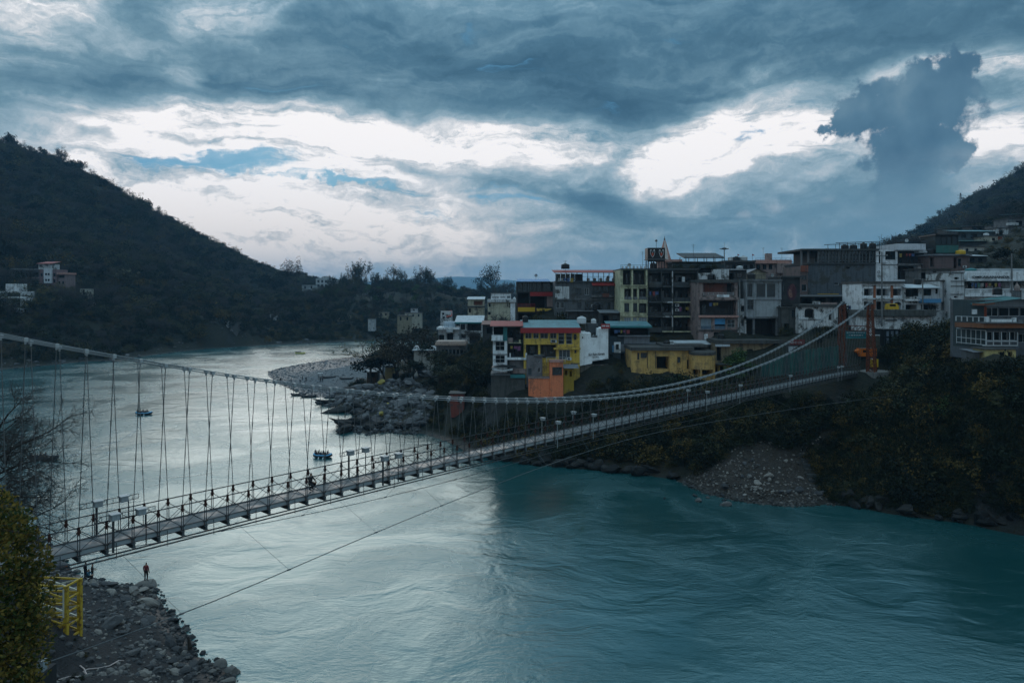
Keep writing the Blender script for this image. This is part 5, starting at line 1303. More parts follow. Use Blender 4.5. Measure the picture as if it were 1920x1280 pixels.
    A1, A2, A3 = ax(1812, 570.5, -1.8), ax(1903, ap, -1.8), ax(1995, 571, -1.8); B1, B2, B3 = ax(1876, 566, 9.5), ax(1960, 555, 9.5), ax(2050, 566, 9.5)
    mb.quad(A1, A2, B2, B1); mb.quad(A2, A3, B3, B2); mb.build('roof', corrug((0.014, 0.12, 0.125), 0.3), b.root)
    mb = MB(); mb.poly([ax(1848, 575, -0.02), ax(1990, 575, -0.02), ax(1990, 571, -0.02), ax(1903, 561, -0.02), ax(1848, 567, -0.02)]); mb.build('gable', paint((0.24, 0.27, 0.29), 0.3), b.root)
    mb = MB(); mb.bar(ax(1809, 570, -1.85), ax(1832, 570.5, -1.9), 0.1, 0.35); mb.bar(ax(1832, 571, -1.88), ax(1850, 568.2, -1.88), 0.08, 0.22); mb.build('eave_board', paint((0.19, 0.08, 0.05), 0.4), b.root)
    b.done()
    b = Bld('yellow_cottage', 'small pale yellow cottage with one window and one door under the restaurant', 1849, 1905, 655, 682, 109.5, 3.2, paint((0.52, 0.44, 0.19), 0.45), foot=3)
    b.win(1874, 659.5, 1883.5, 669, 1, 1, M_DFRAME); b.hole(1889.5, 659.5, 1898, 677, 0.5); b.roof_slab(0.3, 0.15); b.done()
    b = Bld('grey_outhouse', 'dim grey shed with a sloping roof left of the yellow cottage', 1825, 1846, 660, 684, 110.5, 3, paint((0.10, 0.11, 0.12), 0.6), foot=3); b.hole(1844.8 - 8, 661, 1845.4 - 1, 674, 1); b.sheet_roof(1822, 1848, 660, 657, -0.4, 3.2, GREYSHEET); b.done()

def town_back():
    b = Bld('pink_roofed_building', 'flat block with a salmon pink roof band behind the grey house', 1416, 1482, 492, 530, 228, 12, PINKW, foot=8)
    for (x0, x1) in ((1418, 1425), (1430, 1437), (1441, 1448), (1464, 1470)): b.win(x0, 496, x1, 505, 2, 1, M_DFRAME)
    b.box('roof_band', 1415, 487.5, 1483, 494, -0.8, 12.3, PINK); b.rail(1416, 1482, 484, 487.5, -0.4, 'posts', 0.6, M_GALV_D); b.box('side_block', 1455, 494, 1482, 512, -1.0, 0, PINKW); b.box('roof_tank_frame', 1444, 474, 1454, 487.6, 3, 5, PINKW)
    b.done()
    b = Bld('dark_roofed_building', 'dark flat roofed building with a row of windows left of the pink roofed block', 1358, 1415.6, 491, 530, 226, 11, DGREY, foot=8)
    for i in range(5): b.win(1362 + i * 11, 496, 1368 + i * 11, 505, 2, 1, M_DFRAME)
    b.box('roof', 1356, 488.5, 1416, 491.4, -0.8, 11.2, M_ROOF); b.box('roof_room', 1377, 481, 1393, 489, 3, 7, WHITE_D); b.done()
    b = Bld('cream_gable_house', 'small cream gabled house below the pink roofed block', 1402, 1436, 511, 530, 200, 8, paint((0.34, 0.31, 0.22), 0.6), foot=6)
    b.win(1412, 514, 1417, 524, 1, 1, M_DFRAME); mb = MB()
    mb.quad((b.x(1398), -0.6, b.z(513)), (b.x(1418), -0.6, b.z(503.5)), (b.x(1418), 8.4, b.z(503.5)), (b.x(1398), 8.4, b.z(513))); mb.quad((b.x(1418), -0.6, b.z(503.5)), (b.x(1440), -0.6, b.z(512)), (b.x(1440), 8.4, b.z(512)), (b.x(1418), 8.4, b.z(503.5))); mb.build('roof', GREYSHEET, b.root)
    mb = MB(); mb.poly([(b.x(1402), 0, b.z(511)), (b.x(1436), 0, b.z(511)), (b.x(1418), 0, b.z(504.4))]); mb.build('gable', b.wall, b.root); b.done()
    water_tank(1387, 504, 195, 0.8, 0.8, 'pale domed dish tank above the narrow white wall', M_WFRAME)
    water_tank(1380.5, 489, 228, 1.1, 1.35, 'black water tank on the dark flat roof'); water_tank(1394, 489, 230, 1.2, 1.5, 'grey water tank beside the black one on the dark flat roof', M_GALV)
    for (x, y0, y1, lab) in ((1383, 484, 476, 'small dark triangular flag on a pole above the dark flat roof'), (1410.5, 488, 476, 'small dark triangular flag near the pink roof')):
        t = empty('flag', P(x, y0, 231)); tag(t, lab, 'flag'); s = 231 / FPX
        mb = MB(); mb.tube([(0, 0, -1), (0, 0, (y0 - y1) * s)], 0.04, 4); mb.build('pole', M_IRON, t); mb = MB(); h = (y0 - y1) * s
        mb.poly([(0.02, 0, h), (0.75, 0.15, h - 0.45), (0.02, 0, h - 0.6)]); mb.poly([(0.02, 0.02, h), (0.02, 0.02, h - 0.6), (0.75, 0.17, h - 0.45)]); mb.build('cloth', RED, t)
    # hillside houses, upper right
    def small(name, label, px0, px1, py0, py1, Y, d, wall, wins, roof=None, over=0.4, rp=None, foot=8):
        b = Bld(name, label, px0, px1, py0, py1, Y, d, wall, foot=foot)
        for w in wins: b.win(*w, 2 if w[2] - w[0] > 5 else 1, 1, M_DFRAME)
        if rp: b.sheet_roof(px0 - 3, px1 + 3, py0 + .2, py0 - rp, -0.8, d, roof)
        else: b.roof_slab(over, 0.25, roof)
        b.done(); return b
    small('hillside_house', 'long dark hillside house with a thin teal roof', 1797, 1866, 434, 458, 262, 9, paint((0.05, 0.075, 0.085), 0.5), [(1802, 438, 1812, 446), (1820, 438, 1832, 446), (1840, 438, 1852, 446)], TEALSHEET, rp=6)
    b = small('hillside_house', 'cream hillside house with a red door and white tank', 1846, 1880, 443, 470, 256, 8, paint((0.42, 0.41, 0.34), 0.5), [(1860, 446, 1866, 451), (1852, 456, 1856, 462)]); b.box('red_door', 1871, 443.5, 1879, 453, -0.06, 0, paint((0.25, 0.04, 0.03), 0.4))
    water_tank(1849, 443, 258, 0.9, 1.1, 'white water tank on the cream hillside house', M_WFRAME)
    small('hillside_house', 'low cream house with small square windows under the dark sheds', 1808, 1846, 463, 480, 232, 8, paint((0.44, 0.44, 0.40), 0.5), [(1811, 466, 1816, 472), (1827, 466, 1832, 472), (1838, 470, 1842, 475)])
    small('hillside_house', 'dark sheet shed behind the glass roof cabin', 1798, 1850, 452, 464, 244, 8, paint((0.03, 0.04, 0.045), 0.5), [], GREENSHEET, rp=4)
    small('hillside_house', 'pale sheet roof house left of the round tree', 1812, 1850, 480, 500, 210, 8, paint((0.06, 0.07, 0.075), 0.5), [(1818, 484, 1828, 494), (1834, 484, 1842, 494)], PALESHEET, rp=5)
    b = small('hillside_house', 'tall grey hillside house at the right edge with an open top deck', 1890, 1945, 410, 452, 300, 9, GREY, [(1905, 414, 1917, 424), (1902, 440, 1908, 447), (1912, 440, 1919, 447)])
    b.sheet_roof(1897, 1950, 402, 399, -1.2, 8, TEALSHEET); b.box('terrace', 1886, 418, 1905, 423, -1.5, 0, WHITE_D); b.box('awning', 1893, 449, 1925, 452, -2.0, 0, PALESHEET)
    for x in (1899, 1912, 1925): b.post(x, 402, 411, 0, 0.2, M_IRON)
    small('hillside_house', 'cluttered pale terrace house beside the tall grey hillside house', 1870, 1891, 428, 452, 285, 8, WHITE_D, [(1873, 432, 1880, 440)])
    small('hillside_house', 'faint grey house highest on the right hill slope', 1843, 1876, 410, 424, 520, 10, DGREY, [(1847, 412, 1854, 418), (1862, 412, 1869, 418)])
    # left of the main block, further up the bank
    b = Bld('hindi_lettered_house', 'cream house with Hindi lettering on its roof parapet', 914.5, 966, 566, 608, 258, 9, paint((0.46, 0.45, 0.34), 0.5), foot=5)
    b.win(916, 568.5, 920, 575, 1, 1, M_DFRAME); b.win(915, 584.5, 920, 590, 1, 1, M_DFRAME); b.win(951, 568, 953, 575, 1, 1, M_DFRAME); b.win(954.2, 568, 956, 577, 1, 1, M_DFRAME); b.stain_pipe(926, 567, 592)
    b.box('cornice', 914, 561, 969, 566.3, -0.8, 9.2, WHITE_D); b.box('parapet_room', 920.5, 550, 958, 561.2, 0.4, 7, WHITE); b.text('सच्चा', 929, 557.6, 4.2, BLACK, 0.36, 13); b.text('धाम', 942.5, 557.4, 4.2, BLACK, 0.36, 9.5); b.box('text_panel', 950.5, 554.5, 957, 559, 0.34, 0.4, GREY); b.box('roof_sheet', 919, 548.6, 960, 550.2, 0.2, 7.2, M_GALV_D); b.box('white_side', 957, 567, 966, 608, -0.15, 0, WHITE)
    mb = MB(); mb.lathe([(0.55, 0), (0.5, 0.35), (0.05, 0.85)], (b.x(964.5), 1.5, b.z(561)), 4); mb.build('corner_finial', WHITE, b.root); b.done()
    b = Bld('stained_cream_house', 'stained cream house with a small hipped tin roof', 877, 907, 561, 598, 266, 8, paint((0.40, 0.38, 0.29), 0.8), foot=5)
    b.hole(888, 564, 905, 572, 0.7, BRICK); b.box('ledge', 875, 573.5, 909, 576, -0.5, 0, DGREY); b.sheet_roof(875.5, 909, 561.2, 556.5, -0.6, 5, PALESHEET); b.win(879, 578, 883, 586, 1, 1, M_DFRAME); b.done()
    b = Bld('tin_roof_house', 'white house with pale blue hipped tin roof among the trees', 862, 906, 603, 646, 228, 9, WHITE_D, foot=5)
    b.win(864, 607, 872, 618, 2, 1, M_WFRAME); b.log(876, 606, 902, 620, 1.6, 'bars', [(0.3, 0.6, 0.8)]); b.win(858 + 6, 626, 874, 634, 1, 1, M_WFRAME); b.hole(880, 624, 900, 644, 1.5)
    b.sheet_roof(853, 907, 604, 593, -1.4, 8, PALESHEET, fascia=TEAL, fh=0.4); b.done()
    b = Bld('pale_blue_terrace_house', 'pale blue box room on a white balcony house below the tin roof', 822, 861, 615, 646, 226, 8, WHITE_D, foot=5)
    b.hole(838, 625, 850, 642, 1.2); b.hole(820 + 3, 628, 833, 642, 1.2); b.box('blue_room', 831, 603.5, 853, 614.8, 1.5, 6, paint((0.38, 0.46, 0.52), 0.4)); b.box('balcony_slab', 819, 613.5, 862, 617.5, -1.4, 8, WHITE); b.box('tin_awning', 838, 618, 850, 622, -1.8, -0.2, PALESHEET); b.rail(820, 862, None, 613.4, -1.2, 'posts', 0.8); b.done()
    b = Bld('red_gable_hut', 'tiny white house with a bright red gable far up the bank', 826, 846, 583, 600, 330, 7, WHITE_D, foot=5); b.win(829, 586, 833, 590, 1, 1, M_DFRAME); b.win(830, 593, 834, 597, 1, 1, M_DFRAME)
    mb = MB(); mb.quad((b.x(837), -0.5, b.z(594)), (b.x(848), -0.5, b.z(592)), (b.x(846), 3, b.z(582)), (b.x(838), 3, b.z(583))); mb.build('roof', flat((0.40, 0.07, 0.05), 0.6), b.root); b.done()
    b = Bld('flat_roof_stone_house', 'flat roofed stone house with cream edged terrace behind the dark tree', 818, 873, 647, 690, 208, 9, paint((0.12, 0.13, 0.135), 0.9), foot=4)
    for i in range(6): b.win(828 + i * 7, 655, 833 + i * 7, 664, 1, 1, M_DFRAME, sill=False)
    b.box('roof', 816, 643.5, 874, 647.4, -0.7, 9.4, paint((0.34, 0.26, 0.21), 0.5)); b.box('terrace_curb', 816.5, 640.6, 873, 643.3, 0.8, 8.8, paint((0.36, 0.29, 0.25), 0.5)); b.done()
    b = Bld('white_lean_house', 'low white walled house with a pale roof left of the stone house', 776, 817, 656, 682, 212, 7, paint((0.34, 0.34, 0.31), 0.8), foot=4); b.hole(800, 662, 806, 676, 1); b.sheet_roof(773, 820, 656.5, 651, -0.8, 7, PALESHEET); b.done()
    b = Bld('blue_hut', 'pale blue hut on stilts with a flat dark roof beside the beach', 707, 740, 661, 683, 240, 6, paint((0.20, 0.28, 0.36), 0.5), foot=0)
    b.win(713, 666, 720, 676, 2, 1, M_DFRAME); b.hole(728, 665, 736, 682, 1); b.box('roof', 704, 657, 743, 661.3, -0.9, 6.5, M_ROOF)
    for x in (710, 719, 738): b.post(x, 683, 716, 0.3, 0.5, paint((0.22, 0.27, 0.34), 0.4))
    b.done()
    b = Bld('yellow_hut', 'small yellow hut beneath the pale blue hut', 722, 744, 688, 714, 237, 4, paint((0.36, 0.30, 0.14), 0.6), foot=3); b.hole(735, 700, 742, 713, 1); b.roof_slab(0.3, 0.15); b.done()
    b = Bld('beach_kiosk', 'dark wooden kiosk with a shiny tin roof at the back of the beach', 688, 705, 696, 718, 236, 3.5, M_WOOD, cat='kiosk', foot=2); b.hole(690, 699, 703, 708, 1.5); b.sheet_roof(685, 708, 696.5, 693, -0.9, 3.6, PALESHEET); b.done()
    b = Bld('red_brick_shed', 'small red painted shed under the leaning tree', 844, 870, 738, 756, 160, 4, paint((0.20, 0.05, 0.035), 0.7), cat='shed', foot=3); b.hole(858, 742, 864, 755, 1); b.roof_slab(0.3, 0.12); b.done()
town_front(); town_middle(); town_right(); town_back()

# ------------------------------------------------------------------ filler houses and clutter of the town
def town_filler():
    def fb(name, label, px0, px1, py0, py1, Y, d, wall, ops=(), wins=(), roof=None, rp=None, cat='building', foot=4):
        b = Bld(name, label, px0, px1, py0, py1, Y, d, wall, foot=foot, cat=cat)
        for o in ops: b.hole(*o)
        for w in wins: b.win(*w, 2 if w[2] - w[0] > 6 else 1, 1, M_DFRAME)
        if rp: b.sheet_roof(px0 - 2.5, px1 + 2.5, py0 + .3, py0 - rp, -1.0, d, roof or GREYSHEET)
        else: b.roof_slab(.35, .2, roof)
        b.done(); return b
    dk = paint((0.030, 0.034, 0.037), .8); dk2 = paint((0.055, 0.058, 0.060), .9); br = paint((0.075, 0.055, 0.042), .9)
    fb('tin_shed', 'low dark tin shed under the tall balcony block', 1216, 1262, 648, 662, 157, 3.5, dk, [(1220, 651, 1232, 661, 2), (1240, 651, 1256, 661, 2)], rp=4)
    fb('tin_shed', 'patched tin shed with a pale roof below the brick balcony house', 1263, 1340, 645, 660, 153, 3, dk2, [(1270, 649, 1284, 659, 2), (1300, 649, 1312, 659, 2)], roof=PALESHEET, rp=5)
    fb('stall_row', 'long row of dark shop stalls under the concrete hotel wall', 1500.5, 1613, 556, 574, 162, 4, dk, [(1504, 559, 1522, 573, 2.5), (1528, 559, 1548, 573, 2.5), (1556, 559, 1572, 573, 2.5), (1578, 559, 1596, 573, 2.5), (1600, 559, 1610, 573, 2)], roof=BLACK, rp=3)
    b = fb('dark_shop', 'dark shop with a blue tarpaulin behind the far tower leg', 1574, 1613, 575, 600, 158, 4, dk, [(1578, 579, 1590, 598, 2), (1595, 580, 1609, 598, 2)], roof=BLACK); b.box('tarpaulin', 1590, 573, 1614, 579, -1.0, -.3, flat((.03, .05, .12), .7)); b.box('lamp', 1587, 576.5, 1589, 578.5, -.3, -.1, WHITE)
    fb('grey_backhouse', 'grey house with broken windows under the brown house', 1722, 1782, 505, 530, 176, 6, paint((.13, .13, .13), 1.0), [(1727, 511, 1744, 523, 2), (1750, 508, 1756, 526, 1.5)], [(1763, 511, 1772, 521)], foot=6)
    fb('terrace_house', 'dark terrace house between the red cafe house and lower red roof', 1004, 1040, 604, 618, 168, 5, dk, [(1008, 607, 1018, 617, 1.5), (1024, 607, 1036, 617, 1.5)])
    fb('shed', 'dark plank shed behind the stepped white wall', 1126, 1163, 586, 612, 165, 5, dk2, [(1130, 591, 1142, 608, 2)], [(1148, 592, 1158, 602)], roof=GREYSHEET, rp=4)
    fb('roof_room', 'weathered roof room right of the roof garden', 1361, 1400, 506, 528, 172, 7, dk2, [(1366, 512, 1376, 526, 1.5)], [(1382, 512, 1392, 520)], roof=GREYSHEET, rp=3)
    fb('roof_room', 'dark rooms behind the roof garden railing', 1262, 1352, 492, 506, 177, 6, dk, [(1268, 495, 1280, 505, 2), (1290, 495, 1304, 505, 2), (1320, 495, 1340, 505, 2)])
    for i, (x0, x1, y0, y1, Y, w, lab) in enumerate([(1852, 1880, 470, 486, 236, dk2, 'dim house below the cream house with the red door'), (1884, 1912, 454, 470, 262, paint((.26, .27, .26), .8), 'pale house under the tall grey hillside house'), (1822, 1846, 424, 436, 330, dk2, 'small grey house above the teal roofed one'), (1858, 1880, 424, 434, 345, paint((.20, .21, .21), .8), 'pale distant house above the teal roof'), (1900, 1930, 470, 486, 240, br, 'brown house at the right edge above the round tree'), (1776, 1797, 428, 442, 300, dk2, 'dark house behind the glass roof cabin'), (1895, 1922, 384, 396, 420, dk2, 'highest dim house at the right edge')]):
        fb('hillside_house', lab, x0, x1, y0, y1, Y, 7, w, wins=[(x0 + 4, y0 + 3, x0 + 9, y0 + 8), (x1 - 10, y0 + 3, x1 - 5, y0 + 8)], roof=[None, TEALSHEET, GREYSHEET, None, GREYSHEET, None, TEALSHEET][i], rp=[None, 3, 2, None, 3, None, 3][i], foot=8)
    fb('bank_house', 'dim tiled house in the trees left of the red cafe house', 905, 945, 608, 640, 206, 7, dk2, [(912, 614, 922, 626, 1.5)], [(928, 614, 936, 622)], roof=corrug((.12, .05, .04), .4), rp=5)
    # laundry lines
    rr = random.Random(21); cols = [(.35, .05, .05), (.05, .12, .3), (.4, .4, .38), (.38, .28, .05), (.05, .22, .18), (.25, .08, .2)]
    for i, (px0, px1, py, Y, lab) in enumerate([(1216, 1238, 546, 163.4, 'washing hung on the second balcony of the dark block'), (1266, 1300, 575, 163.3, 'washing hung on the right balconies of the dark block'), (1315, 1350, 567, 156.0, 'clothes drying on the white balcony of the brick house'), (1045, 1075, 521, 173.0, 'cloths hung along the lodge top floor rail'), (1685, 1718, 475, 186.3, 'washing on the white hotel balcony'), (955, 980, 648, 149.6, 'washing on the deep balcony beside the yellow house'), (1150, 1185, 618, 153.4, 'washing under the teal awning roof'), (1820, 1880, 530, 148.7, 'cloths on the lettered ashram balcony')]):
        a, b2 = P(px0, py, Y), P(px1, py, Y); t = empty('laundry_line', a); tag(t, lab, 'laundry')
        L = b2.x - a.x; mb = MB(); mb.tube([(0, 0, 0), (L / 2, 0, -.08), (L, 0, 0)], .012, 4); mb.build('line', M_IRON, t); x = .2
        while x < L - .5:
            w = rr.uniform(.35, .75); h = rr.uniform(.5, 1.0)
            if rr.random() < .75: mb = MB(); mb.quad((x, .01, -.04), (x + w, .0, -.05), (x + w - .03, .06, -h), (x + .03, .02, -h - rr.uniform(-.1, .1))); mb.build('cloth', cloth_col(cols[rr.randrange(6)]), t)
            x += w + rr.uniform(.05, .3)
    # dishes and aerials on roofs
    for i, (px, py, Y, lab) in enumerate([(1180, 504, 168, 'satellite dish on the cream apartment block roof'), (1345, 524, 159, 'satellite dish on the brick house roof'), (1448, 523, 158, 'satellite dish on the grey concrete house'), (1140, 527, 176, 'satellite dish at the lodge corner'), (1005, 523, 186, 'satellite dish on the blue roofed cafe'), (1700, 457, 190, 'satellite dish on the white hotel wing'), (1770, 525, 152, 'satellite dish on the slim white house'), (1650, 528, 154, 'satellite dish on the arcade roof'), (1260, 651, 150, 'satellite dish on the low yellow house')]):
        t = empty('satellite_dish', P(px, py, Y), rr.uniform(-.6, .6)); tag(t, lab, 'satellite dish'); mb = MB(); mb.tube([(0, 0, -.1), (0, 0, .7)], .03, 5); mb.build('mount', M_IRON, t)
        mb = MB(); n = 12
        for j in range(n):
            a0, a1 = 2 * math.pi * j / n, 2 * math.pi * (j + 1) / n; mb.poly([(0, .12, .85), (.42 * math.cos(a0), -.04, .85 + .42 * math.sin(a0)), (.42 * math.cos(a1), -.04, .85 + .42 * math.sin(a1))])
        mb.build('dish', M_GALV, t); mb = MB(); mb.tube([(0, .1, .6), (0, -.35, .85)], .015, 4); mb.build('feed_arm', M_IRON, t)
    for i, (px, py, h, Y, lab) in enumerate([(1300, 503, 5.5, 170, 'thin aerial mast beside the roof pavilion'), (1431, 488, 4, 229, 'thin aerial on the pink roofed block'), (1466, 488, 4, 231, 'second thin aerial on the pink roofed block'), (1060, 527, 5, 178, 'thin aerial behind the lodge'), (1205, 504, 4, 170, 'thin aerial on the cream block')]):
        t = empty('roof_aerial', P(px, py, Y)); tag(t, lab, 'aerial'); mb = MB(); mb.tube([(0, 0, -.5), (0, 0, h)], .03, 4); mb.build('mast', M_IRON, t); mb = MB()
        for k in range(3): mb.bar((-.5 + k * .1, 0, h - .2 - k * .25), (.5 - k * .1, 0, h - .2 - k * .25), .025)
        mb.build('elements', M_IRON, t)
    for i, (px, py, Y, r, lab) in enumerate([(1225, 503, 172, .8, 'black water tank in front of the black rooftop sign'), (1333, 524, 160, .75, 'black water tank on the overgrown brick house roof'), (1408, 523, 159, .8, 'black water tank on the grey concrete house roof'), (1250, 650, 151, .7, 'black water tank on the long yellow roof'), (1352, 637, 152, .7, 'black water tank on the weathered terrace roof'), (1745, 476, 187, .9, 'black water tank beside the glass roof cabin'), (1720, 533, 154, .7, 'black water tank on the tin canopy shop'), (985, 603, 156, .6, 'black water tank behind the teal sheet roof'), (1870, 553, 121, .7, 'black water tank behind the restaurant gable')]):
        water_tank(px, py, Y, r, 1.3, lab)
def cloth_col(rgb): return flat(tuple(.5 * c + .02 for c in rgb), .9, 0, .25, 'washing')
town_filler()
for _k in range(5): FOOT.append((47.5 + 2.5 * _k, 50 + 2.5 * _k, 140.5 - 1.1 * _k, 143 - 1.1 * _k))      # the sheet fence by the bridge end
# ------------------------------------------------------------------ trees and scrub
def leaf_material(name, stops, trans=0.0, rough=0.75, k=0.52):
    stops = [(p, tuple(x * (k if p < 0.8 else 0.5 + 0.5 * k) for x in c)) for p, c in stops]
    m, t, b = new_mat(name)
    rnd = t.new('ShaderNodeObjectInfo').outputs['Random']
    geo = t.new('ShaderNodeNewGeometry'); pos = geo.outputs['Position']; isl = geo.outputs['Random Per Island']
    n = t.noise(pos, 0.35, 3, 0.6)
    f = t.math('ADD', t.math('MULTIPLY', rnd, 0.68), t.math('MULTIPLY', t.math('ADD', n, isl), 0.17)) if name[0] != 'a' else t.math('ADD', t.math('MULTIPLY', t.noise(pos, 0.7, 3, 0.6), 0.6), t.math('MULTIPLY', isl, 0.32))
    t.l.new(t.ramp(f, stops), b.inputs['Base Color']); b.inputs['Roughness'].default_value = rough
    b.inputs['Specular IOR Level'].default_value = 0.15
    if trans:
        tr = t.new('ShaderNodeBsdfTranslucent'); mx = t.new('ShaderNodeMixShader'); mx.inputs[0].default_value = trans
        t.l.new(t.ramp(f, stops), tr.inputs[0]); t.l.new(b.outputs[0], mx.inputs[1]); t.l.new(tr.outputs[0], mx.inputs[2])
        t.l.new(mx.outputs[0], m.node_tree.nodes['Material Output'].inputs[0])
    return m
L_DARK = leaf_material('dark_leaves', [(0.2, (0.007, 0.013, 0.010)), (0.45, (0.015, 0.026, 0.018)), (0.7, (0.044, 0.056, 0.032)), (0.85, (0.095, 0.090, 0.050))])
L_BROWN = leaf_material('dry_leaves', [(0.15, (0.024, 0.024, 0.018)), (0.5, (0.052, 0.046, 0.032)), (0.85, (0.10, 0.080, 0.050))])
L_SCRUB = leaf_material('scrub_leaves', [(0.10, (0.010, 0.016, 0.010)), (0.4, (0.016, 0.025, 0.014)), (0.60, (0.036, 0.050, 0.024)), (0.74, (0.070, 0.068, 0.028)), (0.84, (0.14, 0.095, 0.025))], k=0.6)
L_GREEN = leaf_material('green_leaves', [(0.1, (0.020, 0.042, 0.016)), (0.5, (0.034, 0.066, 0.022)), (0.9, (0.060, 0.092, 0.028))], k=1.0)
L_OLIVE = leaf_material('olive_leaves', [(0.1, (0.040, 0.045, 0.022)), (0.5, (0.070, 0.075, 0.034)), (0.9, (0.11, 0.11, 0.05))], k=0.9)
L_AUTUMN = leaf_material('autumn_leaves', [(0.28, (0.014, 0.028, 0.008)), (0.40, (0.046, 0.056, 0.013)), (0.52, (0.12, 0.090, 0.020)), (0.80, (0.30, 0.20, 0.045))], 0.35, k=1.35)
M_BARK = flat((0.035, 0.029, 0.024), 0.9, 0, 0.35, 'bark')
M_TWIG = flat((0.050, 0.048, 0.046), 0.9, 0, 0.3, 'twigs')

def skeleton(rg, h, lev=3, trunk_frac=0.35, spread=0.9, r0=None, kids=(4, 4, 3), lean=0.05):
    segs, tips = [], []
    r0 = r0 or h * 0.022
    def grow(p, d, L, r, k):
        n = 3; q = p; dd = d
        pts = [p]
        for i in range(n):
            dd = dd + rg.normal(0, 0.16, 3) + np.array([0, 0, 0.05 * (1 if k else -0.3)]); dd /= np.linalg.norm(dd)
            q2 = q + dd * L / n
            segs.append((q, q2, r * (1 - 0.30 * i / n), r * (1 - 0.30 * (i + 1) / n))); q = q2; pts.append(q)
        if k >= lev: tips.append(q); tips.append(pts[-2]); return
        m = kids[min(k, len(kids) - 1)]
        for j in range(m):
            a = 2 * math.pi * (j + rg.random()) / m; el = rg.uniform(0.30, 0.95) * spread
            ax = np.cross(dd, [0.31, 0.22, 0.93]); ax /= np.linalg.norm(ax) + 1e-9; bx = np.cross(dd, ax)
            nd = dd * math.cos(el) + (ax * math.cos(a) + bx * math.sin(a)) * math.sin(el)
            st = pts[-1] if (j % 2 == 0 or k == 0 and rg.random() < 0.6) else pts[-2]
            grow(st, nd, L * rg.uniform(0.58, 0.82) * (1.25 if k == 0 else 1.0), r * 0.55, k + 1)
    grow(np.zeros(3), np.array([rg.normal(0, lean), rg.normal(0, lean), 1.0]), h * trunk_frac, r0, 0)
    return segs, np.array(tips)
def tubes_np(segs, k=4):
    V = []; F = []
    ang = np.arange(k) * 2 * math.pi / k
    for (a, b, ra, rb) in segs:
        d = b - a; d = d / (np.linalg.norm(d) + 1e-9)
        u = np.cross(d, [0.13, 0.97, 0.2]); u /= np.linalg.norm(u) + 1e-9; w = np.cross(d, u); n = len(V)
        for c, r in ((a, ra), (b, rb)):
            for t in ang: V.append(c + (u * math.cos(t) + w * math.sin(t)) * r)
        for j in range(k): F.append((n + j, n + (j + 1) % k, n + k + (j + 1) % k, n + k + j))
    return np.array(V), np.array(F)
def leaves_np(rg, centres, n_each, rad, size, flatz=0.8):
    c = np.repeat(centres, n_each, 0); n = len(c)
    off = rg.normal(0, 1, (n, 3)); off /= np.linalg.norm(off, axis=1)[:, None] + 1e-9
    off *= (rg.random(n) ** 0.45)[:, None] * rad; off[:, 2] *= flatz
    c = c + off
    u = rg.normal(0, 1, (n, 3)); u /= np.linalg.norm(u, axis=1)[:, None]
    v = np.cross(u, rg.normal(0, 1, (n, 3))); v /= np.linalg.norm(v, axis=1)[:, None] + 1e-9
    s = size * rg.uniform(0.6, 1.4, n)[:, None]
    V = np.stack([c - u * s, c + v * s * 0.55, c + u * s, c - v * s * 0.55], 1).reshape(-1, 3)
    F = np.arange(4 * n).reshape(n, 4)
    return V, F
def twigs_np(rg, tips, n_each, L, r, dirs=None):
    segs = []
    for tp in tips:
        base = tp / (np.linalg.norm(tp) + 1e-9) if dirs is None else dirs
        for _ in range(n_each):
            d = base * 0.6 + rg.normal(0, 0.55, 3); d /= np.linalg.norm(d)
            p = tp - d * L * 0.15; q = p + d * L * rg.uniform(0.6, 1.2); segs.append((p, q, r, r * 0.5))
            for _k in range(2):
                e = d + rg.normal(0, 0.5, 3); e /= np.linalg.norm(e); m = p + (q - p) * rg.uniform(0.3, 0.9); segs.append((m, m + e * L * 0.55, r * 0.7, r * 0.35))
    return tubes_np(segs, 3)
def cat_mesh(name, parts, mats):
    V = []; F = []; M = []; n = 0
    for i, (v, f) in enumerate(parts):
        V.append(v); F.append(f + n); M.append(np.full(len(f), i)); n += len(v)
    return quads_mesh(name, np.concatenate(V), np.concatenate(F), mats, np.concatenate(M))

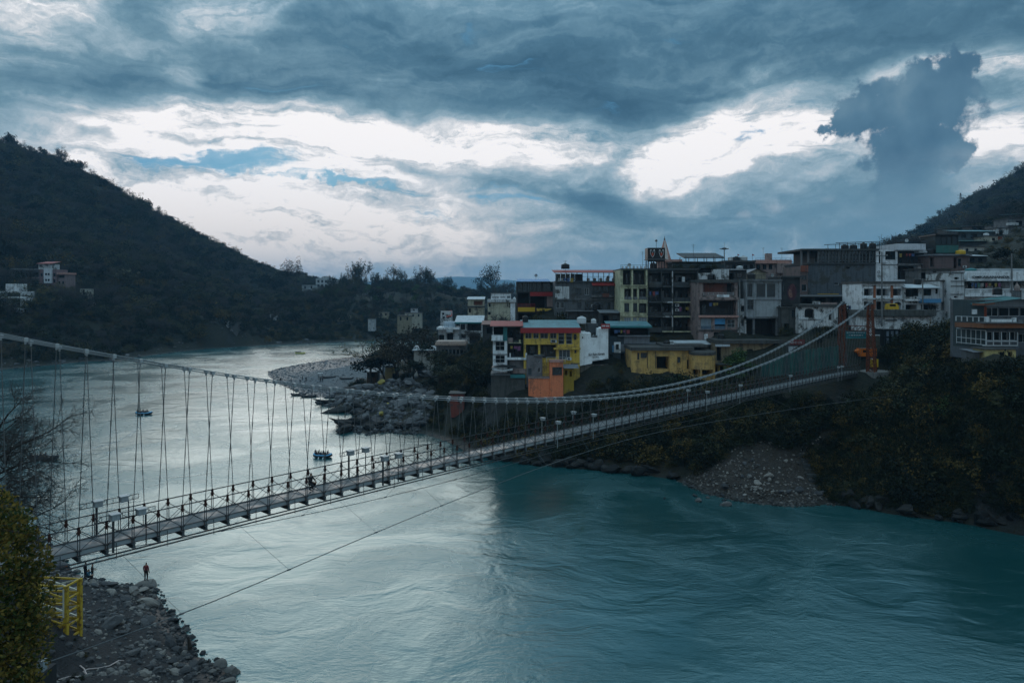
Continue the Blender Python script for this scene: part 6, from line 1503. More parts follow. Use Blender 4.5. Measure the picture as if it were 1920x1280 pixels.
def tree_parts(kind, seed, h):
    """(trunk mesh arrays, crown mesh arrays, crown material)"""
    rg = np.random.default_rng(seed)
    if kind == 'broad':
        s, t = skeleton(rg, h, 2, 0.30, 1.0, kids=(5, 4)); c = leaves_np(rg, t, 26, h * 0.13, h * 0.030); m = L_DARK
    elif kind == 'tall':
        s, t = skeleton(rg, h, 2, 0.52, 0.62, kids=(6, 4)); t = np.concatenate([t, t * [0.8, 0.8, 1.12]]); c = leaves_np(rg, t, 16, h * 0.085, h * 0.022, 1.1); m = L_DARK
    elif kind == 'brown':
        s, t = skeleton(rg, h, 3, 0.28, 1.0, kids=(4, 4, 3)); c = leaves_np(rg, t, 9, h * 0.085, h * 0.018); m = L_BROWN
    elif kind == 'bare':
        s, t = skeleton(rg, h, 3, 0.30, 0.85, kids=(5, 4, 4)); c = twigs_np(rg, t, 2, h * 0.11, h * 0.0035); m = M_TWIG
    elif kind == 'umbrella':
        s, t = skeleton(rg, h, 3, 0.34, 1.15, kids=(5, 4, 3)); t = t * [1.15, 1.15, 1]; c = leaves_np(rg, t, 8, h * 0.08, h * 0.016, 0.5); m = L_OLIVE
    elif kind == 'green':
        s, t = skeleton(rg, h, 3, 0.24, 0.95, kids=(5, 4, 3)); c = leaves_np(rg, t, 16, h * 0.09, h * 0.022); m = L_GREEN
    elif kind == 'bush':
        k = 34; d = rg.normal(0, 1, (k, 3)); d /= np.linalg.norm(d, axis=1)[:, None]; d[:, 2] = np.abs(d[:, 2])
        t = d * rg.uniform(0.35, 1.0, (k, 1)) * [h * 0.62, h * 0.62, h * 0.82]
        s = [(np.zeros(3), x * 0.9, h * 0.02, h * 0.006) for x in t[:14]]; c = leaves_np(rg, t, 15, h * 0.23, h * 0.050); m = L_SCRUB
    elif kind == 'grass':
        k = 90; a = rg.uniform(0, 2 * math.pi, k); r = rg.uniform(0, 0.4, k) * h; b0 = np.stack([r * np.cos(a), r * np.sin(a), np.zeros(k)], 1)
        tp = b0 + np.stack([rg.normal(0, .35, k), rg.normal(0, .35, k), rg.uniform(.5, 1.0, k)], 1) * h
        w = np.stack([-np.sin(a), np.cos(a), np.zeros(k)], 1) * h * 0.035
        V = np.stack([b0 - w, b0 + w, tp + w * 0.2, tp - w * 0.2], 1).reshape(-1, 3); c = (V, np.arange(4 * k).reshape(k, 4)); s = [(np.zeros(3), np.array([0, 0, 0.1 * h]), 0.01, 0.01)]; m = L_BROWN
    return tubes_np(s, 4 if kind != 'bush' else 3), c, m
TREE_ME = {}
def tree_meshes(kind, seed, h=10.0):
    key = (kind, seed)
    if key not in TREE_ME:
        tr, cr, m = tree_parts(kind, seed, h)
        TREE_ME[key] = (quads_mesh('trunk', tr[0], tr[1], M_BARK), quads_mesh('crown', cr[0], cr[1], m))
    return TREE_ME[key]
def place_tree(kind, seed, loc, height, label, rz=0.0, name='tree', cat='tree', group=None, wide=1.0, mat=None):
    tr, cr = tree_meshes(kind, seed)
    t = empty(name, loc, rz); t.scale = (height / 10 * wide, height / 10 * wide, height / 10); tag(t, label, cat, group)
    a = link(bpy.data.objects.new('trunk', tr), t); b = link(bpy.data.objects.new('crown', cr), t)
    if mat:
        b.material_slots[0].link = 'OBJECT'; b.material_slots[0].material = mat
    return t

# prototypes for scattering (held in collections that are not linked to the scene)
def proto_collection(name, specs):
    col = bpy.data.collections.new(name)
    for (kind, seed) in specs:
        tr, cr, m = tree_parts(kind, seed, 10.0)
        me = cat_mesh(kind, [tr, cr], [M_BARK, m]); col.objects.link(bpy.data.objects.new(kind + '_plant', me))
    return col
def scatter(name, pts, scl, col, seed=0, tilt=0.12):
    """One stuff object: geometry-node instances of the collection's plants on the points."""
    me = bpy.data.meshes.new(name); me.vertices.add(len(pts)); me.vertices.foreach_set('co', np.asarray(pts, np.float32).ravel())
    a = me.attributes.new('scl', 'FLOAT', 'POINT'); a.data.foreach_set('value', np.asarray(scl, np.float32))
    o = link(bpy.data.objects.new(name, me)); tag(o, kind='stuff')
    g = bpy.data.node_groups.new(name, 'GeometryNodeTree')
    g.interface.new_socket('Geometry', in_out='INPUT', socket_type='NodeSocketGeometry'); g.interface.new_socket('Geometry', in_out='OUTPUT', socket_type='NodeSocketGeometry')
    n = g.nodes; l = g.links
    gi = n.new('NodeGroupInput'); go = n.new('NodeGroupOutput'); ip = n.new('GeometryNodeInstanceOnPoints'); ci = n.new('GeometryNodeCollectionInfo')
    ci.inputs['Collection'].default_value = col; ci.inputs['Separate Children'].default_value = True; ci.inputs['Reset Children'].default_value = True
    rv = n.new('FunctionNodeRandomValue'); rv.data_type = 'FLOAT_VECTOR'; rv.inputs['Min'].default_value = (-tilt, -tilt, 0); rv.inputs['Max'].default_value = (tilt, tilt, 6.283); rv.inputs['Seed'].default_value = seed
    na = n.new('GeometryNodeInputNamedAttribute'); na.data_type = 'FLOAT'; na.inputs['Name'].default_value = 'scl'
    l.new(gi.outputs[0], ip.inputs['Points']); l.new(ci.outputs[0], ip.inputs['Instance']); ip.inputs['Pick Instance'].default_value = True
    l.new(rv.outputs[0], ip.inputs['Rotation']); l.new(na.outputs[0], ip.inputs['Scale']); l.new(ip.outputs[0], go.inputs[0])
    md = o.modifiers.new('plants', 'NODES'); md.node_group = g
    return o
def clear_of_buildings(x, y, m=1.5, front=0.0):
    k = np.ones(x.shape, bool)
    for (x0, x1, y0, y1) in FOOT: k &= ~((x > x0 - m) & (x < x1 + m) & (y > y0 - m - front) & (y < y1 + m))
    return k
def scatter_region(rg, n, x0, x1, y0, y1, test):
    x = rg.uniform(x0, x1, n); y = rg.uniform(y0, y1, n)
    k = (np.abs(np.arctan2(x, y)) < R(47)); x, y = x[k], y[k]
    sd = river_sd(x, y); h = ground(x, y); k = test(x, y, h, sd)
    return x[k], y[k], h[k], sd[k]

def build_plants():
    rg = np.random.default_rng(11)
    wood = proto_collection('woodland_kinds', [('broad', 1), ('broad', 2), ('broad', 3), ('brown', 4), ('brown', 5), ('tall', 6), ('bare', 7), ('green', 8)])
    scr = proto_collection('scrub_kinds', [('bush', 21), ('bush', 22), ('bush', 23), ('bush', 24)])
    hillmix = proto_collection('hill_kinds', [('broad', 31), ('bush', 32), ('brown', 33), ('bush', 34), ('bare', 35), ('broad', 37), ('bare', 38), ('umbrella', 39)])
    # left hill
    x, y, h, sd = scatter_region(rg, 16000, -640, -110, 300, 790, lambda x, y, h, sd: (sd > 7) & (x < -0.16 * y - 30) & clear_of_buildings(x, y, 4, 26))
    scatter('left_hill_forest', np.stack([x, y, h - 0.3], 1), np.clip(rg.lognormal(-0.30, 0.40, len(x)), .35, 1.35) * np.where(x > -0.36 * y, 0.72, 1.0) * np.where(sd < 40, 0.7, 1.0), hillmix, 1)
    # woods along the far bank
    x, y, h, sd = scatter_region(rg, 5200, -330, 330, 400, 900, lambda x, y, h, sd: (sd > 10) & (x > -0.2 * y - 30) & (y > 420) & ((h > 5)) & (x / y < 0.2) & clear_of_buildings(x, y, 3, 22))
    scatter('far_bank_wood', np.stack([x, y, h - 0.3], 1), rg.uniform(0.55, 1.15, len(x)) * np.where(sd < 60, 0.55, 1.0), wood, 2)
    # bank edge scrub on the far side
    x, y, h, sd = scatter_region(rg, 9000, -330, 60, 250, 560, lambda x, y, h, sd: (sd > 5) & (sd < 70) & (x < 0.05 * y) & ((x < -120) | (y > 430)) & clear_of_buildings(x, y, 2, 10))
    scatter('far_bank_scrub', np.stack([x, y, h - 0.1], 1), rg.uniform(0.15, 0.5, len(x)), scr, 3)
    # right hill
    x, y, h, sd = scatter_region(rg, 16000, 150, 700, 260, 820, lambda x, y, h, sd: (x / y > 0.35) & (sd > 60) & clear_of_buildings(x, y, 5, 45) & ((y > 320) | (x / y > 0.62)))
    scatter('right_hill_forest', np.stack([x, y, h - 0.3], 1), np.clip(rg.lognormal(-0.35, 0.42, len(x)), .3, 1.5), hillmix, 4)
    # gorge side under the town
    x, y, h, sd = scatter_region(rg, 52000, -70, 112, 90, 240, lambda x, y, h, sd: (sd > 2.5) & clear_of_buildings(x, y, 1.6, 3.0) & ((np.hypot((x - 34.5) / 16.4, (y - 111.5) / 7.8) + 0.4 * fbm(x / 4, y / 4, 4, 2) > 1.0)) & (np.hypot(x - 62, y - 136) > 7.5)
        & ~in_poly(BEACH, x, y) & ~((x < -18) & (x > -75) & (y < 232) & (y > 158) & (sd < 28)) & (y < 150 + 0.0 * x + np.where(x < 0, 90, 0)) & (x / y < 0.95))
    big = rg.random(len(x)) < 0.15
    lim = np.where(y > 143, 0.15, 0.34)
    scatter('gorge_scrub', np.stack([x, y, h - 0.15], 1), np.where(big, rg.uniform(0.22, 0.42, len(x)), rg.uniform(0.09, 0.25, len(x))) * np.where(y > 143, 0.6, 1.0), scr, 5, 0.3)
    # steep slope under the restaurant
    x, y, h, sd = scatter_region(rg, 12000, 46, 92, 84, 116, lambda x, y, h, sd: (sd > 1.5) & (sd < 24) & clear_of_buildings(x, y, 1.0, 6.0) & (x / y < 0.95))
    scatter('cliff_scrub', np.stack([x, y, h - 0.1], 1), rg.uniform(0.07, 0.22, len(x)), scr, 15, 0.4)
    # tufts between the houses
    x, y, h, sd = scatter_region(rg, 2500, -40, 190, 150, 330, lambda x, y, h, sd: (sd > 6) & clear_of_buildings(x, y, 1.2) & (x / y > -0.10) & (x / y < 0.72) & ~in_poly(BEACH, x, y))
    scatter('town_scrub', np.stack([x, y, h - 0.1], 1), rg.uniform(0.12, 0.30, len(x)), scr, 6)
    # grass and weeds on the near bank
    tuft = proto_collection('tuft_kinds', [('grass', 51), ('grass', 52), ('bush', 53)])
    x, y, h, sd = scatter_region(rg, 900, -60, -15, 40, 90, lambda x, y, h, sd: (sd > 9))
    scatter('near_bank_weeds', np.stack([x, y, h - 0.02], 1), rg.uniform(0.02, 0.06, len(x)), tuft, 7)

    def at(px, Y, dz=0.0):
        xx = (px - 960) / FPX * Y; return (xx, Y, gz(xx, Y) - dz)
    def T(kind, seed, px, py_top, Y, label, wide=1.0, **kw):
        l = at(px, Y, 0.3); top = CAMZ - (py_top - HZ) / FPX * Y
        return place_tree(kind, seed, l, max(2.0, (top - l[2]) * 1.0), label, rz=seed * 1.3, wide=wide, **kw)
    # skyline of the left hill
    sky = [(8, 236, 'broad'), (22, 245, 'broad'), (48, 262, 'bare'), (72, 268, 'broad'), (108, 272, 'bare'), (118, 278, 'bare'), (138, 287, 'broad'), (150, 294, 'bare'), (172, 312, 'brown'), (195, 332, 'broad'),
           (238, 352, 'umbrella'), (265, 362, 'broad'), (285, 378, 'brown'), (300, 390, 'bare'), (315, 400, 'brown'), (345, 430, 'brown'), (362, 440, 'broad'), (385, 455, 'broad'), (395, 462, 'brown'), (420, 468, 'broad'), (440, 480, 'broad'), (455, 488, 'bare')]
    for i, (px, py, k) in enumerate(sky):
        Yr = float(np.interp(px, [0, 100, 200, 300, 326, 400, 470], [716, 708, 688, 663, 653, 638, 628]))
        l = at(px, Yr, 0.5); H = max(7.0, CAMZ - (py - HZ) / FPX * Yr - l[2])
        nm = {'broad': 'leafy tree', 'bare': 'bare leafless tree', 'brown': 'brown dry tree', 'umbrella': 'flat topped tree'}[k]
        place_tree(k, 100 + i % 7, l, min(max(H, 15.0), 24), '%s on the skyline ridge of the left hill' % nm, i, group='ridge trees on the left hill', name='tree')
    # treetops of the far wood that stand out
    for i, (px, py, k) in enumerate([(557, 508, 'tall'), (500, 503, 'broad'), (520, 510, 'broad'), (655, 508, 'tall'), (668, 507, 'broad'), (690, 509, 'tall'), (718, 515, 'broad'), (742, 514, 'tall'), (765, 515, 'broad'), (782, 514, 'tall'),
                                     (800, 518, 'tall'), (820, 524, 'broad'), (935, 520, 'tall'), (950, 524, 'bare'), (640, 520, 'broad'), (905, 535, 'broad'), (870, 536, 'broad')]):
        T(k, 140 + i % 6, px, py, 610 + (i * 37) % 60, '%s rising above the far bank wood' % ('slim tall tree' if k == 'tall' else 'leafless tree' if k == 'bare' else 'round crowned dark tree'), group='treetops of the far bank')
    for i, (px, py, Y, k) in enumerate([(330, 545, 440, 'broad'), (300, 535, 445, 'broad'), (375, 530, 470, 'broad'), (395, 570, 430, 'brown'), (445, 573, 432, 'brown'), (190, 535, 425, 'broad'), (220, 490, 450, 'broad'), (240, 545, 420, 'brown'), (110, 532, 395, 'bare'), (145, 545, 392, 'bare'), (70, 520, 392, 'brown'), (20, 535, 352, 'bare'),
                                        (560, 575, 480, 'broad'), (600, 565, 500, 'broad'), (690, 560, 500, 'brown'), (640, 570, 490, 'broad'), (780, 555, 520, 'broad'), (700, 540, 540, 'broad'), (500, 560, 470, 'brown'), (860, 556, 520, 'brown'), (470, 565, 450, 'broad'), (820, 565, 500, 'broad')]):
        T(k, 150 + i % 8, px, py, Y, '%s standing on the far wooded bank' % {'broad': 'dark round tree', 'brown': 'russet brown tree', 'bare': 'bare grey tree'}[k], 1.25, group='trees on the far bank')
    # right hill skyline
    for i, (px, py, k) in enumerate([(1712, 436, 'bare'), (1726, 425, 'broad'), (1745, 408, 'broad'), (1760, 402, 'bare'), (1790, 392, 'broad'), (1806, 385, 'brown'), (1822, 375, 'broad'), (1850, 355, 'bare'), (1863, 345, 'bare'), (1876, 338, 'broad'), (1890, 330, 'brown'), (1906, 318, 'bare'), (1917, 312, 'broad')]):
        T(k, 160 + i % 6, px, py, 695, '%s on the skyline of the right hill' % {'broad': 'leafy tree', 'brown': 'brown tree', 'bare': 'leafless tree'}[k], group='ridge trees on the right hill')
    # individual trees of the town side
    T('umbrella', 171, 697, 628, 232, 'spreading olive green tree with flat layered crown beside the beach', 1.5)
    T('brown', 172, 770, 575, 226, 'large brownish green tree in front of the tin roofed houses', 1.25)
    T('brown', 173, 800, 590, 218, 'second brown tree right of the large brownish one', 1.1)
    T('brown', 174, 745, 610, 236, 'brown tree behind the pale blue hut', 1.1)
    T('broad', 175, 820, 668, 186, 'dark leaning tree above the boulders', 1.5)
    T('broad', 176, 872, 655, 172, 'broad dark tree filling the gap left of the cafe terrace', 1.3)
    T('broad', 182, 905, 690, 160, 'low dark tree below the cafe terrace', 1.3)
    T('bare', 177, 938, 582, 232, 'bare tree in front of the cream Hindi lettered house', 1.2)
    T('bare', 178, 900, 612, 200, 'bare branching tree beside the narrow white house', 1.4)
    for i, (px, py, Y, k) in enumerate([(722, 640, 226, 'broad'), (748, 628, 228, 'brown'), (790, 625, 214, 'broad'), (812, 640, 200, 'brown'), (775, 660, 205, 'broad'), (840, 645, 196, 'broad'), (855, 675, 178, 'broad'), (885, 668, 176, 'brown'), (760, 690, 200, 'bush'), (800, 700, 188, 'broad'), (835, 705, 176, 'broad'), (880, 715, 164, 'broad'), (905, 735, 156, 'bush'), (920, 750, 152, 'bush'), (850, 735, 166, 'bush')]):
        T(k if k != 'bush' else 'broad', 140 + i % 6, px, py, Y, ['dark tree just behind the pale blue hut', 'brown tree over the hut roof', 'dark tree left of the flat roofed stone house', 'brown tree in front of the stone house terrace', 'dark tree below the white lean house', 'dark tree hiding the right end of the stone house', 'tall dark tree left of the cafe terrace base', 'dry brown tree beside the narrow white house', 'low dark tree above the painted boulders', 'dark tree above the middle of the boulder shore', 'dark tree over the red shed', 'dark tree right of the red shed', 'low tree under the cafe terrace wall', 'low tree at the foot of the terrace wall', 'low dark tree in front of the red shed'][i], 1.35)
    T('green', 179, 1392, 634, 143, 'bright green tree behind the bridge cables', 1.3)
    T('green', 180, 1281, 688, 141.5, 'small green tree in front of the yellow house', 1.4)
    T('broad', 181, 1027, 506, 200, 'dark crown behind the red cafe house roof', 1.0)
    T('broad', 183, 1885, 455, 205, 'large round dark tree behind the lettered ashram', 1.5)
    T('broad', 184, 1925, 462, 200, 'second round dark tree at the right edge of the picture', 1.5)
    T('bare', 185, 1272, 472, 172, 'bare shrub of the roof garden beside the spire', 1.0)
    for i, (px, py, Y) in enumerate([(1700, 675, 128), (1745, 670, 124), (1765, 655, 128), (1720, 700, 118), (1790, 690, 114), (1660, 715, 122), (1830, 712, 105), (1908, 712, 102), (1690, 735, 114), (1872, 722, 101), (1780, 735, 108)]):
        T('bush' if i % 3 else 'green', 21 + i % 4 if i % 3 else 179, px, py, Y, ['tall feathery shrub below the white bunker building', 'grey green shrub on the slope right of the bridge tower', 'dark shrub right of the tower platform', 'leafy bush on the slope under the bunker building', 'bush left of the grey outhouse', 'shrub below the bridge landing', 'bush in front of the grey outhouse', 'bright bush in front of the yellow cottage', 'low shrub on the upper gorge side', 'shrub below the yellow cottage', 'shrub midway up the right gorge side'][i], 1.3, name='shrub', cat='shrub', mat=[L_OLIVE, L_GREEN, L_SCRUB][i % 3])
    # roof garden
    for i in range(8):
        px = 1265 + i * 10.5; l = P(px, 503, 168.5 + (i % 3))
        place_tree('bush', 21 + i % 4, l, 1.3 + 0.4 * (i % 3), 'potted shrub of the roof garden under the dark canopy', i, 'shrub', 'shrub', 'roof garden shrubs', 0.8)
    # bare tree reaching in over the water at the left
    rgb = np.random.default_rng(5)
    t = empty('bare_tree', (-39.6, 52.5, gz(-39.6, 52.5))); tag(t, 'leafless tree with fine dark twigs reaching in from the left edge over the water', 'tree')
    segs = [(np.array([0., 0, 0]), np.array([0.6, 0.3, 6.0]), 0.34, 0.27), (np.array([0.6, .3, 6.0]), np.array([1.8, 0.5, 10.5]), 0.27, 0.2)]; tips = []
    def arm(p, d, L, r, k):
        n = 4; q = p; pts = [p]
        for i in range(n):
            d = d + rgb.normal(0, 0.14, 3); d /= np.linalg.norm(d); q2 = q + d * L / n; segs.append((q, q2, r * (1 - .5 * i / n), r * (1 - .5 * (i + 1) / n))); q = q2; pts.append(q)
        if k == 0: tips.append((q, d)); tips.append((pts[2], d)); return
        for j in range(6):
            e = d + rgb.normal(0, 0.50, 3); e /= np.linalg.norm(e); arm(pts[1 + j % 4], e, L * rgb.uniform(.45, .68), r * .42, k - 1)
    root = -np.array(t.location)
    for (p, d, L) in (((0.6, .3, 6.0), (0.95, 0.0, 0.32), 7.2), ((0.9, .3, 7.0), (0.9, -.05, 0.42), 7.4), ((1.2, .4, 8.2), (0.85, .1, .45), 6.6), ((1.8, .5, 10.5), (0.7, 0, .75), 5.0), ((1.5, .5, 9.3), (0.8, .2, .55), 6.0), ((0.4, .2, 4.6), (0.97, 0.05, 0.24), 6.6)):
        arm(np.array(p), np.array(d), L * 0.72, 0.12, 2)
    tv = tubes_np(segs, 5); o = link(bpy.data.objects.new('trunk', quads_mesh('trunk', tv[0], tv[1], M_BARK)), t)
    tw = []
    for (q, d) in tips:
        for _ in range(7):
            e = d * 0.7 + rgb.normal(0, .5, 3); e /= np.linalg.norm(e); L = rgb.uniform(.5, 1.1); p2 = q + e * L; tw.append((q, p2, .012, .006))
            for _k in range(2):
                f = e + rgb.normal(0, .5, 3); f /= np.linalg.norm(f); m_ = q + e * L * rgb.uniform(.3, .9); tw.append((m_, m_ + f * L * .6, .008, .004))
    tv = tubes_np(tw, 3); link(bpy.data.objects.new('crown', quads_mesh('crown', tv[0], tv[1], M_TWIG)), t)
    # autumn foliage close to the camera at the left edge
    rgc = np.random.default_rng(9)
    t = empty('foreground_tree', (-25.5, 22.0, gz(-25.5, 22.0))); tag(t, 'yellow and green leafy tree in the left foreground hiding the bridge end', 'tree'); base = np.array(t.location)
    cl = []
    outline = [(0, 945, 26), (12, 985, 26), (30, 1000, 26), (45, 985, 25.5), (60, 1020, 26), (75, 1045, 26), (35, 1060, 25), (10, 1050, 24.5), (58, 1085, 25.5), (84, 1075, 26), (20, 1110, 24.5), (62, 1130, 25), (82, 1115, 25.5), (40, 1160, 24.5), (5, 1170, 24), (70, 1175, 25), (84, 1160, 25.4), (25, 1210, 24), (58, 1225, 24.5), (78, 1205, 25), (8, 1250, 24), (38, 1265, 24), (50, 1290, 24), (70, 1250, 24.4), (-20, 1000, 25), (-40, 1080, 24.5), (-30, 1180, 24), (-50, 1260, 23.5), (-20, 1300, 23.5), (-90, 1100, 24), (-100, 1200, 23.5)]
    for (px, py, Y) in outline: cl.append(np.array(P(px - 19, py, Y)) - base)
    cl = np.array(cl); segs = [(np.zeros(3), np.array([0.4, 0.4, 5.0]), 0.28, 0.2), (np.array([.4, .4, 5.]), np.array([.8, .8, 9.]), .2, .12)]
    for c in cl:
        st = np.array([.4, .4, 5.]) * (0.3 + 0.5 * rgc.random()) if c[2] < 5 else np.array([.6, .6, 7.])
        mid = (st + c) / 2 + rgc.normal(0, .25, 3); segs += [(st, mid, .06, .04), (mid, c, .04, .015)]
        for _ in range(5): segs.append((mid + (c - mid) * rgc.random(), c + rgc.normal(0, .5, 3), .016, .006))
    tv = tubes_np(segs, 5); link(bpy.data.objects.new('trunk', quads_mesh('trunk', tv[0], tv[1], M_BARK)), t)
    lv = leaves_np(rgc, cl, 300, 0.74, 0.080, 1.0); link(bpy.data.objects.new('crown', quads_mesh('crown', lv[0], lv[1], L_AUTUMN)), t)
    # sprays that stick out of the top
    sp = []
    for (px, py) in ((22, 935), (18, 955), (38, 968), (48, 975), (8, 930), (65, 1005), (88, 1040), (92, 1062), (98, 1090), (95, 1130), (55, 998), (30, 950)):
        sp.append(np.array(P(px, py, 26)) - base)
    lv = leaves_np(rgc, np.array(sp), 34, 0.24, 0.07, 1.0); link(bpy.data.objects.new('outer_sprays', quads_mesh('outer_sprays', lv[0], lv[1], L_AUTUMN)), t)
build_plants()
# ------------------------------------------------------------------ stones
def rock_material(name, a, b, c, rough=0.85):
    m, t, bs = new_mat(name)
    pos = t.new('ShaderNodeNewGeometry').outputs['Position']; rnd = t.new('ShaderNodeObjectInfo').outputs['Random']
    n = t.noise(pos, 1.6, 5, 0.65); n2 = t.noise(pos, 9.0, 4, 0.6)
    f = t.math('ADD', t.math('MULTIPLY', rnd, 0.55), t.math('MULTIPLY', t.math('ADD', n, n2), 0.25))
    col = t.ramp(f, [(0.15, a), (0.55, b), (0.97, c)])
    z = t.sep(pos)[2]
    col = t.mix(t.rng(z, 0.7, 0.15, 0, 0.75), col, t.mix(1.0, col, (0.30, 0.32, 0.34), 'MULTIPLY'))
    t.l.new(col, bs.inputs['Base Color']); bs.inputs['Roughness'].default_value = rough
    bump(t, bs, t.math('MULTIPLY_ADD', n2, 0.4, n), 0.6, 0.12)
    return m
M_ROCK = rock_material('river_rock', (0.026, 0.028, 0.031), (0.075, 0.077, 0.080), (0.34, 0.31, 0.27))
M_BOULDER = rock_material('grey_boulder', (0.022, 0.024, 0.027), (0.065, 0.070, 0.075), (0.17, 0.175, 0.18))
M_DROCK = rock_material('wet_dark_rock', (0.005, 0.006, 0.006), (0.011, 0.012, 0.012), (0.026, 0.026, 0.024))
M_PEBBLE = rock_material('debris_stone', (0.022, 0.020, 0.018), (0.060, 0.055, 0.049), (0.36, 0.34, 0.31))
M_GPEBBLE = rock_material('beach_cobble', (0.06, 0.065, 0.07), (0.13, 0.145, 0.155), (0.27, 0.29, 0.30))
M_YROCK = rock_material('painted_rock', (0.12, 0.10, 0.03), (0.24, 0.20, 0.05), (0.34, 0.30, 0.09))
def rock_mesh(seed, mat, name='rock', sub=2, sharp=0.32):
    rg = np.random.default_rng(seed); bm = bmesh.new(); bmesh.ops.create_icosphere(bm, subdivisions=sub, radius=0.5)
    dirs = rg.normal(0, 1, (9, 3)); dirs /= np.linalg.norm(dirs, axis=1)[:, None]; cut = rg.uniform(0.26, 0.46, 9)
    for v in bm.verts:
        p = np.array(v.co)
        for d, c in zip(dirs, cut):
            k = p @ d
            if k > c: p = p - d * (k - c) * 0.92
        p = p * (1 + 0.10 * rg.normal()) * [1.15, 0.95, 0.75]; v.co = p
    me = bpy.data.meshes.new(name); bm.to_mesh(me); bm.free(); me.materials.append(mat); return me
ROCKS = {k: [rock_mesh(s + i, m, sub=sb) for i in range(6)] for k, s, m, sb in (('near', 300, M_ROCK, 2), ('boulder', 320, M_BOULDER, 2), ('dark', 340, M_DROCK, 2), ('yellow', 360, M_YROCK, 2))}
def stone_collection(name, mat, seed):
    c = bpy.data.collections.new(name)
    for i in range(5): c.objects.link(bpy.data.objects.new('stone', rock_mesh(seed + i, mat, 'stone', 1)))
    return c
NROCK = [0]
def put_rock(kind, x, y, size, sink=0.25, parent=None, stretch=(1, 1, 1)):
    rr = random.Random(NROCK[0] * 7 + 3); NROCK[0] += 1
    o = bpy.data.objects.new('rock', rr.choice(ROCKS[kind])); z = max(gz(x, y), -0.1)
    o.location = (x, y, z + size * (0.36 - sink)); o.rotation_euler = (rr.uniform(-.4, .4), rr.uniform(-.4, .4), rr.uniform(0, 6.28))
    s = size; o.scale = (s * rr.uniform(.8, 1.35) * stretch[0], s * rr.uniform(.75, 1.2) * stretch[1], s * rr.uniform(.7, 1.05) * stretch[2])
    return link(o, parent or GROUND)
def build_stones():
    rr = random.Random(4); rg = np.random.default_rng(44)
    # near bank: rocks crowd the water's edge
    shore = [np.array(W2(*q)) for q in [(120, 1048), (160, 1064), (205, 1094), (240, 1097), (290, 1100), (308, 1140), (330, 1158), (352, 1190), (362, 1222), (400, 1240), (432, 1254), (440, 1285)]]
    seg = list(zip(shore[:-1], shore[1:])); ln = np.array([np.linalg.norm(b - a) for a, b in seg])
    n = 0
    while n < 180:
        i = rg.choice(len(seg), p=ln / ln.sum()); a, b = seg[i]; d = (b - a) / np.linalg.norm(b - a); nrm = np.array([d[1], -d[0]])
        f = abs(rg.normal(0, 4.2)) - 0.5; p = a + (b - a) * rg.random() + nrm * f
        sdv = river_sd(np.array([p[0]]), np.array([p[1]]))[0]
        if sdv < -0.7 or p[1] < 48: p = a + (b - a) * rg.random() - nrm * f; sdv = river_sd(np.array([p[0]]), np.array([p[1]]))[0]
        if sdv < -0.7: continue
        qx, qy = 960 + FPX * p[0] / p[1], HZ + FPX * CAMZ / p[1]
        if 131 < qx < 190 and qy < 1100: continue
        put_rock('near', p[0], p[1], float(np.clip(rg.lognormal(-0.75, 0.5), 0.25, 1.5))); n += 1
    for (px, py, s, st) in ((280, 1130, 2.4, (1.4, 1, .8)), (250, 1118, 2.0, (1, 1, .8)), (205, 1210, 1.9, (1.3, 1, .9)), (222, 1195, 1.5, (.7, .7, 1.2)), (245, 1262, 1.4, (1.6, .8, .6)), (262, 1255, 1.2, (1.2, .8, .8)), (318, 1205, 1.6, (1.3, 1, .9)), (112, 1060, 2.4, (1.1, 1, 1.1)), (100, 1050, 2.2, (1, 1, 1.2)), (122, 1078, 1.6, (1, 1, .9)), (268, 1105, 1.5, (1.4, 1, .6)), (300, 1240, 1.3, (1, 1, .8)), (345, 1265, 1.2, (1, 1, .8)), (360, 1250, 1.4, (1.2, 1, .8))):
        q = W2(px, py); put_rock('near', q[0] * 0.985, q[1] * 0.985, s * 0.72, 0.2, stretch=st)
    col = stone_collection('bank_stone_kinds', M_ROCK, 400)
    x, y, h, sd = scatter_region(rg, 16000, -62, -14, 44, 96, lambda x, y, h, sd: (sd > -0.4) & (rg.random(len(sd)) < np.exp(-np.maximum(sd, 0) / 7) + 0.10))
    scatter('near_bank_stones', np.stack([x, y, np.maximum(h, 0.0)], 1), np.clip(rg.lognormal(-1.25, 0.55, len(x)), .10, .8), col, 8, 0.5)
    # debris cone at the foot of the gorge
    col = stone_collection('debris_stone_kinds', M_PEBBLE, 410)
    x, y, h, sd = scatter_region(rg, 20000, 15, 58, 98, 126, lambda x, y, h, sd: (sd > -0.3) & (np.hypot((x - 34.5) / 17.2, (y - 111.5) / 8.4) < 1.05) & (rg.random(len(sd)) < 0.20 + np.exp(-np.maximum(sd, 0) / 3)) & (np.hypot((x - 34.5) / 17.2, (y - 111.5) / 8.4) + 0.5 * fbm(x / 4, y / 4, 4, 2) < 1.0))
    scatter('debris_stones', np.stack([x, y, h + 0.02], 1), np.clip(rg.lognormal(-1.35, 0.5, len(x)), .12, .8), col, 9, 0.5)
    for _ in range(26):
        a = rr.uniform(0, 6.28); q = rr.uniform(.1, .95); put_rock('near', 34.5 + 15 * q * math.cos(a), 111.5 + 7 * q * math.sin(a), rr.uniform(.5, 1.5), 0.2)
    # beach cobbles
    col = stone_collection('beach_stone_kinds', M_GPEBBLE, 420)
    x, y, h, sd = scatter_region(rg, 26000, -100, -10, 205, 390, lambda x, y, h, sd: in_poly(BEACH, x, y) & (sd > -0.5) & (rg.random(len(sd)) < 0.30 + np.exp(-np.maximum(sd, 0) / 5)))
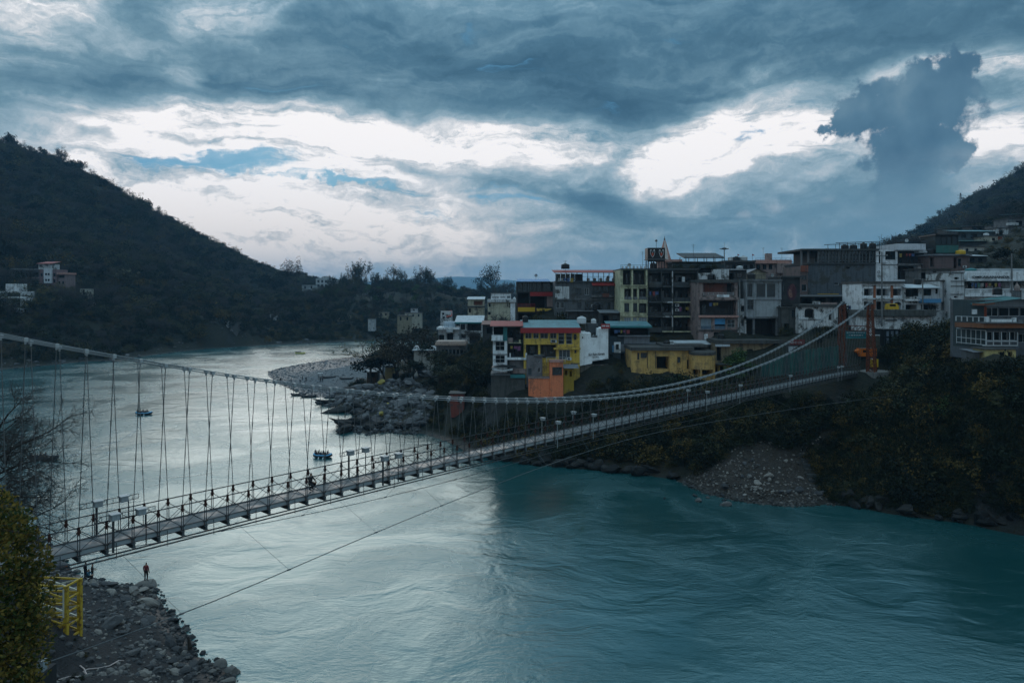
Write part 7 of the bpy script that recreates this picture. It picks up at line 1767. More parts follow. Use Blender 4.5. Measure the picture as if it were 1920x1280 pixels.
    scatter('beach_cobbles', np.stack([x, y, h], 1), np.clip(rg.lognormal(-0.9, 0.5, len(x)), .25, 1.5), col, 10, 0.4)
    # far bank edge stones
    col = stone_collection('far_stone_kinds', M_BOULDER, 430)
    x, y, h, sd = scatter_region(rg, 9000, -240, 0, 270, 520, lambda x, y, h, sd: (sd > -1) & (sd < 14) & ~in_poly(BEACH, x, y) & ((x < -110) | (y > 430)))
    scatter('far_bank_stones', np.stack([x, y, np.maximum(h, 0)], 1), np.clip(rg.lognormal(-0.2, 0.55, len(x)), .4, 3.2), col, 11, 0.4)
    # boulders below the town, between beach and bridge
    cnt = 0
    while cnt < 120:
        px, py = rr.uniform(640, 810), rr.uniform(712, 812)
        Y = np.interp(py, [700, 740, 770, 800, 815], [232, 208, 186, 168, 160]); x = (px - 960) / FPX * Y
        sdv = river_sd(np.array([x]), np.array([Y]))[0]
        if sdv < -1.0 or in_poly(BEACH, np.array([x]), np.array([Y]))[0]: continue
        dark = sdv < 4.5 and py > 765
        put_rock('dark' if dark else 'boulder', x, Y, min(4.0, max(1.1, rr.lognormvariate(0.75, .35))) * (1.3 if dark else 1.0), 0.22, stretch=(1.25, 1, .85)); cnt += 1
    for (px, py, Y, s) in ((715, 741, 201, 2.4), (686, 751, 196, 1.5), (716, 765, 184, 1.6), (725, 775, 179, 1.4), (714, 785, 172, 1.7)):
        put_rock('yellow', (px - 960) / FPX * Y, Y, s, 0.1)
    col = stone_collection('boulder_kinds', M_BOULDER, 440)
    x, y, h, sd = scatter_region(rg, 5000, -72, -20, 158, 236, lambda x, y, h, sd: (sd > -0.5) & (sd < 30) & ~in_poly(BEACH, x, y) & clear_of_buildings(x, y, 1) & (y < 225) & (sd < 17))
    scatter('shore_boulders', np.stack([x, y, np.maximum(h, 0)], 1), np.clip(rg.lognormal(0.0, 0.45, len(x)), .4, 2.2), col, 12, 0.4)
    # dark outcrops at the foot of the gorge wall
    for (px, py, s, st) in ((1590, 905, 4.2, (.7, .8, 1.7)), (650, 800, 4.6, (1.8, 1, .5)), (700, 806, 4.6, (1.8, 1, .5)), (760, 808, 4.0, (1.6, 1, .5)), (620, 760, 4.0, (1.8, 1, .5)), (640, 775, 4.6, (1.6, 1, .6)), (665, 745, 4.4, (1.8, 1, .6))):
        q = W2(px, py); put_rock('dark', q[0] * 1.01, q[1] * 1.01, s, 0.25, stretch=st)
    edge = [W2(*q) for q in [(1920, 1003), (1800, 980), (1700, 968), (1640, 958), (1580, 948)]] + [None] + [W2(*q) for q in [(1262, 898), (1180, 888), (1100, 880), (1000, 872), (930, 862), (880, 853)]]
    for a, b in zip(edge[:-1], edge[1:]):
        if a is None or b is None: continue
        for _ in range(9):
            f = rr.random(); d = rr.uniform(0.0, 2.2); x = a[0] + (b[0] - a[0]) * f; y = a[1] + (b[1] - a[1]) * f
            put_rock('dark', x * (1 + d / y), y + d, rr.uniform(0.8, 2.8), 0.2, stretch=(1.1, 1, rr.uniform(.7, 1.3)))
build_stones()

# ------------------------------------------------------------------ people
def person_mesh(pose, mats):
    """Continuous skinned body; mats = [top, trousers, skin, hair, shoes]."""
    J = {'pel': (0, 0, .95), 'sp': (0, .01, 1.12), 'ch': (0, .02, 1.32), 'nk': (0, .0, 1.49), 'hd': (0, -.02, 1.60), 'tp': (0, -.01, 1.73), 'ns': (0, -.125, 1.60)}
    rad = {'pel': .145, 'sp': .125, 'ch': .145, 'nk': .058, 'hd': .092, 'tp': .062, 'ns': .016}
    E = [('pel', 'sp'), ('sp', 'ch'), ('ch', 'nk'), ('nk', 'hd'), ('hd', 'tp'), ('hd', 'ns')]
    for s, k in ((-1, 'l'), (1, 'r')):
        if pose == 'sit': leg = [(s * .10, 0, .92), (s * .15, -.42, .95), (s * .16, -.50, .52), (s * .16, -.68, .48)]
        elif pose == 'crouch': leg = [(s * .10, .02, .92), (s * .17, -.34, .98), (s * .15, .02, .60), (s * .15, -.20, .56)]
        elif pose == 'walk': leg = [(s * .10, 0, .90), (s * .11, -.10 * s - .03, .50), (s * .11, -.22 * s + .06, .09), (s * .11, -.22 * s - .12, .05)]
        else: leg = [(s * .10, 0, .90), (s * .12, -.02, .50), (s * .12, .03, .09), (s * .13, -.14, .05)]
        if pose in ('sit',): arm = [(s * .20, .02, 1.40), (s * .26, -.16, 1.16), (s * .18, -.40, 1.12)]
        elif pose == 'bent': arm = [(s * .20, .02, 1.40), (s * .25, -.02, 1.14), (s * .16, -.24, 1.12)]
        elif pose == 'crouch': arm = [(s * .20, .02, 1.40), (s * .25, -.16, 1.18), (s * .10, -.36, 1.10)]
        else: arm = [(s * .20, .02, 1.41), (s * .25, .03, 1.13), (s * .25, -.06, .88)]
        for i, (nm, p, r) in enumerate(zip(('hip', 'kn', 'an', 'toe'), leg, (.105, .072, .052, .045))): J[nm + k] = p; rad[nm + k] = r
        for i, (nm, p, r) in enumerate(zip(('sh', 'el', 'wr'), arm, (.072, .050, .036))): J[nm + k] = p; rad[nm + k] = r
        w = np.array(arm[2]); d = w - np.array(arm[1]); d /= np.linalg.norm(d); J['pm' + k] = tuple(w + d * .07); rad['pm' + k] = .038
        E += [('pel', 'hip' + k), ('hip' + k, 'kn' + k), ('kn' + k, 'an' + k), ('an' + k, 'toe' + k), ('ch', 'sh' + k), ('sh' + k, 'el' + k), ('el' + k, 'wr' + k), ('wr' + k, 'pm' + k)]
        side = np.cross(d, [0, 0, 1]) if abs(d[2]) < .9 else np.array([0, 1.0, 0])
        side = side / np.linalg.norm(side)
        for f in range(4):
            q = w + d * (.135 + .012 * (1 - abs(f - 1.4))) + side * (f - 1.5) * .024 + np.array([0, -.012, -.01]); J['f%d' % f + k] = tuple(q); rad['f%d' % f + k] = .010; E.append(('pm' + k, 'f%d' % f + k))
        J['th' + k] = tuple(w + d * .07 + side * .065); rad['th' + k] = .011; E.append(('wr' + k, 'th' + k))
    if pose == 'crouch' or pose == 'sit':
        sh = 0.50 if pose == 'crouch' else 0.45
        J = {k: (x, y, z - sh) for k, (x, y, z) in J.items()}
        if pose == 'sit': J = {k: (x, y - (.10 if k in ('ch', 'nk', 'hd', 'tp', 'ns') else 0), z) for k, (x, y, z) in J.items()}
    names = list(J); me = bpy.data.meshes.new('body'); me.from_pydata([J[n] for n in names], [(names.index(a), names.index(b)) for a, b in E], [])
    o = bpy.data.objects.new('body', me); COL.objects.link(o)
    o.modifiers.new('skin', 'SKIN'); ss = o.modifiers.new('sub', 'SUBSURF'); ss.levels = 1; ss.render_levels = 1
    sv = me.skin_vertices[0].data
    for i, n in enumerate(names): sv[i].radius = (rad[n], rad[n]); sv[i].use_root = (n == 'pel')
    dg = bpy.context.evaluated_depsgraph_get(); dg.update()
    out = bpy.data.meshes.new_from_object(o.evaluated_get(dg), depsgraph=dg); bpy.data.objects.remove(o)
    out.name = 'body'; out.materials.clear()
    for m in mats: out.materials.append(m)
    slot = {}
    for n in names:
        slot[n] = 0 if n[:2] in ('sp', 'ch', 'sh', 'el') else 1 if n[:2] in ('pe', 'hi', 'kn') else 4 if n[:2] in ('an', 'to') else 3 if n == 'tp' else 2
    segs = [(np.array(J[a]), np.array(J[b]), slot[a], slot[b]) for a, b in E]
    mi = []
    for p in out.polygons:
        c = np.array(p.center); best = (9, 0)
        for a, b, sa, sb in segs:
            t = np.clip((c - a) @ (b - a) / ((b - a) @ (b - a)), 0, 1); dd = np.linalg.norm(c - a - (b - a) * t)
            if dd < best[0]: best = (dd, sa if t < .5 else sb)
        k = best[1]
        if k == 2 and c[2] > J['hd'][2] + .02 and c[1] > J['hd'][1] - .02: k = 3
        mi.append(k)
    out.polygons.foreach_set('material_index', np.array(mi, np.int32)); out.polygons.foreach_set('use_smooth', np.ones(len(mi), bool))
    return out
SKIN = flat((0.20, 0.11, 0.07), 0.6, 0, 0.1, 'skin'); HAIR = flat((0.012, 0.010, 0.009), 0.6, 0, 0.2, 'hair'); SHOE = flat((0.02, 0.02, 0.02), 0.7, 0, 0.2, 'shoes')
def cloth(rgb): return flat(rgb, 0.9, 0, 0.2, 'cloth')
PM = {}
def person(pose, loc, rz, label, top, legs, group=None, scale=1.0):
    key = (pose, top, legs)
    if key not in PM:
        base = [k for k in PM if k[0] == pose]
        if base:
            me = PM[base[0]].copy(); me.materials[0] = cloth(top); me.materials[1] = cloth(legs)
        else: me = person_mesh(pose, [cloth(top), cloth(legs), SKIN, HAIR, SHOE])
        PM[key] = me
    o = bpy.data.objects.new('person', PM[key]); o.location = loc; o.rotation_euler = (0, 0, rz); o.scale = (scale,) * 3
    tag(o, label, 'person', group); return link(o)
def build_people():
    dark, navy, grey, maroon, white = (.02, .02, .022), (.018, .022, .035), (.06, .06, .065), (.16, .03, .035), (.42, .42, .42)
    def on_ground(px, py, Ymin=40, Ymax=400):
        for Y in np.arange(Ymin, Ymax, 0.5):
            p = P(px, py, Y)
            if gz(p.x, p.y) >= p.z: return Vector((p.x, p.y, gz(p.x, p.y)))
        p = W(px, py); return Vector((p.x, p.y, max(0, gz(p.x, p.y))))
    for (px, py, pose, rz, lab, a, b, s) in ((160, 1090, 'stand', 2.6, 'person in dark clothes standing leftmost on the near rocks', dark, navy, 1.0), (173, 1092, 'bent', 1.9, 'person in dark coat holding something on the near rocks', (.03, .024, .02), dark, 1.02), (166, 1093, 'crouch', 1.6, 'person in blue crouching between two standing people', (.03, .09, .13), dark, 1.0)):
        q = on_ground(px, py, 60); rk = put_rock('near', q.x, q.y, 1.3, 0.42); person(pose, (q.x, q.y, q.z + 0.16), rz, lab, a, b)
    q = W2(274, 1099); z = 0.55; rk = put_rock('near', q[0], q[1], 1.7, 0.30, stretch=(1.3, 1, .7))
    person('stand', (q[0], q[1], z), 3.0, 'person in a maroon jacket standing alone at the water edge', maroon, dark, scale=1.12)
    # on the beach
    spots = [(526, 718, 'stand', 'lone person at the left of the beach by the shallow water'), (546, 719, 'walk', 'second person from the left walking along the beach'), (563, 718, 'stand', 'person in pale shirt standing mid beach'), (567, 713, 'stand', 'person behind the one in the pale shirt on the beach'), (574, 716, 'stand', 'person right of the pair standing mid beach'), (572, 728, 'bent', 'person stooping by the white cloth near the water'), (599, 731, 'crouch', 'person crouching left of the huddled group on the beach'), (605, 732, 'stand', 'leftmost of three people huddled at the water'), (609, 733, 'stand', 'middle one of three people huddled at the water'), (612, 733.5, 'walk', 'rightmost of three people huddled at the water'), (601, 716, 'stand', 'person standing under the white stall canopy'), (605, 716.5, 'stand', 'second person beside the white stall canopy'), (668, 721, 'stand', 'person standing by the wooden kiosk'), (671, 720, 'stand', 'person leaning near the beach kiosk')]
    for i, (px, py, pose, lab) in enumerate(spots):
        q = on_ground(px, py, 200, 330); person(pose, q, i * 1.7, lab, white if i == 2 else [dark, navy, grey][i % 3], [dark, navy][i % 2])
    # on the bridge
    s = 25.6 - 9.2; p = BP(s, -0.2, deck_z(s)); person('crouch', p, 1.2, 'person crouching on the bridge deck', dark, dark)
build_people()

# ------------------------------------------------------------------ rafts
ORD = ['leftmost', 'second from the left', 'third from the left', 'fourth from the left', 'fifth from the left', 'sixth from the left', 'seventh from the left', 'eighth from the left', 'ninth from the left', 'tenth from the left', 'eleventh from the left', 'twelfth from the left']
def raft(px, py, rz, label, tube_m, stripe_m, crew, clab, length=4.6, width=2.0, dark=None):
    q = W(px, py); t = empty('raft', (q.x, q.y, 0.0), rz); tag(t, label, 'raft')
    def ring(r, zoff, sc=1.0, arc=None):
        pts = []; n = 36
        for i in range(n + 1):
            a = 2 * math.pi * i / n; c, s_ = math.cos(a), math.sin(a)
            x = math.copysign(abs(c) ** 0.55, c) * (length / 2 - r) * sc; y = math.copysign(abs(s_) ** 0.75, s_) * (width / 2 - r) * sc
            pts.append((x, y, zoff + 0.32 * (abs(x) / (length / 2)) ** 4))
        return pts
    mb = MB(); mb.tube(ring(.26, .26), .26, 8, caps=False); mb.build('side_tube', dark or tube_m, t, True)
    mb = MB(); mb.tube([(x, y, z + .05) for x, y, z in ring(.2, .42, 1.01)], .13, 6, caps=False); mb.build('top_stripe', stripe_m, t, True)
    for x in (-.8, .8): mb = MB(); mb.tube([(x, -width / 2 + .4, .34), (x, width / 2 - .4, .34)], .18, 8); mb.build('thwart', tube_m, t, True)
    mb = MB(); mb.box((-length / 2 + .5, -width / 2 + .4, .06), (length / 2 - .5, width / 2 - .4, .12)); mb.build('floor', M_DFRAME, t)
    ca, sa = math.cos(rz), math.sin(rz); ppl = []; pds = []
    for i in range(crew):
        lx = -length / 2 + .8 + (i // 2) * 0.85; ly = (.55 if i % 2 else -.55)
        if i == crew - 1 and crew % 2: lx, ly = -length / 2 + .35, 0
        wx, wy = q.x + lx * ca - ly * sa, q.y + lx * sa + ly * ca
        ppl.append((wx / wy, person('sit', (wx, wy, 0.06 + (.12 if ly == 0 else 0)), rz + math.pi / 2, clab, [(.025, .022, .03), (.04, .03, .02), (.02, .03, .05)][i % 3], (.02, .02, .022), group=clab.replace('person', 'people'))))
        if i % 2 == 0:
            pd = empty('paddle', (wx, wy, .9)); tag(pd, 'paddle held by a rower, ' + clab.split(' in ')[-1], 'paddle', 'paddles of ' + clab.split(' in ')[-1]); sgn = -1 if ly < 0 else 1
            o0 = Vector((-sa * sgn, ca * sgn, 0)); mb = MB(); mb.tube([Vector((0, 0, .1)), o0 * .95 + Vector((0, 0, -.55))], .02, 5); mb.build('shaft', M_DFRAME, pd); mb = MB(); mb.bar(o0 * .95 + Vector((0, 0, -.55)), o0 * 1.2 + Vector((0, 0, -.86)), .18, .03); mb.build('blade', M_WFRAME, pd); pds.append((wx / wy, pd))
    where = clab.split(' in ')[-1]
    for i, (_, o) in enumerate(sorted(ppl, key=lambda q_: q_[0])): o['label'] = 'person seated %s in %s' % (ORD[i], where)
    for i, (_, o) in enumerate(sorted(pds, key=lambda q_: q_[0])): o['label'] = '%s of the paddles held in %s' % (ORD[i], where)
BLUE_R = flat((0.03, 0.13, 0.30), 0.5, 0, .15, 'raft_rubber'); SKY_R = flat((0.12, 0.38, 0.62), 0.5, 0, .15, 'raft_rubber'); DARK_R = flat((0.012, .016, .02), .5, 0, .2, 'raft_rubber'); YEL_R = flat((0.45, .42, .08), .5, 0, .15, 'raft_rubber')
raft(605, 857, R(-8), 'blue inflatable raft full of people close beyond the bridge railing', BLUE_R, SKY_R, 7, 'person seated in the near blue raft', 3.6, 1.9, DARK_R)
raft(270, 777, R(8), 'blue inflatable raft in mid river left of centre', DARK_R, SKY_R, 7, 'person seated in the mid river blue raft', 4.0, 1.9)
raft(563, 663, R(2), 'yellow inflatable raft far up the river', YEL_R, YEL_R, 7, 'person seated in the far yellow raft', 5.2, 2.0)
raft(82, 862, R(10), 'dark inflatable raft passing behind the bare twigs at the left', DARK_R, DARK_R, 7, 'person seated in the dark raft behind the twigs', 5.0, 2.0)
def moored(px, py, rz, label, L=4.2):
    q = W(px, py); t = empty('moored_raft', (q.x, q.y, max(0, gz(q.x, q.y))), rz); tag(t, label, 'raft')
    pts = []
    for i in range(25):
        a = 2 * math.pi * i / 24; c, s_ = math.cos(a), math.sin(a); pts.append((math.copysign(abs(c) ** .6, c) * L / 2, math.copysign(abs(s_) ** .8, s_) * .8, .25 + .3 * abs(c) ** 5))
    mb = MB(); mb.tube(pts, .25, 7, caps=False); mb.build('side_tube', DARK_R, t, True); mb = MB(); mb.box((-L / 2 + .4, -.7, .05), (L / 2 - .4, .7, .12)); mb.build('floor', DARK_R, t)
for i, (px, py, rz, lab) in enumerate([(578, 744, .1, 'dark raft drawn up at the beach edge'), (606, 757, -.2, 'dark raft moored beside the rocks below the beach'), (617, 717, .3, 'dark covered boat on the gravel beach'), (650, 720, .1, 'dark raft lying in front of the kiosk'), (560, 741, .2, 'dark raft leftmost at the beach edge')]): moored(px, py, rz, lab)
def beach_bits():
    q = W(600.5, 718); t = empty('stall', (q.x, q.y, gz(q.x, q.y))); tag(t, 'small beach stall with a white canopy', 'stall')
    mb = MB(); mb.box((-.75, -.6, 1.95), (.75, .6, 2.12)); mb.build('canopy', WHITE, t)
    for sx in (-.65, .65):
        for sy in (-.5, .5): mb = MB(); mb.box((sx - .03, sy - .03, 0), (sx + .03, sy + .03, 1.95)); mb.build('leg', M_IRON, t)
    mb = MB(); mb.box((-.6, -.4, .75), (.6, .4, .95)); mb.build('counter', DGREY, t)
    q = W(585, 730); t = empty('white_bundle', (q.x, q.y, gz(q.x, q.y))); tag(t, 'white cloth bundle lying on the beach', 'bundle'); o = bpy.data.objects.new('cloth', rock_mesh(470, WHITE)); o.scale = (2.4, 1.2, .8); o.location = (0, 0, .2); link(o, t)
    for i, (x, lab) in enumerate(((672, 'dark wooden beach table left of the kiosk'), (679, 'second dark beach table beside the kiosk'))):
        q = W(x, 722); t = empty('beach_table', (q.x, q.y, gz(q.x, q.y))); tag(t, lab, 'table'); mb = MB(); mb.box((-.5, -.4, .72), (.5, .4, .8)); mb.build('table_top', M_WOOD, t)
        for sx in (-.45, .45):
            for sy in (-.35, .35): mb = MB(); mb.box((sx - .04, sy - .04, 0), (sx + .04, sy + .04, .72)); mb.build('leg', M_WOOD, t)
beach_bits()

# ------------------------------------------------------------------ lamps and gantries on the bridge
def lamp_box(mb_parent, c, w=.42, h=.3, lid=True):
    mb = MB(); mb.box((-w / 2, -.2, -h / 2), (w / 2, .2, h / 2)); o = mb.build('lamp_box', M_GALV, mb_parent); o.location = c
    mb = MB(); mb.box((-w / 2 - .05, -.26, h / 2), (w / 2 + .05, .26, h / 2 + .06)); mb.build('lid', M_GALV, o)
    for sx in (-1, 1): mb = MB(); mb.box((sx * w / 4 - w / 5, -.215, -h / 2 + .05), (sx * w / 4 + w / 5, -.202, h / 2 - .05)); mb.build('lamp_glass', M_GALV, o)
def gantry(s0, s1, side, boxes, label, h0):
    t = empty('floodlight_gantry', BP(s0, side, deck_z(s0)), math.atan2(BD.y, BD.x)); tag(t, label, 'floodlight'); L = s1 - s0; mb = MB(); n = max(4, int(L / .35))
    for dz in (0, .28): mb.bar((0, 0, h0 + dz), (L, 0, h0 + dz), .035)
    for i in range(n + 1): mb.bar((L * i / n, 0, h0), (L * i / n, 0, h0 + .28), .022)
    for i in range(0, n, 3): mb.bar((L * i / n, 0, h0), (L * (i + 1) / n, 0, h0 + .28), .022)
    mb.build('lattice_beam', M_STEEL, t)
    for f in boxes: lamp_box(t, (L * f, -.15, h0 + .16))
    for f in (boxes[0], min(1, boxes[0] + .55)): mb = MB(); mb.bar((L * f, .05, -.45), (L * f, .05, h0), .10 if f == boxes[0] else .05); mb.build('support_post', M_STEEL, t)
gantry(2.1, 5.3, -1.35, (.28, .72), 'lattice floodlight beam with two pale boxes on the far rail at the left', 1.62)
gantry(2.0, 5.2, 1.30, (.30, .74), 'lattice floodlight beam with two pale boxes on the near rail at the left', 1.40)
gantry(19.6, 22.4, -1.35, (.30, .8), 'lattice floodlight beam on the far rail near the middle of the bridge', 1.62)
gantry(20.8, 23.4, 1.30, (.30, .8), 'lattice floodlight beam on the near rail near the middle of the bridge', 1.40)
def px_to_s(px, off): 
    t = (px - 960) / FPX; o = BA + BN * off; return (t * o.y - o.x) / (BD.x - t * BD.y)
for i, (px, off, lab) in enumerate([(1017, -1.2, 'white lamp on the far rail nearest midspan'), (1046, 1.25, 'yellowish capped lamp post on the near rail'), (1113, 1.25, 'white capped lamp post on the near rail right of the yellowish one'), (1075, -1.2, 'white lamp hanging by the far cable'), (1290, -1.2, 'white lamp on the far rail below the rising cable'), (1326, 1.25, 'white capped lamp post on the near rail in front of the low yellow house'), (1388, 1.25, 'white lamp post in front of the mustard shed'), (1482, 1.25, 'white lamp post on the near rail before the green fence'), (1572, 1.25, 'first of two white lamps at the bridge tower foot'), (1579, 1.25, 'second of two white lamps at the bridge tower foot')]):
    s = px_to_s(px, off); t = empty('bridge_lamp', BP(s, off, deck_z(s)), math.atan2(BD.y, BD.x)); tag(t, lab, 'lamp')
    mb = MB(); mb.bar((0, .06, -.95), (0, .06, 1.32), .05); mb.build('post', M_GALV, t); lamp_box(t, (0, -.05, 1.42), .28, .2)

# ------------------------------------------------------------------ around the bridge tower
def tower_surroundings():
    # tall corrugated fence behind the bridge end
    t = empty('sheet_fence', P(1500, 700, 143)); tag(t, 'tall fence of green translucent corrugated sheets behind the bridge end', 'fence'); rr = random.Random(8)
    o = t.location
    for i in range(29):
        px0 = 1428 + i * 5.0; Y = 142.6 - i * 0.21; top = np.interp(px0, [1428, 1480, 1530, 1572], [682, 662, 652, 648]) + rr.uniform(-1.5, 1.5)
        a, b = P(px0, 702, Y), P(px0 + 4.7, 702, Y); zt = CAMZ - (top - HZ) / FPX * Y
        mb = MB(); mb.box((a.x - o.x, a.y - o.y + rr.uniform(-.05, .05), a.z - o.z - 2), (b.x - o.x, a.y - o.y + .08, zt - o.z))
        mb.build('fence_sheet', corrug([(0.025, 0.085, 0.08), (0.035, 0.12, 0.105), (0.05, 0.085, 0.085)][rr.randrange(3)], 0.4, 0.12), t)
    # sign across the portal
    b = Bld('portal_sign', 'teal signboard with two pale lines of Hindi between the bridge towers', 1586, 1624, 620.5, 634.5, 137, .12, flat((0.01, 0.13, 0.15), .5), cat='sign', reg=False, foot=0)
    rr = random.Random(12)
    for (y, x0, x1) in ((622.6, 1587.5, 1622), (627.4, 1591, 1618)):
        x = x0
        while x < x1:
            w = rr.uniform(2.5, 5.5); b.box('lettering', x, y, min(x + w, x1), y + .5, -.03, -.004, WHITE)
            xx = x + .3
            while xx < min(x + w, x1) - .4: b.box('lettering', xx, y + .55, xx + .32, y + rr.uniform(1.6, 2.3), -.028, -.004, WHITE); xx += rr.uniform(.6, .95)
            x += w + 1.1
    b.box('trim', 1586, 632.4, 1624, 633.2, -.03, -.004, flat((.1, .35, .38), .5)); b.post(1586.5, 634.5, 690, .05, .1, M_GALV_D); b.done()
    # orange machine and yellow cabinet by the near leg
    b = Bld('orange_machine', 'bright orange painted machine body behind the near tower leg', 1613, 1644, 653, 668, 140, 1.6, flat((0.55, 0.13, 0.01), .5), cat='machine', reg=False, foot=0)
    mb = MB(); mb.poly([(b.x(1605), .3, b.z(658)), (b.x(1613), 0, b.z(655)), (b.x(1613), 0, b.z(663)), (b.x(1606), .3, b.z(661))]); mb.poly([(b.x(1605), .9, b.z(658)), (b.x(1606), .9, b.z(661)), (b.x(1613), 1.5, b.z(663)), (b.x(1613), 1.5, b.z(655))]); mb.quad((b.x(1605), .3, b.z(658)), (b.x(1605), .9, b.z(658)), (b.x(1613), 1.5, b.z(655)), (b.x(1613), 0, b.z(655))); mb.build('nose', b.wall, b.root)
    b.hole(1618, 656, 1630, 661, .3); b.box('chassis', 1615, 668, 1643, 672, .1, 1.5, BLACK); b.box('stand', 1620, 672, 1640, 690, .3, 1.3, DGREY); b.done()
    b = Bld('yellow_cabinet', 'yellow steel cabinet on legs right of the near tower leg', 1636, 1647, 673, 688, 135.5, .9, flat((0.50, 0.32, 0.01), .5), cat='cabinet', reg=False, foot=0)
    for x in (1636.8, 1646.2): b.post(x, 688, 694, .1, .1, M_IRON); b.post(x, 688, 694, .8, .1, M_IRON)
    b.box('cap', 1635.6, 672.2, 1641, 673.3, -.05, .9, WHITE); b.done()
    b = Bld('steel_lift_frame', 'dark steel frame with square pale panes right of the bridge tower', 1659, 1688, 617, 668, 140, 1.8, BLACK, cat='steel frame', reg=False, foot=2)
    for i in range(3):
        for j in range(3): b.win(1662 + i * 8.6, 620 + j * 13, 1668 + i * 8.6, 631 + j * 13, 1, 1, M_DFRAME, flat((.16, .2, .24), .3), sill=False)
    b.box('poster', 1676.5, 638.5, 1690, 657, -.25, -.2, PINKW); b.box('poster_mark', 1684, 643, 1686, 652, -.262, -.252, DGREY); b.done()
    # poles and wires
    def pole(px, py0, py1, Y, label, arm=True):
        l = P(px, py1, Y); t = empty('utility_pole', l); tag(t, label, 'utility pole'); h = (py1 - py0) / FPX * Y; mb = MB(); mb.tube([(0, 0, -3), (0, 0, h)], [.19, .12], 8); mb.build('shaft', M_CONC, t)
        if arm:
            for k in (0, 1): mb = MB(); mb.bar((-1.1, 0, h * (.93 - .12 * k)), (1.1, 0, h * (.93 - .12 * k)), .09); mb.build('cross_arm', M_IRON, t)
            for sx in (-1, -.4, .4, 1): mb = MB(); mb.lathe([(.06, h * .93 + .05), (.08, h * .93 + .15), (.03, h * .93 + .25)], (sx, 0, 0), 6); mb.build('insulator', M_WFRAME, t)
    pole(1653.5, 472, 583, 146, 'concrete utility pole with cross arms in front of the white hotel wing'); pole(1730, 522, 583, 149, 'thin pole in front of the blue awning shop', False); pole(1387, 525, 634, 154, 'dark pole beside the narrow white wall', False); pole(1897, 475, 560, 149, 'thin pole rising above the lettered ashram', False)
    wires = [((1653, 478, 146), (1387, 530, 154)), ((1653, 480, 146), (1760, 535, 151)), ((1653, 484, 146), (1897, 480, 149)), ((1660, 600, 142), (1740, 606, 146)), ((1628, 600, 139), (1700, 598, 146)), ((1387, 530, 154), (1310, 560, 156))]
    for i, (a, b2) in enumerate(wires):
        p, q = P(*a), P(*b2); pts = [p.lerp(q, f) - Vector((0, 0, 1.2 * math.sin(math.pi * f))) for f in np.linspace(0, 1, 9)]
        mb = MB(); mb.tube(pts, .018, 4); o = mb.build('overhead_wire', M_IRON); tag(o, ['sagging wire from the concrete pole to the dark pole', 'wire from the concrete pole to the tin canopy shop', 'wire from the concrete pole to the pole above the ashram', 'wire strung across the white bunker wall', 'wire from the near tower leg to the bunker wall', 'wire from the dark pole to the brick balcony house'][i], 'wire')
    # parked yellow vehicle roof on the bunker slab
    t = empty('yellow_auto_rickshaw', P(1672, 583, 149.0)); tag(t, 'yellow auto rickshaw standing in front of the white arcade', 'rickshaw'); s = 1.0
    mb = MB(); mb.box((-1.15, -.6, .35), (1.15, .6, .85)); mb.build('body', MUSTARD, t); mb = MB(); pr = [(-1.1, .85), (-.95, 1.45), (.75, 1.5), (1.2, .85)]
    for (a, b2) in zip(pr[:-1], pr[1:]): mb.quad((a[0], -.58, a[1]), (b2[0], -.58, b2[1]), (b2[0], .58, b2[1]), (a[0], .58, a[1]))
    mb.poly([(x, -.58, z) for x, z in pr]); mb.poly([(x, .58, z) for x, z in pr][::-1]); mb.build('cab', MUSTARD, t)
    mb = MB(); mb.box((-.7, -.6, .95), (.5, -.585, 1.35)); mb.build('window', M_GLASS, t)
    for (x, y) in ((-.75, -.5), (-.75, .5), (.9, 0)): mb = MB(); mb.tube([(x, y - .08, .25), (x, y + .08, .25)], .25, 12); mb.build('wheel', BLACK, t)
    # steps down to the river
    t = empty('river_steps', (46.5, 112, 0)); tag(t, 'dark stone steps going down to the water beside the rubble cone', 'steps')
    for i in range(9): mb = MB(); mb.box((-1.8, i * .75 - 2.0, .15 + i * .62 - 2.5), (1.8, i * .75 - 1.25, .15 + i * .62)); mb.build('step', paint((.045, .05, .05), .7), t)
    # pylons on the hill
    for (px, py0, py1, lab) in ((1783, 383, 402, 'small lattice pylon on the right hill, left one'), (1801, 362, 393, 'taller lattice pylon on the right hill')):
        Y = 690; t = empty('pylon', P(px, py1 + 4, Y)); tag(t, lab, 'pylon'); h = (py1 - py0 + 4) / FPX * Y; mb = MB()
        for sx in (-1, 1):
            for sy in (-1, 1): mb.bar((sx * 1.9, sy * 1.9, -3), (sx * .25, sy * .25, h), .22)
        for k in range(5): f = k / 5; w = 1.9 - 1.65 * f; w2 = 1.9 - 1.65 * (f + .2); mb.bar((-w, -w, h * f), (w2, -w2, h * (f + .2)), .14); mb.bar((w, -w, h * f), (-w2, -w2, h * (f + .2)), .14)
        mb.build('tower_frame', M_DFRAME, t)
        for f in (.72, .88): mb = MB(); mb.bar((-3, 0, h * f), (3, 0, h * f), .22); mb.build('cross_arm', M_DFRAME, t)
tower_surroundings()

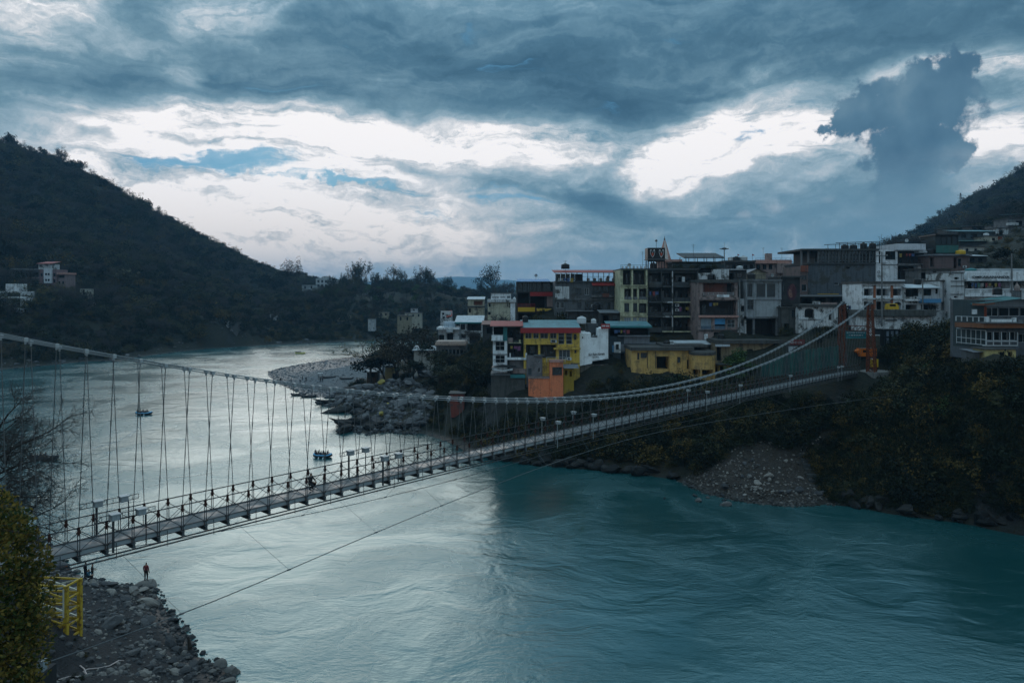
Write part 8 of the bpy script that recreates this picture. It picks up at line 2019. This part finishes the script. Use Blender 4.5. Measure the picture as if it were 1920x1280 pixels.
# ------------------------------------------------------------------ near bank: yellow truss, driftwood, hose, anchor
def near_bank():
    Y = 55.5; a = P(124, 1198, Y); t = empty('yellow_truss', (a.x, a.y, 0), R(-6)); tag(t, 'bright yellow steel lattice truss section standing on the near bank', 'steel truss')
    z0 = a.z; h = 100 / FPX * Y; w = 3.4; dp = 1.5; YM = rusty((0.50, 0.33, 0.03), rust=(0.16, 0.08, 0.02), amt=0.55, metal=0.0); YW = flat((0.62, 0.60, 0.50), .5, 0, .15, 'pale_paint_highlight')
    for (x, y) in ((0, 0), (-w, 0), (0, dp), (-w, dp)): mb = MB(); mb.box((x - .14, y - .14, z0 - 1.2), (x + .14, y + .14, z0 + h)); mb.build('corner_post', YM, t)
    mb = MB(); mb.box((-.16, -.17, z0 + h * .42), (-.04, -.144, z0 + h - .2)); mb.build('highlight_stripe', YW, t)  # highlight on the post put in as a pale colour strip
    n = 4
    for k in range(n + 1):
        z = z0 + h * k / n
        for (p, q) in (((0, 0), (-w, 0)), ((0, dp), (-w, dp)), ((0, 0), (0, dp)), ((-w, 0), (-w, dp))): mb = MB(); mb.bar((p[0], p[1], z - .05), (q[0], q[1], z - .05), .13); mb.build('cross_member', YM, t)
        if k < n:
            for y in (0, dp):
                mb = MB(); mb.bar((0, y + .02, z), (-w, y + .02, z + h / n), .11); mb.build('diagonal', YM if (k + (y > 0)) % 2 else YW, t)
                mb = MB(); mb.bar((-w, y - .03, z), (0, y - .03, z + h / n), .09); mb.build('diagonal', YW if k % 2 else YM, t)
    q = W(358, 1222); t = empty('driftwood', (q.x, q.y, -.2)); tag(t, 'dark upright driftwood stump in the shallows', 'driftwood'); mb = MB(); mb.tube([(0, 0, 0), (-.12, .05, .7), (-.25, .05, 1.5)], [.22, .17, .06], 7); mb.build('stump', M_BARK, t); mb = MB(); mb.tube([(-.1, 0, .5), (.18, -.1, .8)], [.08, .03], 5); mb.build('snag', M_BARK, t)
    def hose(pts, label):
        pp = []
        for px, py in pts:
            best = None
            for Y in np.arange(44, 75, .4):
                p = P(px, py, Y)
                if gz(p.x, p.y) >= p.z: best = p; break
            if best: pp.append(Vector((best.x, best.y, gz(best.x, best.y) + .07)))
        if len(pp) > 1: mb = MB(); mb.tube(pp, .045, 6); o = mb.build('hose', flat((.45, .38, .36), .6), None, True); tag(o, label, 'hose')
    hose([(232, 1241), (222, 1243), (205, 1251), (185, 1254), (165, 1257), (156, 1263), (163, 1268), (158, 1258), (150, 1250)], 'pale hose lying curled on the dark sand'); hose([(110, 1278), (120, 1273), (132, 1270), (148, 1271)], 'short pale hose at the bottom edge of the picture')
    # anchor block of the near wind guy
    p = BP(-3.2, DECK_HALF + 0.8 + 6.8 * (57.2 / 48.7) ** 1.9, 15.0); t = empty('guy_anchor', (p.x, p.y, 0)); tag(t, 'dark concrete anchor block with a steel cable clamp at the lower left', 'anchor block')
    mb = MB(); mb.box((-.75, -.5, gz(p.x, p.y) - 1), (.25, .6, p.z - .25)); mb.build('block', paint((.03, .03, .032), .6), t); mb = MB(); mb.box((-.15, -.15, p.z - .3), (.15, .15, p.z + .18)); mb.build('clamp', M_GALV, t)
near_bank()

# ------------------------------------------------------------------ wake of the raft
def wake(pts, w0, w1, label):
    m = MATS.get('foam')
    if not m:
        m, t_, b = new_mat('foam'); n = t_.noise(t_.new('ShaderNodeNewGeometry').outputs['Position'], 1.2, 5, .7)
        tr = t_.new('ShaderNodeBsdfTransparent'); mx = t_.new('ShaderNodeMixShader'); t_.put(mx.inputs[0], t_.rng(n, .48, .62, 0, .55)); b.inputs['Base Color'].default_value = (.55, .60, .62, 1)
        t_.l.new(tr.outputs[0], mx.inputs[1]); t_.l.new(b.outputs[0], mx.inputs[2]); t_.l.new(mx.outputs[0], m.node_tree.nodes['Material Output'].inputs[0]); MATS['foam'] = m
    pp = [W(*q) for q in pts]; mb = MB(); n = len(pp)
    for i in range(n - 1):
        a, b = pp[i], pp[i + 1]; d = (b - a).normalized(); s = Vector((-d.y, d.x, 0)); wa = w0 + (w1 - w0) * i / n; wb = w0 + (w1 - w0) * (i + 1) / n; z = Vector((0, 0, .02))
        mb.quad(a - s * wa + z, b - s * wb + z, b + s * wb + z, a + s * wa + z)
    o = mb.build('wake', m); tag(o, kind='stuff')
wake([(268, 781), (262, 800), (245, 815), (215, 828), (170, 842), (125, 855)], .35, .9, ''); wake([(104, 858), (150, 852), (200, 848), (260, 838), (330, 826), (420, 810), (500, 798)], .7, .4, '')

# ------------------------------------------------------------------ left bank buildings
def left_bank_town():
    b = Bld('pink_lodge', 'pinkish lodge with a red roofed tower and white arched windows on the left hill', 74, 106, 505, 560, 400, 10, paint((0.17, 0.115, 0.12), .5), foot=6)
    b.box('tower_room', 71, 495, 95, 505.2, .5, 8, WHITE_D); b.sheet_roof(70, 99, 494.5, 489.5, -1.2, 8, corrug((.30, .08, .07), .2)); b.box('white_bay', 84.5, 503, 98.5, 531, -1.2, 0, paint((.52, .56, .60), .3))
    for y in (516, 527):
        for x in (89, 94): b.box('arched_window', x - 1.6, y - 4, x + 1.6, y, -1.26, -1.2, M_GLASS)
    for (x0, y0) in ((76, 512), (80, 523), (76, 535), (82, 540), (100, 512), (100, 524), (76, 547)): b.win(x0, y0, x0 + 4, y0 + 6, 1, 1, M_DFRAME)
    b.done()
    b = Bld('lodge_gallery_wing', 'long dark gallery wing left of the red roofed tower', 22, 74, 506, 548, 402, 9, paint((.10, .105, .115), .5), foot=6)
    for i in range(7): b.hole(24 + i * 7, 511, 30 + i * 7, 519, 1.5)
    for i in range(6): b.win(26 + i * 8, 527, 31 + i * 8, 534, 1, 1, M_DFRAME)
    b.box('roof', 20, 503.5, 75, 506.4, -.8, 9, GREY); b.box('rail_band', 22, 519.5, 74, 522, -.4, 0, PINKW); b.done()
    b = Bld('lodge_right_wing', 'stepped pink wing right of the red roofed tower', 106.3, 123, 514, 556, 401, 9, paint((.20, .15, .15), .5), foot=6); b.hole(108, 516, 121, 521, 1.5); b.win(109, 527, 113, 533, 1, 1); b.win(116, 527, 120, 533, 1, 1); b.box('roof', 105, 511, 125, 514.4, -.8, 9, PINK); b.done()
    b = Bld('white_villa', 'white stepped villa at the far left edge with wide balcony slabs', -20, 40, 546, 586, 348, 10, WHITE_D, foot=6)
    b.log(10, 549, 38, 556, 1.5, None); b.log(20, 562, 38, 577, 1.5, None); b.win(2, 550, 8, 556); b.win(4, 564, 12, 574); b.box('upper_room', 8, 532, 30, 545.8, 1, 8, WHITE); b.box('balcony_slab', -10, 556, 48, 559, -1.6, 0, WHITE); b.box('balcony_slab', -10, 578, 44, 580.5, -1.2, 0, WHITE); b.done()
    b = Bld('pale_blue_row', 'low pale blue row of rooms on the left bank', 42, 100, 565, 580, 372, 7, paint((.34, .42, .46), .4), foot=5)
    for i in range(6): b.win(46 + i * 9, 569, 51 + i * 9, 577, 1, 1, M_DFRAME)
    b.box('roof', 40, 561, 102, 565.3, -.8, 7.3, paint((.40, .50, .54), .4)); b.done()
    def hut(px0, px1, py0, py1, Y, rgb, label, wins=1, roof=None):
        b = Bld('bank_hut', label, px0, px1, py0, py1, Y, 6, paint(rgb, .5), foot=6, cat='hut')
        for i in range(wins): x = px0 + (px1 - px0) * (i + .5) / wins; b.win(x - 1.6, py0 + 2, x + 1.6, py0 + (py1 - py0) * .6, 1, 1, M_DFRAME, sill=False)
        b.roof_slab(.4, .25, roof); b.done()
    hut(150, 164, 541, 568, 405, (.42, .42, .36), 'tall cream hut behind the trees on the left bank'); hut(172, 182, 567, 578, 398, (.45, .45, .44), 'white hut right of the tall cream hut'); hut(252, 266, 577, 586, 420, (.34, .29, .20), 'tan hut among the trees of the left bank'); hut(130, 144, 573, 580, 390, (.5, .5, .5), 'small white hut near the pale blue row')
    hut(404, 428, 602, 614, 424, (.42, .44, .45), 'white riverside hut with two dark openings', 2); hut(429, 444, 605, 614, 425, (.10, .10, .10), 'dark open shed next to the white riverside hut', 1)
    hut(399, 426, 531, 545, 560, (.40, .40, .34), 'pale flat terrace house high above the riverside huts', 2)
    hut(506, 517, 589, 598, 490, (.46, .47, .48), 'lone white hut on the far bank'); hut(629, 655, 591, 602, 500, (.30, .26, .19), 'tan brick house on the far bank wood edge', 3); hut(710, 728, 585, 596, 510, (.34, .31, .22), 'tan hut left of the pale cottages on the far bank', 2); hut(745, 770, 592, 606, 420, (.22, .19, .13), 'brown shed behind the large brown tree', 2); hut(759, 790, 587, 598, 480, (.33, .31, .25), 'pale cottage above the brown shed', 3); hut(690, 702, 598, 603, 480, (.38, .40, .41), 'tiny white roofed hut on the far bank')
    hut(770, 782, 578, 586, 520, (.42, .44, .45), 'tiny white hut far up the wooded bank')
    b = Bld('skyline_apartments', 'white multi storey building on the far tree line', 592, 616, 522, 545, 640, 12, paint((.40, .45, .48), .4), foot=10)
    for i in range(3):
        for j in range(2): b.win(595 + i * 7, 525 + j * 8, 599 + i * 7, 530 + j * 8, 1, 1, M_DFRAME, sill=False)
    b.box('upper_room', 604, 518, 615, 522, 1, 8, WHITE_D); b.done()
    b = Bld('skyline_terraces', 'grey terraced block right of the white building on the tree line', 616.3, 636, 526, 545, 642, 12, GREY, foot=10)
    for j in range(3): b.box('terrace_slab', 614, 526 + j * 4, 637 - j, 527.4 + j * 4, -1.5, 0, WHITE_D)
    b.done()
    hut(566, 590, 534, 546, 630, (.36, .41, .44), 'pale low house below the skyline apartments', 2)
left_bank_town()

# ------------------------------------------------------------------ air
def build_haze():
    mb = MB(); mb.box((-9400, -700, -6), (9400, 9400, 330)); o = mb.build('haze', [])
    m = bpy.data.materials.new('haze_air'); m.use_nodes = True; n = m.node_tree.nodes; n.clear()
    out = n.new('ShaderNodeOutputMaterial'); v = n.new('ShaderNodeVolumePrincipled'); v.inputs['Color'].default_value = (.30, .66, 1.0, 1); v.inputs['Density'].default_value = HAZE; v.inputs['Anisotropy'].default_value = 0.3
    m.node_tree.links.new(v.outputs[0], out.inputs['Volume']); o.data.materials.clear(); o.data.materials.append(m); tag(o, kind='stuff')
HAZE = 0.00013
build_haze()

# ------------------------------------------------------------------ labels: number look-alikes by their place from the left
def number_lookalikes():
    by = {}
    for o in SC.objects:
        if o.parent is None and o.get('label'): by.setdefault(o['label'], []).append(o)
    names = ['leftmost', 'second from the left', 'third from the left', 'fourth from the left', 'fifth from the left', 'sixth from the left', 'seventh from the left', 'eighth from the left', 'ninth from the left', 'tenth from the left', 'eleventh from the left', 'twelfth from the left', 'thirteenth from the left']
    for lab, lst in by.items():
        if len(lst) < 2: continue
        lst.sort(key=lambda o: o.location.x / max(1.0, o.location.y))
        for i, o in enumerate(lst): o['label'] = lab + ', ' + names[min(i, 12)]
number_lookalikes()
